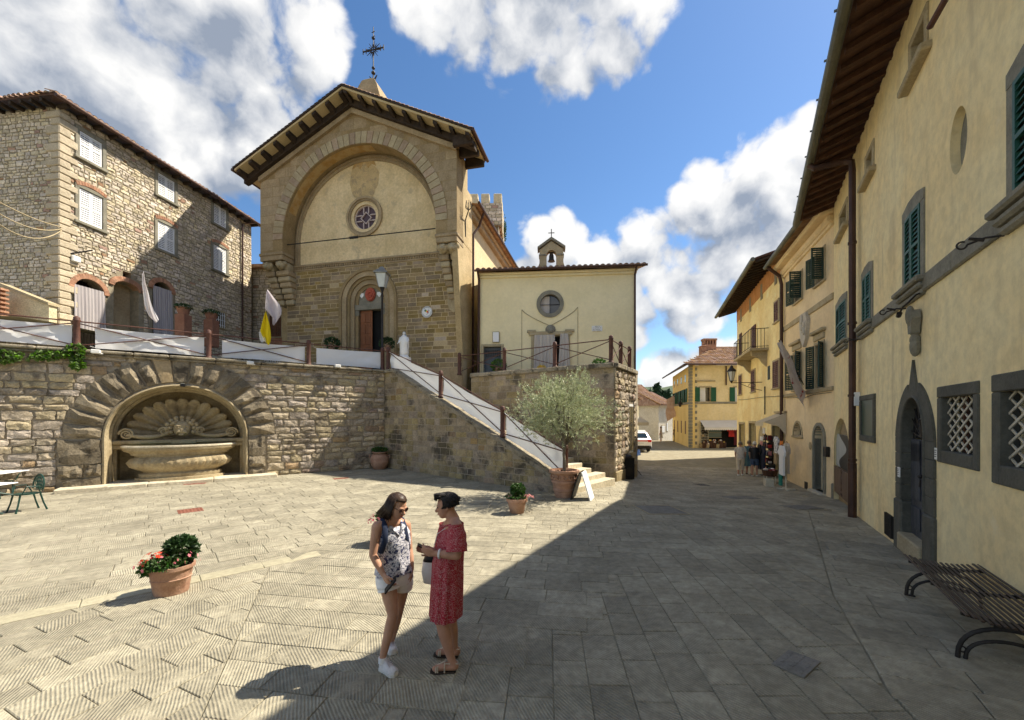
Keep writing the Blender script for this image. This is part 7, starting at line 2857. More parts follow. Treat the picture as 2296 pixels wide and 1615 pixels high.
 # big flower tub in the square
g=gp(367,1337)
g.y+=.12
o=thing('flower_tub','oval terracotta tub with dark green leaves and red and pink flowers on the sunny paving','flower pot',tuple(g),.5)
pot(o,.255,.37,'tub',.98,.84)
rg=random.Random(91)
b=B()
leaf_cloud(b,rg,620,(.09,.05,.54),(.19,.16,.19),.085,1.7)
b.build('dark_foliage',M['leaf_dark'],o)
b=B()
leaf_cloud(b,rg,520,(-.06,-.08,.42),(.23,.18,.11),.065,2.0)
leaf_cloud(b,rg,160,(-.25,-.08,.37),(.09,.09,.09),.055,2.0)
b.build('light_foliage',M['leaf'],o)
b=B()
flowers(b,rg,16,(-.10,-.12,.41),(.26,.18,.13),.028)
flowers(b,rg,10,(.10,-.10,.42),(.22,.16,.12),.026)
b.build('pink_flowers',M['flower_pink'],o)['kind']='stuff'
b=B()
flowers(b,rg,26,(-.15,-.05,.42),(.17,.15,.16),.026)
b.build('red_flowers',M['flower_red'],o)['kind']='stuff'
# pot with red-pink geraniums before the stairs
g=gp(1159,1150)
o=thing('geranium_pot','small terracotta pot with pink geraniums in front of the stair wall','flower pot',tuple(g))
pot(o,.245,.36,'plain')
b=B()
leaf_cloud(b,rg,420,(.02,.02,.56),(.18,.16,.16),.08,1.4)
leaf_cloud(b,rg,260,(-.02,-.05,.42),(.27,.20,.08),.06,1.5)
b.build('foliage',M['leaf'],o)
b=B()
flowers(b,rg,30,(.26,-.10,.38),(.15,.12,.08),.028)
flowers(b,rg,8,(-.2,-.1,.38),(.1,.1,.08),.024)
b.build('pink_flowers',M['flower_rose'],o)['kind']='stuff'
# pot hidden behind the young woman
g=gp(868,1218)
o=thing('hidden_flower_pot','terracotta pot with pink flowers half hidden behind the woman in white shorts','flower pot',tuple(g))
pot(o,.25,.34,'plain')
b=B()
leaf_cloud(b,rg,420,(.03,.02,.50),(.24,.20,.16),.075,1.5)
b.build('foliage',M['leaf'],o)
b=B()
flowers(b,rg,34,(-.14,-.05,.42),(.2,.18,.14),.03)
flowers(b,rg,12,(.22,-.05,.42),(.12,.12,.14),.028)
b.build('pink_flowers',M['flower_pink'],o)['kind']='stuff'
# terracotta jar in the corner of the walls
g=gp(855,1050)
g.y-=.25
o=thing('terracotta_jar','round terracotta jar with low green plants in the corner of the walls','flower pot',tuple(g))
pot(o,.40,.78,'jar')
b=B()
for a in(-1,1):
 b.tube([(a*.37,0,.60),(a*.46,0,.63),(a*.46,0,.52),(a*.39,0,.47)],.025,6)
b.build('handle',M['terracotta'],o)
b=B()
leaf_cloud(b,rg,420,(.0,.0,.86),(.36,.30,.14),.09,1.7)
b.build('foliage',M['leaf'],o)
b=B()
flowers(b,rg,8,(.0,.0,.86),(.32,.28,.12),.025)
b.build('yellow_flowers',M['flower_yellow'],o)['kind']='stuff'
# olive tree in a big pot
g=gp(1268,1119)
g.y+=.3
ol=thing('olive_tree','potted olive tree with silvery round crown beside the stairs','tree',tuple(g))
op=thing('olive_pot','large ribbed terracotta pot carrying the olive tree','flower pot',tuple(g))
ph=.80
pot(op,.43,ph,'big')
b=B()
rg=random.Random(19)
for i in range(14):
 a=2*PI*i/14
 pts=[]
 b.tube([(.405*math.cos(a),.405*math.sin(a),.60),(.37*math.cos(a+.12),.37*math.sin(a+.12),.53),(.375*math.cos(a+.28),.375*math.sin(a+.28),.60)],.022,5)
 b.ball((.385*math.cos(a+.05),.385*math.sin(a+.05),.64),.03,6,5)
b.build('garland',M['terracotta'],op)
b=B()
for i in range(60):
 a,r=rg.uniform(0,2*PI),.36*math.sqrt(rg.random())
 b.ball((r*math.cos(a),r*math.sin(a),ph*.92),rg.uniform(.015,.04),6,4)
o_=b.build('bark_chips',M['wood_red'],op)
o_['kind']='stuff'
cz=at(1268,930,g.y).z
ctop=at(1268,848,g.y).z
cbot=at(1268,1000,g.y).z
rx=100/F*g.y
b=B()
b.tube([(0,0,ph*.85),(.02,0,1.0),(-.01,.02,1.25),(.03,.01,cbot-g.z+.05)],[.055,.045,.042,.045],8)
tips=[]
for i in range(15):
 a=2*PI*i/15+rg.uniform(-.2,.2)
 r=rx*rg.uniform(.45,.9)
 zt5=rg.uniform(.15,1.0)
 e=Vector((r*math.cos(a)*(1-.35*zt5),r*math.sin(a)*(1-.35*zt5),(cbot-g.z)+.1+zt5*(ctop-cbot)))
 m_=Vector((e.x*.45,e.y*.45,(cbot-g.z)+.05+.55*(e.z-cbot+g.z)))
 b.tube([(.03,.01,cbot-g.z),m_,e],[.03,.018,.006],6)
 tips.append((m_,e))
b.build('trunk',M['olive_bark'],ol)
b=B()
cen=Vector((0,0,(cbot+ctop)/2-g.z+.02))
H_=(ctop-cbot)/2
def twig(p,d,L,n,size):
 for k in range(n):
  t=(k+.5)/n
  q=p+d*L*t+Vector((rg.gauss(0,.008),rg.gauss(0,.008),rg.gauss(0,.008)))
  for s in(-1,1):
   si=d.cross(Vector((rg.uniform(-1,1),rg.uniform(-1,1),rg.uniform(-1,1)))).normalized()
   ax=(d*.8+si*.7).normalized()
   l=size*rg.uniform(.7,1.25)
   w=l*.26
   wd=ax.cross(Vector((rg.uniform(-1,1),rg.uniform(-1,1),rg.uniform(-1,1)))).normalized()*w*.5
   b.add([q,q+ax*l*.5+wd,q+ax*l,q+ax*l*.5-wd],[(0,1,2),(0,2,3)])
for i in range(2700):
 d=Vector((rg.gauss(0,1),rg.gauss(0,1),rg.gauss(0,1))).normalized()
 lump=.96+.55*noise.noise(d*2.8+Vector((4,1,7)))+.35*noise.noise(d*6.5)
 if noise.noise(d*4.2+Vector((9,3,2)))<-.22 and rg.random()<.8:
  continue
 rr=rg.random()**.38*lump
 zs=1.0 if d.z>0 else .85
 sq_=1.05-.25*max(0,d.z)
 p=cen+Vector((d.x*rx*rr*sq_,d.y*rx*.95*rr*sq_,d.z*H_*rr*zs))
 dd=(d+Vector((0,0,.75))+Vector((rg.gauss(0,.35),rg.gauss(0,.35),rg.gauss(0,.35)))).normalized()
 twig(p,dd,rg.uniform(.10,.24),rg.randint(5,8),.068)
for(hx,hh)in((-.55,.36),(-.22,.28),(.55,.46),(.62,.38),(.2,.25),(-.75,.15),(.35,.3)):
 for j in range(26):
  t=rg.random()
  p=cen+Vector((hx*(1+.06*t)+rg.gauss(0,.05),rg.gauss(0,.12),H_*.62+hh*1.25*t))
  twig(p,Vector((rg.gauss(0,.25),rg.gauss(0,.25),1)).normalized(),.16,6,.05)
b.build('crown',M['olive_leaf'],ol)
# potted plants on the upper terraces
for(u,v,Y,nm,lb,r,m)in((1118,822,19.6,'leafy_plant','bright green leafy plant behind the chapel railing, in front of the grey door',.42,'leaf_light'),(1345,822,18.6,'shrub_pot','round green shrub in a pot behind the chapel railing at the right',.42,'leaf'),(1214,828,18.2,'yellow_flower_pot','low yellow flowers behind the chapel railing under the curtain',.22,'flower_yellow'),(745,772,20.0,'portal_shrub','dark shrub left of the church portal',.4,'leaf_dark'),(868,772,19.9,'portal_shrub','dark shrub right of the church portal behind the lamp post',.4,'leaf_dark')):
 p=at(u,v,Y)
 o=thing(nm,lb,'plant',(p.x,p.y,p.z-r*.9))
 b=B()
 rg2=random.Random(int(u))
 leaf_cloud(b,rg2,420,(0,0,r),(r*.95,r*.8,r*.8),.13 if r>.3 else .07,2.2)
 b.build('foliage',M[m],o)
 B().lathe(pot_profile(r*.55,.3,'plain'),14,(0,0,r*.12-.05),cap=False).build('pot',M['terracotta'],o)
for(u,v,Y,lb)in((411,700,16.6,'terracotta planter on a brick pillar beside the striped curtain'),(474,712,17.6,'second planter on a brick pillar before the barred window')):
 p=at(u,v,Y)
 o=thing('pillar_planter',lb,'planter',tuple(p))
 B().cbox(-.2,.2,-.2,.2,-1.3,-.12,.01).build('pillar',M['brick_dk'],o)
 B().lathe([(.17,-.118),(.19,-.05),(.24,.12),(.28,.16),(.25,.16),(.2,.1)],14).build('pot',M['brick_dk'],o)
 b=B()
 leaf_cloud(b,random.Random(int(u)),300,(0,0,.20),(.34,.3,.14),.09,1.8)
 b.build('foliage',M['leaf_dark'],o)
 # creeper trailing over the coping on the left
cr_=TW.thing('creeper','bright green creeper hanging from the coping at the left','creeper')
b=B()
rg=random.Random(33)
for(u,v,ru,rv,n)in((10,800,22,14,90),(60,800,30,8,60),(105,798,20,11,90),(145,795,14,8,50),(170,790,16,20,150),(175,815,12,16,90),(-40,800,30,20,100)):
 x,z=TW.px(u,v,.16)
 leaf_cloud(b,rg,n,(x,-.20,z),(ru/F*13,.10,rv/F*13),.13,1.25,-.4)
b.build('leaves',M['leaf_light'],cr_)['kind']='stuff'
b=B()
b.tube([(TW.px(u,v,.14)[0],-.14,TW.px(u,v,.14)[1])for u,v in((-60,795),(20,802),(80,800),(140,796),(176,790),(180,830))],.012,5)
b.build('stem',M['olive_bark'],cr_)
# --- bench
bo=Wall((4.97,5.08),(-.97,-1.55),gz(4.5,4.3))
bn=bo.thing('iron_bench','dark iron slatted bench on the pavement by the palazzo wall','bench')
bl_,bw_=1.86,.64
slm=B().cbox(0,bl_,-.013,.013,-.006,.012,.005).mesh('slat',[M['bench_iron']])
ns=15
for i in range(ns):
 t=i/(ns-1)
 link('slat',slm,None,bn,(rg.uniform(-.01,.01),t*bw_,.445-.03*math.sin(PI*t)+.012*(abs(t-.5)>.42)))
for x in(.16,bl_/2,bl_-.16):
 b=B()
 b.tube([(x,bw_*t/10,.425-.03*math.sin(PI*t/10))for t in range(11)],.018,6)
 b.build('cross_bar',M['iron_dark'],bn)
for x in(.16,bl_-.16):
 b=B()
 for(y0,y1,h,r)in((-.02,bw_+.02,.33,.019),(.03,bw_-.03,.22,.016)):
  b.tube([(x,y0+(y1-y0)*(.5-.5*math.cos(PI*t/16)),.02+h*math.sin(PI*t/16)**.8)for t in range(17)],r,8)
 for y in(.01,bw_-.01):
  b.tube([(x,y+.025*math.cos(a),.10+.025*math.sin(a))for a in np.linspace(0,2*PI,13)],.008,5)
  b.cbox(x-.02,x+.02,y-.05,y+.05,.0,.016,.004)
 b.cbox(x-.015,x+.015,bw_*.5-.12,bw_*.5+.12,.345,.42,.01)
 b.build('leg',M['iron_dark'],bn)
 # --- cafe tables and chairs at the left edge
def cafe_table(lb,p,rz):
 o=thing('cafe_table',lb,'table',tuple(p),rz)
 B().cbox(-.42,.42,-.42,.42,.72,.75,.012).build('table_top',M['white_paint'],o)
 b=B()
 b.cyl((0,0,.06),(0,0,.72),.035,n=8)
 b.build('column',M['cafe_green'],o)
 for i in range(4):
  a=PI/4+i*PI/2
  B().tube([(0,0,.14),(.2*math.cos(a),.2*math.sin(a),.07),(.36*math.cos(a),.36*math.sin(a),.015)],[.03,.022,.025],6).build('foot',M['cafe_green'],o)
 return o
def cafe_chair(lb,p,rz):
 o=thing('cafe_chair',lb,'chair',tuple(p),rz,'green cast chairs of the cafe')
 B().prism(circ(0,0,.21,20),.42,.45,plane='xy').build('seat',M['cafe_green'],o)
 for s in(-1,1):
  B().tube([(s*.17,-.17,.43),(s*.19,-.21,.2),(s*.22,-.26,.0)],[.02,.016,.02],6).build('leg',M['cafe_green'],o)
  B().tube([(s*.17,.17,.43),(s*.18,.22,.2),(s*.2,.28,.0)],[.02,.016,.02],6).build('leg',M['cafe_green'],o)
  B().tube([(s*.20,.16,.45),(s*.27,.1,.62),(s*.27,-.1,.64),(s*.22,-.16,.45)],.014,6).build('armrest',M['cafe_green'],o)
 b=B()
 arc=[(.25*math.cos(a),.2+.03*math.sin(a),.62+.27*math.sin(a))for a in np.linspace(-.35,PI+.35,20)]
 b.tube(arc,.016,6)
 b.tube([(.22,.19,.5),(0,.23,.5),(-.22,.19,.5)],.012,6)
 for i in range(-4,5):
  for s in(-1,1):
   x0,x1=i*.055,i*.055+s*.12
   if abs(x0)<.2 and abs(x1)<.24:
    z1=.62+.27*math.sqrt(max(.05,1-(x1/.25)**2))*.95
    b.tube([(x0,.22,.51),(x1,.225,min(z1,.88))],.007,4)
 b.build('backrest',M['cafe_green'],o)
 return o
g1,g2=gp(-14,1118),gp(-48,1160)
cafe_table('white topped cafe table nearest the terrace wall',g1+Vector((0,.1,0)),.2)
cafe_table('white topped cafe table in front of the other',g2,.1)
cafe_chair('green cafe chair behind the rear table, back to the wall',g1+Vector((-.25,.62,0)),.2)
cafe_chair('green cafe chair between the two cafe tables',g2+Vector((.38,.62,0)),-.35)
cafe_chair('green cafe chair in front at the left edge, partly cut off',g2+Vector((.12,-.75,0)),2.6)
mn=thing('cup_set','small white crockery on the rear cafe table','crockery',tuple(g1+Vector((-.1,0,.75))))
for(x,y,h)in((-.1,-.1,.07),(.05,.0,.1),(.16,-.12,.05)):
 B().lathe([(.025,0),(.04,.01),(.045,h),(.04,h),(.03,.02)],10,(x,y+.1,0)).build('cup',M['white_paint'],mn)
 # a parasol edge that shades the left margin of the wall
 # --- loudspeaker, music stand, sandwich board
g=gp(1405,1074)
sp2=thing('loudspeaker','black loudspeaker box on the ground at the terrace corner','loudspeaker',tuple(g),.25)
B().prism([(-.24,-.2),(.24,-.2),(.30,.22),(-.30,.22)],0,.88,plane='xy').build('cabinet',M['black'],sp2)
B().ball((0,.0,.88),(.27,.2,.14),14,8).build('cover',M['iron_dark'],sp2,smooth=True)
B().prism(circ(0,.32,.17,20),-.222,-.201).build('woofer',M['iron_dark'],sp2)
g=gp(1424,1066)
ms=thing('music_stand','folding metal stand behind the loudspeaker','stand',tuple(g))
b=B()
for i in range(3):
 a=2*PI*i/3
 b.tube([(0,0,.35),(.3*math.cos(a),.3*math.sin(a),0)],.012,5)
b.cyl((0,0,.2),(0,0,.95),.013,n=6)
b.build('tripod',M['iron_dark'],ms)
B().add([(-.25,-.05,.85),(.25,-.05,.95),(.25,.1,1.2),(-.25,.1,1.1),(-.25,-.04,.84),(.25,-.04,.94),(.25,.11,1.19),(-.25,.11,1.09)],[(0,1,2,3),(7,6,5,4),(0,4,5,1),(1,5,6,2),(2,6,7,3),(3,7,4,0)]).build('desk',M['chrome'],ms)
g=gp(1306,1118)
ab=thing('sandwich_board','folding sandwich board with white panel beside the olive pot','sign board',tuple(g),1.2)
for s,nm,m in((-1,'front_panel','white_paint'),(1,'back_panel','black')):
 b=B()
 b.add([(-.3,s*.26,0),(.3,s*.26,0),(.3,s*.02,.78),(-.3,s*.02,.78),(-.3,s*.29,0),(.3,s*.29,0),(.3,s*.05,.78),(-.3,s*.05,.78)],[(0,1,2,3),(7,6,5,4),(0,4,5,1),(1,5,6,2),(2,6,7,3),(3,7,4,0)])
 b.build(nm,M[m],ab)
 # --- covers and gratings in the paving
for(u,v,w,l,a,m,lb)in((427,1145,.5,.5,.75,'grate_red','square rusty manhole cover in the sunny square'),(437,1085,.62,.3,.5,'grate_red','rusty drain grating before the fountain plinth'),(765,1073,.55,.3,.6,'grate_red','small rusty drain cover near the stair corner'),(1480,1143,1.0,1.0,.1,'grate_grey','square paved inspection cover with pale frame in the street'),(1573,1087,.4,.55,.1,'iron_dark','dark iron drain in the middle of the street'),(1662,1116,1.0,.5,.2,'grate_grey','long inspection cover in the street near the shop'),(1797,1137,.9,.6,.3,'grate_grey','inspection cover at the pavement corner'),(1785,1487,.36,.26,.6,'grate_grey','studded iron cover in the dark foreground paving')):
 g=gp(u,v)
 o=thing('drain_cover',lb,'drain cover',(g.x,g.y,g.z),a)
 nx_,ny_=(gz(g.x+.3,g.y)-gz(g.x-.3,g.y))/.6,(gz(g.x,g.y+.3)-gz(g.x,g.y-.3))/.6
 def onto(b):
  ca,sa=math.cos(a),math.sin(a)
  b.v=[(x,y,z+gz(g.x+x*ca-y*sa,g.y+x*sa+y*ca)-g.z)for x,y,z in b.v]
  return b
 onto(B().cbox(-w/2,w/2,-l/2,l/2,-.01,.006,.003)).build('plate',M[m],o)
 b=B()
 n1,n2=max(3,int(w/.07)),max(3,int(l/.07))
 for i in range(n1):
  for j in range(n2):
   x,y=-w/2+w*(i+.5)/n1,-l/2+l*(j+.5)/n2
   b.box(x-.018,x+.018,y-.012,y+.012,.0062,.0105)
 onto(b).build('studs',M[m],o)
 if u==1480:
  b=B()
  for(x0,x1,y0,y1)in((-.53,.53,-.53,-.502),(-.53,.53,.502,.53),(-.53,-.502,-.5,.5),(.502,.53,-.5,.5)):
   b.box(x0,x1,y0,y1,-.005,.009)
  onto(b).build('frame',M['pietra_light'],o)
  # --- lantern and flag on the houses of the street
lw=W3.thing('wall_lantern','black glass lantern on a scrolled iron arm on the balcony house','lantern')
ax_,az_=p3(965,545)
hx_,hz_=p3(845,545,1.6)
b=B()
b.tube([(ax_,-.02,az_),(ax_,-1.5,az_)],.022,6)
b.tube([(ax_,-.5-.16*math.cos(t),az_-.18+.16*math.sin(t)*(1-t/9))for t in np.linspace(0,5,20)],.014,5)
b.tube([(ax_,-.03,az_-.45),(ax_,-.5,az_-.32),(ax_,-1.1,az_-.05)],.016,5)
b.build('arm',M['iron_dark'],lw)
zz=az_+.12
B().lathe([(.09,.0),(.2,.5)],6,(ax_,-1.5,zz),cap=False).build('lantern_glass',M['lamp_glass'],lw)
b=B()
for i in range(6):
 a=2*PI*i/6
 b.cyl((ax_+.092*math.cos(a),-1.5+.092*math.sin(a),zz),(ax_+.205*math.cos(a),-1.5+.205*math.sin(a),zz+.5),.012,n=5)
b.lathe([(.02,-.14),(.05,-.08),(.1,-.02),(.1,.0)],6,(ax_,-1.5,zz))
b.lathe([(.20,.5),(.26,.52),(.2,.62),(.1,.72),(.09,.78),(.03,.86)],6,(ax_,-1.5,zz))
b.build('lantern_frame',M['iron_dark'],lw)
fb=W2.thing('house_flag','limp white flag with red print on a slanted pole on the beige house','flag')
x0,z0=p27(1250,560,.1)
x1,z1=p27(1080,255,1.4)
B().cyl((x0,-.1,z0),(x1,-1.4,z1),.02,n=6).build('pole',M['iron_dark'],fb)
b=B()
rows=[]
for k in range(11):
 t=k/10
 px_,py_,pzz=x1+(x0-x1)*t,-1.4+1.3*t,z1+(z0-z1)*t
 row=[]
 for i in range(9):
  s=i/8
  d=(.15+.55*math.sin(PI*min(1,t*1.2)*.55))*s
  row.append((px_+.07*math.sin(6*s+4*t)+.16*s*t,py_+.06*math.sin(8*s+5*t),pzz-d-.25*t*s))
 rows.append(row)
b.rings(rows,cap=False,closed=False)
b.build('flag_cloth',M['flag_print2'],fb,smooth=True)
# --- souvenir shop of the balcony house
R6=(1860,1020,.13619)
def p6(zx,zy,off=0.0):
 return W3.px(*rq(R6,zx,zy),off)
xa,xb,za=p6(385,0,.5)[0],p6(735,0,.1)[0],p6(560,140,.4)[1]
o=W3.thing('shop_awning','cream scalloped awning over the souvenir shop door','awning')
b=B()
nsc=9
ya=.9
b.add([(xa,-.02,za+.1),(xb,-.02,za+.1),(xb,-ya,za-.30),(xa,-ya,za-.30)],[(0,1,2,3)])
vs=[]
for i in range(nsc*6+1):
 x=xa+(xb-xa)*i/(nsc*6)
 vs+=[(x,-ya,za-.30),(x,-ya-.01,za-.44-.07*abs(math.sin(PI*i/6)))]
b.add(vs,[(2*i,2*i+2,2*i+3,2*i+1)for i in range(nsc*6)])
b.add([(xb,-.02,za+.1),(xb,-ya,za-.30),(xb,-.3,za-.5),(xb,-.02,za-.9)],[(0,1,2,3)])
b.build('awning_cloth',M['awning'],o)
B().box(xa-.05,xb+.05,-.12,.0,za+.1,za+.2).build('awning_box',M['pietra_light'],o)
SPOT={}
def stand_at(zx,zy,off):
 x=p6(zx,0,off)[0]
 p=W3.world(x,0,off)
 return x,gz(p.x,p.y)-W3.z0
x,zg=stand_at(390,0,.55)
o=W3.thing('postcard_rack','revolving postcard rack with a white sign outside the souvenir shop','rack')
B().cyl((x,-.55,zg),(x,-.55,zg+2.0),.025,n=8).build('pole',M['iron_dark'],o)
B().lathe([(.24,0),(.24,.03),(.04,.06)],14,(x,-.55,zg)).build('foot',M['iron_dark'],o)
for k in range(4):
 for s in(-1,1):
  B().cbox(x+s*.03,x+s*.24,-.72,-.70,zg+.95+k*.24,zg+1.14+k*.24,.005).build('postcards',M[('white_paint','poster_pale','flower_rose','white_paint')[k]],o)
B().cbox(x-.2,x+.2,-.62,-.60,zg+2.0,zg+2.28,.005).build('sign_card',M['white_paint'],o)
for i,(zx,h0,w,h,m,off,nm,lb)in enumerate(((300,.35,.5,1.15,'black',.85,'dark_coat','long black garment hanging at the left of the shop display'),(365,.35,.46,1.1,'navy_cloth',.8,'dark_coat','navy garment beside the postcard rack'),(610,1.25,.42,.7,'print_cloth',.6,'printed_shirt','white printed shirt hanging above the basket'),(600,.75,.36,.6,'brown_plaster',.55,'brown_shirt','brown garment below the printed shirt'),(715,.55,.5,1.1,'white_cloth',1.0,'white_dress','white dress on the wooden stand, nearer the street'),(805,.60,.46,1.15,'sheer',.75,'linen_dress','pale linen dress on the wooden stand by the wall'),(705,1.35,.2,.45,'orange_cloth',.55,'orange_bag','orange bag hanging over the white dress'),(690,.12,.25,.5,'teal_cloth',.95,'green_scarf','green scarf hanging under the white dress'))):
 x,zg=stand_at(zx,0,off)
 garment(nm,lb,x,zg+h0,w,h,M[m],W3,off,None,i not in(6,7))
x,zg=stand_at(770,0,.9)
o=W3.thing('dress_stand','wooden clothes stand holding the white dresses','stand')
b=B()
b.cyl((x,-.9,zg),(x,-.9,zg+1.75),.025,n=8)
b.cbox(x-.3,x+.3,-.95,-.85,zg,zg+.06,.01)
b.cbox(x-.04,x+.04,-1.2,-.6,zg,zg+.05,.01)
b.cyl((x-.35,-.9,zg+1.66),(x+.35,-.9,zg+1.66),.015,n=6)
b.build('wood',M['lattice'],o)
x,zg=stand_at(470,0,.95)
o=W3.thing('display_basket','low display basket with folded scarves on the pavement','basket')
B().lathe([(.0,.30),(.30,.30),(.36,.52),(.38,.55),(.33,.55),(.28,.4)],16,(x,-.95,zg),sy=.8,cap=False).build('basket',M['wood_red'],o)
b=B()
for s in(-1,1):
 for t in(-1,1):
  b.cyl((x+s*.22,-.95+t*.16,zg),(x+s*.22,-.95+t*.16,zg+.31),.02,n=6)
b.build('leg',M['lattice'],o)
for k in range(7):
 B().ball((x+.22*math.cos(k*2.2),-.95+.15*math.sin(k*2.2),zg+.56),(.13,.1,.06),8,6).build('scarf',M[('maroon_cloth','white_cloth','wood_red','flower_rose','black','sheer','maroon_cloth')[k]],o,smooth=True)
x,zg=stand_at(510,0,.3)
o=W3.thing('goods_shelf','dark shelf crowded with small souvenirs against the shop wall','shelf')
B().cbox(x-.55,x+.55,-.32,-.28,zg,zg+1.9,.01).build('back_board',M['wood_dark'],o)
for k in range(5):
 B().cbox(x-.55,x+.55,-.6,-.322,zg+.25+k*.36,zg+.28+k*.36,.005).build('board',M['wood_dark'],o)
 for j in range(7):
  hh=.1+.12*((j*7+k*3)%5)/4
  B().cbox(x-.5+j*.15,x-.40+j*.15,-.56,-.42,zg+.282+k*.36,zg+.282+hh+k*.36,.01).build('souvenir',M[('maroon_cloth','awning_white','wood_red','flower_rose','black','red_cloth','pane_green')[(j+2*k)%7]],o)
x,zg=stand_at(460,0,1.25)
o=W3.thing('wicker_crate','small pale wicker crate in front of the display basket','crate')
for s in(-1,1):
 B().cbox(x+s*.17-.01,x+s*.17+.01,-1.4,-1.12,zg,zg+.3,.004).build('end_panel',M['lattice'],o)
for k in range(4):
 for y in(-1.4,-1.12):
  B().cbox(x-.16,x+.16,y-.008,y+.008,zg+.02+k*.075,zg+.07+k*.075,.003).build('slat',M['lattice'],o)
  # --- parked car
g=gp(1437,1014)
cw=Wall((g.x-.95,g.y),(1.0,-.10),g.z)
ca_=cw.thing('parked_car','white car seen from behind, parked beyond the terrace corner','car')
prof=[(.0,.38),(.0,.72),(.04,1.00),(.30,1.10),(.55,1.52),(.75,1.60),(2.1,1.58),(2.9,1.12),(4.1,1.0),(4.25,.7),(4.2,.36)]
b=B()
W_=1.78
R=[]
for(xx,ins)in((0.0,.10),(.10,.03),(.35,.0),(W_-.35,.0),(W_-.10,.03),(W_,.10)):
 R.append([(xx if z<1.05 else W_/2+(xx-W_/2)*(1-.24*min(1,(z-1.05)/.5)),y+ins*(1 if y<2 else-1),z-(ins*.3 if z>1.4 else 0))for y,z in prof])
b.rings(R)
b.build('body',M['car_paint'],ca_,smooth='auto')
b=B()
b.add([(.22,.30,1.12),(W_-.22,.30,1.12),(W_-.36,.535,1.49),(.36,.535,1.49)],[(0,1,2,3)])
b.xf(Matrix.Translation((0,-.012,.0)))
b.build('rear_window',M['car_glass'],ca_)
for s in(0,1):
 x0=.03 if not s else W_-.33
 B().cbox(x0,x0+.30,-.02,.2,.80,1.0,.03).build('tail_light',M['tail_red'],ca_)
 for y in(.75,3.4):
  b=B()
  b.lathe([(.20,-.10),(.31,-.10),(.33,-.07),(.33,.07),(.31,.10),(.2,.10)],18)
  b.xf(Matrix.Translation((.12 if not s else W_-.12,y,.33))@Matrix.Rotation(PI/2,4,'Y'))
  wh=b.build('wheel',M['black'],ca_)
B().cbox(.05,W_-.05,-.05,.3,.28,.52,.04).build('bumper',M['iron_dark'],ca_)
B().cbox(W_/2-.27,W_/2+.27,-.025,.02,.66,.78,.005).build('number_plate',M['white_paint'],ca_)
B().cbox(.35,W_-.35,-.012,.1,.86,.92,.01).build('tail_trim',M['tail_red'],ca_)
B().cbox(.30,W_-.30,.85,1.2,1.60,1.72,.03).build('roof_light_bar',M['car_paint'],ca_)
import math
F=900.;CX=1148.;HZ=935.;CH=2.35
class W:
 def __init__(s,O,d):
  n=math.hypot(*d);s.O=O;s.d=(d[0]/n,d[1]/n);s.n=(s.d[1],-s.d[0])
 def px(s,u,v,off=0):
 # plane at offset off outward
  ox=s.O[0]+s.n[0]*off;oy=s.O[1]+s.n[1]*off
  k=(u-CX)/F
  # ox+dx*a = k*(oy+dy*a)
  a=(k*oy-ox)/(s.d[0]-k*s.d[1])
  Y=oy+s.d[1]*a
  return round(a,3),round(CH+(HZ-v)/F*Y,3),round(Y,2)
 def at(s,a,off=0):return(s.O[0]+s.d[0]*a+s.n[0]*off,s.O[1]+s.d[1]*a+s.n[1]*off)
 # --- people
def remesh(b,name,mat,parent,voxel,smooth_n=3):
 o=b.build('tmp_body',mat)
 m=o.modifiers.new('r','REMESH')
 m.mode='VOXEL'
 m.voxel_size=voxel
 s=o.modifiers.new('s','SMOOTH')
 s.iterations=smooth_n
 s.factor=.5
 dg=bpy.context.evaluated_depsgraph_get()
 dg.update()
 me=bpy.data.meshes.new_from_object(o.evaluated_get(dg))
 bpy.data.objects.remove(o)
 me.polygons.foreach_set('use_smooth',[True]*len(me.polygons))
 me.materials.clear()
 me.materials.append(mat)
 return link(name,me,None,parent)
def limb(b,pts,rs,n=12):
 """smooth tapered limb through its joints"""
 P,R=[Vector(p)for p in pts],list(rs)
 Q,S=[],[]
 for i in range(len(P)-1):
  for k in range(5):
   t=k/5
   p0,p1,p2,p3_=P[max(i-1,0)],P[i],P[i+1],P[min(i+2,len(P)-1)]
   c=.5*((2*p1)+(p2-p0)*t*.6+(2*p0-5*p1+4*p2-p3_)*t*t*0)if False else p1.lerp(p2,t)
   Q.append(c)
   S.append(R[i]+(R[i+1]-R[i])*t)
 Q.append(P[-1])
 S.append(R[-1])
 b.tube(Q,S,n)
 for p,r in zip(P,R):
  b.ball(p,r*.985,10,7)
def hand(b,w,d,pn,s=1.0,curl=.5,thumb=1):
 """palm and five fingers from wrist w along d; pn is the palm normal (fingers curl towards it)"""
 d,pn=Vector(d).normalized(),Vector(pn).normalized()
 lat=d.cross(pn).normalized()*thumb
 for i,(off,ln)in enumerate(((-.030,.062),(-.010,.072),(.011,.078),(.031,.070))):
  k=w+(d*.082+lat*off)*s
  b.tube([w+lat*off*.55*s,w+(d*.045+lat*off*.9)*s,k],[.015*s,.016*s,.0115*s],8)
  p,a=k,curl*.6
  for seg in(.44,.32,.24):
   q=p+(d*math.cos(a)+pn*math.sin(a))*ln*seg*s
   b.tube([p,q],[.0098*s,.0088*s],8)
   b.ball(q,.009*s,8,5)
   p,a=q,a+curl*.75
 t0=w+(d*.018+lat*.026)*s
 t1=t0+(d*.034+lat*.030+pn*.012)*s
 t2=t1+(d*.030+lat*.006+pn*.020)*s
 b.tube([t0,t1,t2],[.015*s,.0115*s,.009*s],8)
 b.ball(t2,.0095*s,8,5)
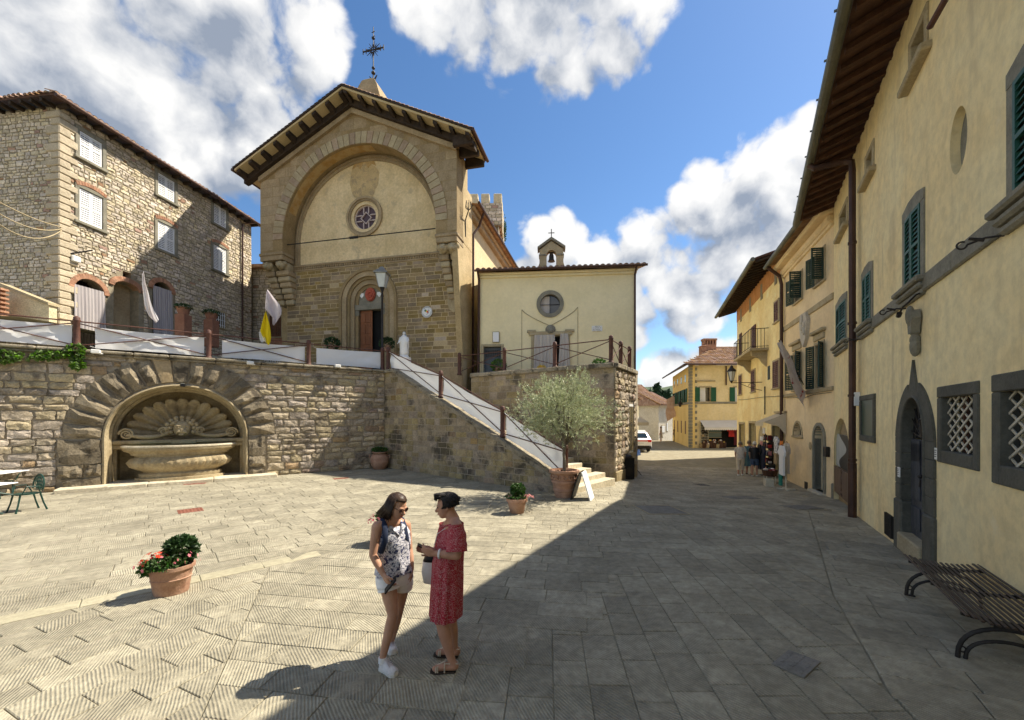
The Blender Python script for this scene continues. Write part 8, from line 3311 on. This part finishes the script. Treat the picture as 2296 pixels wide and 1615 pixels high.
def head(b,c,face,tilt=0.0,s=1.0):
 """skull, jaw, nose, lips, ears; face is the horizontal looking direction"""
 f=Vector((face[0],face[1],-tilt)).normalized()
 r=Vector((f.y,-f.x,0)).normalized()
 u=r.cross(f).normalized()
 k=len(b.v)
 P=lambda x,y,z:c+(r*x+f*y+u*z)*s
 for(x,y,z,rx,ry,rz)in((0,-.012,.035,.074,.092,.082),(0,.022,-.030,.060,.062,.075),(0,.045,-.078,.034,.034,.028),(0,.015,.0,.068,.075,.07)):
  k0=len(b.v)
  b.ball((0,0,0),(rx,ry,rz),16,12)
  for i in range(k0,len(b.v)):
   q=b.v[i]
   b.v[i]=tuple(P(x+q[0],y+q[1],z+q[2]))
 b.tube([P(0,.078,.012),P(0,.094,-.012),P(0,.103,-.026)],[.008*s,.011*s,.015*s],8)
 b.ball(P(0,.098,-.027),.0145*s,8,6)
 for z,w in((-.052,.006),(-.061,.007)):
  b.tube([P(-.022,.066,z),P(0,.082,z),P(.022,.066,z)],[.004*s,w*s,.004*s],7)
 for e in(-1,1):
  b.tube([P(e*.050,.064,.022),P(e*.030,.080,.026),P(e*.012,.082,.022)],.0075*s,6)
  b.tube([P(e*.072,-.008,.014),P(e*.079,-.014,-.004),P(e*.072,-.004,-.026)],[.013*s,.015*s,.009*s],7)
 return P
def skirt(name,rings,mat,parent,folds=0,amp=.0,seed=0,n=72,th=.004):
 """closed cloth tube through rings (centre, lateral unit vector, half width, half depth)"""
 b=B()
 R,R2=[],[]
 for k,(c,lat,rx,ry)in enumerate(rings):
  lat=Vector(lat).normalized()
  fw_=Vector((-lat.y,lat.x,0))
  t=k/(len(rings)-1)
  row=[]
  for j in range(n):
   a=2*PI*j/n
   w=1+amp*t*math.sin(folds*a+seed+1.3*math.sin(2*a+seed))+.02*noise.noise(Vector((math.cos(a)*2,math.sin(a)*2,t*5+seed)))
   row.append(Vector(c)+lat*rx*w*math.cos(a)+fw_*ry*w*math.sin(a))
  R.append(row)
 b.rings([[tuple(p)for p in r]for r in R],cap=False)
 inner=[[tuple(Vector(c)+(p-Vector(c))*.97)for p in r]for(c,_,_,_),r in zip(rings,R)]
 b.rings([[tuple(p)for p in R[-1]],inner[-1],inner[-2]],cap=False)
 b.rings([inner[1],inner[0],[tuple(p)for p in R[0]]],cap=False)
 return b.build(name,mat,parent,smooth=True)
def sleeve(name,pts,rs,mat,parent,n=24,seed=0):
 b=B()
 P=[Vector(p)for p in pts]
 Q,S=[],[]
 for i in range(len(P)-1):
  for k in range(4):
   Q.append(P[i].lerp(P[i+1],k/4))
   S.append((rs[i]+(rs[i+1]-rs[i])*k/4)*(1+.05*math.sin(k*2.3+i*1.7+seed)))
 Q.append(P[-1])
 S.append(rs[-1])
 b.tube(Q,S,n,cap=False)
 b.tube([Q[-1],Q[-1]+(Q[-2]-Q[-1])*.3],[S[-1],S[-1]*.93],n,cap=False)
 return b.build(name,mat,parent,smooth=True)
def rel(o,p):
 return Vector(p)-o.location
def shoe(parent,heel,toe,mat,sole,s=1.0,name='shoe'):
 d=(toe-heel)
 L=d.length
 d.normalize()
 la=Vector((-d.y,d.x,0)).normalized()
 b=B()
 R=[]
 for(t,w,h)in((-.03,.022,.045),(.02,.033,.085),(.18,.036,.10),(.34,.036,.088),(.52,.040,.066),(.72,.046,.050),(.88,.042,.044),(.99,.022,.032)):
  c=heel+d*L*t
  R.append([tuple(c+la*w*s*math.cos(a)+Vector((0,0,.020+h*s*(max(0,math.sin(a))if 0<=a<=PI else 0))))for a in[2*PI*j/20 for j in range(20)]])
 b.rings(R)
 o=b.build(name,mat,parent,smooth='auto')
 b=B()
 R=[]
 for(t,w)in((-.05,.022),(.0,.036),(.3,.037),(.55,.043),(.75,.049),(.9,.044),(1.02,.022)):
  c=heel+d*L*t
  R.append([tuple(c+la*w*s+Vector((0,0,.026))),tuple(c-la*w*s+Vector((0,0,.026))),tuple(c-la*w*s*.95),tuple(c+la*w*s*.95)])
 b.rings(R)
 b.build('sole',sole,o)
 b=B()
 for k in range(5):
  c=heel+d*L*(.38+.07*k)+Vector((0,0,.020+(.090-.010*k)*s))
  b.tube([c+la*.025,c+Vector((0,0,.004)),c-la*.025],.004,5)
 b.build('laces',M['lilac_cloth'],o)
 return o
 # ---- young woman in white shorts
KY=3.85
w1=thing('person','person in navy flowered sleeveless blouse and white shorts with a navy backpack','person',tuple(gp(868,1490)))
Z=lambda zx,zy,Y:rel(w1,at(771.3+.3109*zx,1058.4+.3109*zy,Y))
b=B()
hd=Z(385,252,3.84)
P1=head(b,hd,(.86,-.45),.38,1.0)
nk=Z(352,350,3.86)
latv=Vector((.80,.55,0)).normalized()
limb(b,[hd+Vector((-.02,.02,-.05)),nk+Vector((0,0,-.01))],[.052,.056])
shA,shB=Z(238,395,3.74),Z(448,385,3.98)
pel=Z(365,745,3.88)
chs=Z(350,470,3.86)
for t,rx_,ry_ in((0,.155,.085),(.25,.155,.10),(.5,.135,.095),(.75,.135,.10),(1,.165,.115)):
 c=chs.lerp(pel,t)
 k0=len(b.v)
 b.ball((0,0,0),(rx_,ry_,.12),16,10)
 R_=Matrix.Rotation(math.atan2(latv.y,latv.x),3,'Z')
 for i in range(k0,len(b.v)):
  b.v[i]=tuple(c+R_@Vector(b.v[i]))
limb(b,[nk+Vector((0,0,-.02)),(shA+nk)/2+Vector((0,0,.0)),shA],[.055,.05,.05])
limb(b,[nk+Vector((0,0,-.02)),(shB+nk)/2,shB],[.055,.05,.05])
elA,haA=Z(208,600,3.70),Z(285,742,3.66)
limb(b,[shA,shA.lerp(elA,.5),elA,elA.lerp(haA,.4),haA],[.050,.044,.036,.036,.024])
hand(b,haA,Vector((.55,-.15,-.80)),Vector((.6,.5,.1)),.95,.7,1)
elB,haB=Z(470,555,3.98),Z(490,700,3.92)
limb(b,[shB,shB.lerp(elB,.5),elB,elB.lerp(haB,.4),haB],[.048,.042,.034,.034,.022])
hand(b,haB,Vector((-.1,-.1,-1)),Vector((-.8,-.3,0)),.95,.55,-1)
hipA,hipB=Z(315,790,3.80),Z(425,775,3.95)
knA,anA=Z(352,1030,3.74),Z(278,1345,3.72)
knB,anB=Z(392,1010,3.98),Z(340,1225,4.05)
limb(b,[hipA,hipA.lerp(knA,.45),knA,knA.lerp(anA,.3),anA],[.084,.070,.048,.049,.031],14)
limb(b,[hipB,hipB.lerp(knB,.45),knB,knB.lerp(anB,.3),anB],[.082,.068,.047,.047,.030],14)
fA0,fA1=Vector((anA.x-.015,anA.y+.02,.0)),rel(w1,gp(888,1517))
fB0,fB1=Vector((anB.x-.01,anB.y+.02,.0)),rel(w1,gp(872,1462))+Vector((.06,-.05,0))
fA1.z=fB1.z=0
limb(b,[anA,fA0+Vector((.02,-.01,.05))],[.033,.034])
limb(b,[anB,fB0+Vector((.01,-.01,.05))],[.032,.034])
remesh(b,'body',M['skin_w1'],w1,.0065)
# sun glasses, mouth, eyes
b=B()
for e in(-1,1):
 c=P1(e*.033,.088,.008)
 b.tube([P1(e*.033+.024*math.cos(a),.090-.006*abs(math.cos(a)),.008+.020*math.sin(a))for a in np.linspace(0,2*PI,17)],.0035,6)
 b.tube([P1(e*.056,.084,.014),P1(e*.078,-.01,.016)],.003,6)
b.tube([P1(-.011,.092,.012),P1(.011,.092,.012)],.003,6)
b.build('glasses_frame',M['glasses_brown'],w1)
b=B()
for e in(-1,1):
 b.add([P1(e*.033+.022*math.cos(a),.088-.006*abs(math.cos(a)),.008+.018*math.sin(a))for a in np.linspace(0,2*PI,16,endpoint=False)],[tuple(range(16))])
b.build('glasses_lens',M['pane_purple'],w1)
B().tube([P1(-.020,.078,-.056),P1(0,.089,-.057),P1(.020,.078,-.056)],[.003,.006,.003],7).build('lips',M['lips'],w1)
def hair_shell(P,mat,parent,low,cover,seed,strands=320,r=1.0,back=0.0,spread=.012,cut=-.02,flare=1.08):
 """cap of hair with loose locks hanging to `low` below the skull centre"""
 rg=random.Random(seed)
 b=B()
 k0=len(b.v)
 b.ball((0,0,0),(.086*r,.104*r,.094*r),28,18)
 for i in range(k0,len(b.v)):
  x,y,z=b.v[i]
  if y>cover and z<.045:
   y=cover-.03
  n_=1+.05*noise.noise(Vector((x*30,y*30,z*12+seed)))
  if z<cut:
   z=cut-.01
  b.v[i]=tuple(P(x*n_,y*n_-.016,z*n_+.040))
 for i in range(strands):
  a=rg.uniform(.12,.88)*PI*(1 if rg.random()<.5 else-1)+PI/2*0
  an=rg.uniform(-.62,.62)*PI-PI/2
  el=rg.uniform(-.1,.75)
  x,y,z=.086*math.cos(el)*math.cos(an),.104*math.cos(el)*math.sin(an),.094*math.sin(el)
  p0=P(x,y-.016,z+.040)
  g=rg.gauss(0,spread)
  l=low*rg.uniform(.75,1.05)
  p1=P(x*(1.02+flare)/2*1.04,(y-.016)*1.06-back*.3,(z+.04)*.45+l*.40)
  p2=P(x*flare+g,(y-.016)*1.04+rg.gauss(0,spread)-back,l)
  b.tube([p0,p1,p2],[.0065,.006,.0015],4)
 return b.build('hair',mat,parent,smooth=True)
hair_shell(P1,M['hair_brown'],w1,-.15,.040,5,1000,1.0,.03,.016)
# blouse, collar, shorts
bl_r=[]
for t,rx_,ry_ in((-.30,.085,.07),(-.22,.150,.085),(-.08,.170,.105),(.15,.172,.122),(.4,.158,.115),(.65,.160,.118),(.85,.178,.135),(.92,.180,.138)):
 bl_r.append((chs.lerp(pel,t)+Vector((0,0,0)),latv,rx_,ry_))
skirt('blouse',bl_r,M['print_navy'],w1,7,.05,1)
b=B()
for e in(-1,1):
 b.tube([nk+latv*e*.07+Vector((.0,.0,-.0)),nk+latv*e*.055+Vector((.06,-.045,-.05)),nk+Vector((.085,-.075,-.12))],[.012,.022,.006],8,flat=.5)
b.build('collar',M['print_navy'],w1,smooth=True)
skirt('shorts',[(pel+Vector((0,0,.07)),latv,.160,.120),(pel,latv,.178,.134),(pel+Vector((0,0,-.07)),latv,.172,.125)],M['white_denim'],w1,6,.02,2)
for hp,kn in((hipA,knA),(hipB,knB)):
 sleeve('shorts_leg',[hp+Vector((0,0,.05)),hp.lerp(kn,.14),hp.lerp(kn,.26)],[.10,.102,.100],M['white_denim'],w1)
for f0,f1,an in((fA0,fA1,anA),(fB0,fB1,anB)):
 shoe(w1,f0,f1,M['shoe_white'],M['sole_white'],1.05,'trainer')
 B().cyl((an.x,an.y,.075),(an.x,an.y,.125),.038,.037,14).build('sock',M['white_denim'],w1)
ph1=thing('phone','dark phone held low in the right hand of the person in shorts','phone',tuple(w1.location+haA+Vector((.075,-.03,-.075))))
ph1.rotation_euler=(rad(15),rad(35),rad(25))
B().cbox(-.008,.008,-.038,.038,-.085,.075,.004).build('case',M['black'],ph1)
bpk=thing('backpack','navy backpack on the back of the person in shorts','backpack',tuple(w1.location+chs+Vector((-.10,.13,-.08))))
fwd=Vector((-latv.y,latv.x,0))*-1
b=B()
b.lathe([(.02,-.17),(.085,-.16),(.10,-.08),(.095,.07),(.08,.15),(.02,.18)],16,sx=.9,sy=.9)
b.build('bag',M['navy_cloth2'],bpk,smooth=True)
for e,sh in((-1,shA),(1,shB)):
 q=sh.lerp(nk,.35)
 o0=q+w1.location-bpk.location
 f2=Vector((.55,-.83,0)).normalized()
 pts=[o0+Vector((-.09,.10,-.02)),o0+Vector((0,0,.052)),o0+f2*.085+Vector((0,0,-.01)),o0+f2*.115+Vector((0,0,-.12))-latv*e*-.01,o0+f2*.08+Vector((0,0,-.24))+latv*e*.04]
 B().tube(pts,.026,8,flat=.4).build('strap',M['navy_cloth2'],bpk,smooth=True)
 # ---- woman in the red dress
w2=thing('person','person with short dark hair in a red patterned dress looking at a phone','person',tuple(gp(1003,1492)))
Z=lambda zx,zy,Y:rel(w2,at(771.3+.3109*zx,1058.4+.3109*zy,Y))
b=B()
hd=Z(738,250,3.84)
P2=head(b,hd,(-.93,-.15),.14,1.0)
nk=Z(790,345,3.84)
lat2=Vector((.25,-.97,0)).normalized()
limb(b,[hd+Vector((.03,0,-.05)),nk],[.056,.062])
shN,shF=Z(815,405,3.70),Z(745,395,3.98)
chs2,pel2=Z(770,490,3.84),Z(765,760,3.84)
for t,rx_,ry_ in((-.05,.13,.07),(.2,.135,.08),(.5,.12,.075),(.75,.125,.08),(1,.14,.085)):
 c=chs2.lerp(pel2,t)
 k0=len(b.v)
 b.ball((0,0,0),(rx_,ry_,.13),16,10)
 R_=Matrix.Rotation(math.atan2(lat2.y,lat2.x),3,'Z')
 for i in range(k0,len(b.v)):
  b.v[i]=tuple(c+R_@Vector(b.v[i]))
limb(b,[nk+Vector((0,0,-.02)),(shN+nk)/2,shN],[.062,.058,.058])
limb(b,[nk+Vector((0,0,-.02)),(shF+nk)/2,shF],[.062,.058,.058])
elN,haN=Z(812,600,3.64),Z(655,588,3.66)
limb(b,[shN,shN.lerp(elN,.5),elN,elN.lerp(haN,.45),haN],[.062,.055,.046,.042,.027])
hand(b,haN,Vector((-.9,.05,.25)),Vector((-.1,.75,.35)),1.0,.75,1)
elF,haF=Z(715,590,3.98),Z(640,570,3.84)
limb(b,[shF,shF.lerp(elF,.5),elF,elF.lerp(haF,.45),haF],[.058,.052,.044,.040,.026])
hand(b,haF,Vector((-.92,-.1,.2)),Vector((-.1,-.65,.45)),1.0,.6,-1)
hpN,hpF=Z(750,870,3.74),Z(775,870,3.92)
knN,akN=Z(705,1085,3.72),Z(778,1365,3.70)
knF,akF=Z(775,1080,3.93),Z(795,1295,3.93)
limb(b,[hpN,hpN.lerp(knN,.5),knN,knN.lerp(akN,.3),akN],[.080,.075,.058,.060,.035],14)
limb(b,[hpF,hpF.lerp(knF,.5),knF,knF.lerp(akF,.3),akF],[.080,.075,.056,.058,.034],14)
feet2=[]
for ak,toe in((akN,rel(w2,gp(968,1508))),(akF,rel(w2,gp(976,1470)))):
 toe.z=0
 heel=Vector((ak.x+.025,ak.y,0))
 d=(toe-heel).normalized()
 la=Vector((-d.y,d.x,0))
 limb(b,[ak,heel+Vector((0,0,.055)),heel.lerp(toe,.5)+Vector((0,0,.052)),heel.lerp(toe,.80)+Vector((0,0,.036))],[.036,.040,.036,.030])
 for i,(o_,l_)in enumerate(((-.026,.99),(-.012,1.0),(.0,.98),(.013,.95),(.026,.90))):
  b.tube([heel.lerp(toe,.78)+la*o_+Vector((0,0,.032)),heel.lerp(toe,l_)+la*o_*1.05+Vector((0,0,.028))],[.014,.010],7)
 feet2.append((heel,toe,d,la))
remesh(b,'body',M['skin_w2'],w2,.0065)
hair_shell(P2,M['hair_black'],w2,.0,.05,9,700,1.03,-.02,.012,-.02,.88)
rg=random.Random(6)
b=B()
for i in range(90):
 a=rg.uniform(-.5,.5)
 p0=P2(rg.uniform(-.06,.06),rg.uniform(-.02,.06),.12+rg.uniform(-.01,.01))
 b.tube([p0,P2(rg.uniform(-.06,.06),.08+rg.uniform(-.02,.02),.105+rg.uniform(-.01,.03)),P2(rg.uniform(-.06,.06),.084+rg.uniform(-.01,.014),.085+rg.uniform(-.02,.04))],[.009,.006,.001],5)
for i in range(260):
 a,e=rg.uniform(-.15,1.15)*PI+PI,rg.uniform(.0,1.5)
 n_=Vector((math.cos(e)*math.cos(a),math.cos(e)*math.sin(a),math.sin(e)))
 q=[P2(n_.x*.084*k_,n_.y*.102*k_-.016-(k_-1)*.10,n_.z*.092*k_+.042-(k_-1)*.12)for k_ in(1.0,1.10,1.10+.16*rg.random()**2)]
 b.tube(q,[.008,.006,.001],4)
b.build('fringe',M['hair_black'],w2,smooth=True)
b=B()
for e in(-1,1):
 b.ball(P2(e*.030,.078,.010),(.010,.010,.007),8,6)
b.build('eyes',M['black'],w2)
B().tube([P2(-.020,.078,-.056),P2(0,.089,-.057),P2(.020,.078,-.056)],[.003,.006,.003],7).build('lips',M['lips'],w2)
dr_=[]
for zy,zl,zr,ry_ in((395,752,850,.13),(430,712,868,.155),(500,690,876,.175),(570,660,868,.18),(650,640,862,.18),(760,636,862,.195),(880,628,860,.205),(980,622,856,.21),(1022,620,854,.212)):
 a_,c_=Z(zl,zy,3.84),Z(zr,zy,3.84)
 dr_.append(((a_+c_)/2,(1,0,0),(c_-a_).x/2,ry_))
skirt('dress',dr_,M['print_red'],w2,11,.05,4,110)
for sh,el,sd in((shN,elN,1),(shF,elF,2)):
 sleeve('dress_sleeve',[sh+Vector((-.01,0,.035)),sh.lerp(el,.35),sh.lerp(el,.86)],[.068,.088,.098],M['print_red'],w2,seed=sd)
b=B()
b.tube([nk+Vector((-.09,-.10,-.04)),nk+Vector((.0,-.13,-.01)),nk+Vector((.085,-.06,-.045)),nk+Vector((.085,.06,-.05)),nk+Vector((.0,.13,-.01)),nk+Vector((-.09,.10,-.04))],.009,8)
b.build('neckline',M['print_red'],w2)
for heel,toe,d,la in feet2:
 L=(toe-heel).length
 b=B()
 R=[]
 for(t,w)in((-.06,.02),(.0,.034),(.35,.034),(.6,.042),(.85,.044),(1.06,.022)):
  c=heel+d*L*t
  R.append([tuple(c+la*w+Vector((0,0,.022))),tuple(c-la*w+Vector((0,0,.022))),tuple(c-la*w),tuple(c+la*w)])
 b.rings(R)
 so=b.build('sandal',M['sole_dark'],w2)
 b=B()
 for t,h in((.72,.062),(.80,.056),(.42,.098)):
  c=heel+d*L*t
  b.tube([c+la*.042+Vector((0,0,.02)),c+la*.03+Vector((0,0,h)),c-la*.03+Vector((0,0,h)),c-la*.042+Vector((0,0,.02))],.007,6)
 c=heel+d*L*.42
 b.tube([c+la*.03+Vector((0,0,.095)),heel+la*.02-d*.03+Vector((0,0,.085)),heel-la*.02-d*.03+Vector((0,0,.085)),c-la*.03+Vector((0,0,.095))],.006,6)
 b.tube([heel+d*L*.76+Vector((0,0,.064)),c+Vector((0,0,.102))],.006,6)
 b.build('strap',M['sandal_gold'],so)
b=B()
fdir=(haN-elN).normalized()
c=haN-fdir*.045
s1=fdir.cross(Vector((0,0,1))).normalized()
s2=fdir.cross(s1)
b.tube([c+(s1*math.cos(a)+s2*math.sin(a))*.036 for a in np.linspace(0,2*PI,17)],.011,6)
b.build('bracelet',M['white_denim'],w2)
ph2=thing('phone','dark phone held up in both hands of the person in the red dress','phone',tuple(w2.location+Z(585,548,3.73)))
ph2.rotation_euler=(0,rad(-62),rad(12))
B().cbox(-.006,.006,-.040,.040,-.075,.078,.004).build('case',M['phone_maroon'],ph2)
bg=thing('shoulder_bag','black and white shoulder bag at the side of the person in the red dress','bag',tuple(w2.location+Z(632,700,3.95)))
B().lathe([(.02,-.15),(.08,-.13),(.10,-.03),(.085,.08),(.05,.13)],14,sy=.6).build('bag_body',M['sole_white'],bg,smooth=True)
B().lathe([(.087,.08),(.07,.12),(.045,.15)],14,sy=.6).build('bag_top',M['black'],bg,smooth=True)
B().tube([Vector((0,0,.13)),Vector((.06,-.02,.35)),nk+w2.location-bg.location+Vector((-.09,.06,-.10)),nk+w2.location-bg.location+Vector((-.0,.0,.03))],.005,5).build('strap',M['sole_white'],bg)
# ---- people farther off, seen small
def passer(label,g,face,H,top,bottom,skin,hair,hem='shorts',stride=.12,seed=0,bag=None):
 f=Vector((math.cos(face),math.sin(face),0))
 r=Vector((f.y,-f.x,0))
 o=thing('person',label,'person',tuple(g))
 k=H/1.7
 P=lambda x,y,z:(r*x+f*y)*k+Vector((0,0,z*k))
 b=B()
 Ph=head(b,P(0,.03,1.57),(f.x,f.y),.2,k)
 limb(b,[P(0,.02,1.52),P(0,0,1.40)],[.055*k,.06*k],8)
 for z,rx_,ry_ in((1.32,.16,.10),(1.18,.16,.11),(1.02,.15,.11),(.90,.17,.12)):
  k0=len(b.v)
  b.ball((0,0,0),(rx_*k,ry_*k,.12*k),12,8)
  Rm=Matrix.Rotation(math.atan2(r.y,r.x),3,'Z')
  for i in range(k0,len(b.v)):
   b.v[i]=tuple(P(0,0,z)+Rm@Vector(b.v[i]))
 J=[]
 for e in(-1,1):
  limb(b,[P(e*.05,0,1.38),P(e*.18,0,1.36),P(e*.22,-.02*e,1.10),P(e*.20,.10,.90)],[.05*k,.052*k,.042*k,.03*k],8)
  hand(b,P(e*.20,.10,.90),P(0,.25,-1),r*-e,.95,.5,e)
  hip,kn,an=P(e*.09,0,.86),P(e*.09,e*stride*.5,.48),P(e*.09,e*stride,.09)
  limb(b,[hip,kn,kn.lerp(an,.3),an,an+P(0,.10,-.05)],[.09*k,.058*k,.055*k,.038*k,.035*k],10)
  J.append((hip,kn,an))
 remesh(b,'body',M[skin],o,.013,2)
 hair_shell(Ph,M[hair],o,-.05,.05,seed,60,1.06*1.0,.0,.01,-.05)
 skirt('top',[(P(0,0,1.42),r,.09*k,.08*k),(P(0,0,1.36),r,.19*k,.11*k),(P(0,0,1.15),r,.185*k,.13*k),(P(0,0,.98),r,.19*k,.14*k),(P(0,0,.84),r,.20*k,.15*k)],M[top],o,6,.04,seed,36)
 for e in(-1,1):
  sleeve('sleeve',[P(e*.13,0,1.38),P(e*.19,0,1.34),P(e*.215,0,1.18)],[.06*k,.065*k,.064*k],M[top],o,14,seed)
 if hem=='dress':
  skirt('skirt',[(P(0,0,.90),r,.19*k,.14*k),(P(0,0,.65),r,.22*k,.17*k),(P(0,0,.42),r,.24*k,.19*k)],M[bottom],o,7,.06,seed,36)
 else:
  lo=.55 if hem=='shorts' else(.28 if hem=='capri' else .08)
  skirt('trousers',[(P(0,0,.98),r,.16*k,.12*k),(P(0,0,.84),r,.195*k,.15*k),(P(0,0,.76),r,.19*k,.14*k)],M[bottom],o,5,.02,seed,36)
  for hip,kn,an in J:
   if lo>.48:
    q=[hip,hip.lerp(kn,(.86-lo)/.38)]
    sleeve('trouser_leg',q,[.105*k,.10*k],M[bottom],o,14,seed)
   else:
    sleeve('trouser_leg',[hip,kn,kn.lerp(an,(.48-lo)/.39)],[.105*k,.085*k,.075*k],M[bottom],o,14,seed)
 for hip,kn,an in J:
  B().cbox(-.045,.045,-.08,.19,0,.05,.02).xf(Matrix.Translation((an.x,an.y,0))@Matrix.Rotation(math.atan2(r.y,r.x),4,'Z')).build('shoe',M['sole_white' if seed%2 else 'sole_dark'],o)
 return o
sa_=math.atan2(.858,.45)
passer('person in pale print top and cream capri trousers walking away by the souvenir shop',gp(1660,1066),sa_,1.62,'print_pale','cream_cloth','skin_w2','hair_grey','capri',.12,3)
passer('person in a blue green dress walking beside the person in the black top',gp(1680,1064),sa_+.1,1.66,'blue_dress','blue_dress','skin_w2','hair_sand','dress',-.10,4)
passer('white haired person in black top and denim shorts near the shop display',gp(1692,1068),sa_-.1,1.64,'black','denim','skin_w1','hair_white','shorts',.12,5)
passer('person in a long beige robe standing in the far street',gp(1482,991),2.6,1.72,'sheer','sheer','skin_w1','hair_brown','dress',.06,7)
passer('person in grey green clothes standing before the white stone house',gp(1513,990),2.2,1.68,'olive_cloth','olive_cloth','skin_w1','hair_sand','long',.08,8)
for k,(u,v,lb,t)in enumerate(((1532,990,'person in dark clothes sitting on a chair by the golden wall','black'),(1525,988,'person in pale clothes sitting at the little table by the golden wall','sheer'))):
 g=gp(u,v)
 o=thing('person',lb,'person',tuple(g))
 f=Vector((-.75,-.6,0)).normalized()if k==0 else Vector((.7,-.6,0)).normalized()
 r=Vector((f.y,-f.x,0))
 P=lambda x,y,z:r*x+f*y+Vector((0,0,z))
 b=B()
 Ph=head(b,P(0,.05,1.18),(f.x,f.y),.1)
 limb(b,[P(0,.04,1.13),P(0,0,1.0)],[.055,.06],8)
 limb(b,[P(0,0,.95),P(0,-.02,.72),P(0,0,.52)],[.15,.14,.16],12)
 for e in(-1,1):
  limb(b,[P(e*.16,0,.97),P(e*.22,.05,.74),P(e*.12,.26,.66)],[.055,.045,.03],8)
  hand(b,P(e*.12,.26,.66),f,Vector((0,0,-1)),.95,.4,e)
  limb(b,[P(e*.09,.02,.50),P(e*.11,.42,.50),P(e*.10,.42,.08),P(e*.10,.56,.04)],[.09,.06,.04,.035],8)
 remesh(b,'body',M['skin_w1'],o,.014,2)
 hair_shell(Ph,M['hair_brown'],o,-.05,.05,k+20,50,1.05,0,.01,-.05)
 skirt('top',[(P(0,0,1.03),r,.10,.09),(P(0,0,.98),r,.19,.13),(P(0,-.01,.72),r,.175,.16),(P(0,0,.48),r,.20,.19)],M[t],o,6,.03,k,36)
 for e in(-1,1):
  sleeve('trouser_leg',[P(e*.09,.02,.50),P(e*.11,.43,.50),P(e*.10,.43,.12)],[.10,.08,.065],M['navy_cloth' if k else 'olive_cloth'],o,14,k)
 ch_=thing('bistro_chair',('dark' if k==0 else 'pale')+' chair under the seated person by the golden wall'+(' in dark clothes' if k==0 else ' in pale clothes'),'chair',tuple(g),math.atan2(f.y,f.x)-PI/2)
 B().cbox(-.2,.2,-.2,.2,.38,.42,.01).build('seat',M['wood_red'],ch_)
 for sx_ in(-1,1):
  for sy_ in(-1,1):
   B().cyl((sx_*.17,sy_*.17,0),(sx_*.18,sy_*.18,.38),.018,n=6).build('leg',M['wood_red'],ch_)
 B().cbox(-.2,.2,-.24,-.21,.45,.85,.01).build('backrest',M['wood_red'],ch_)
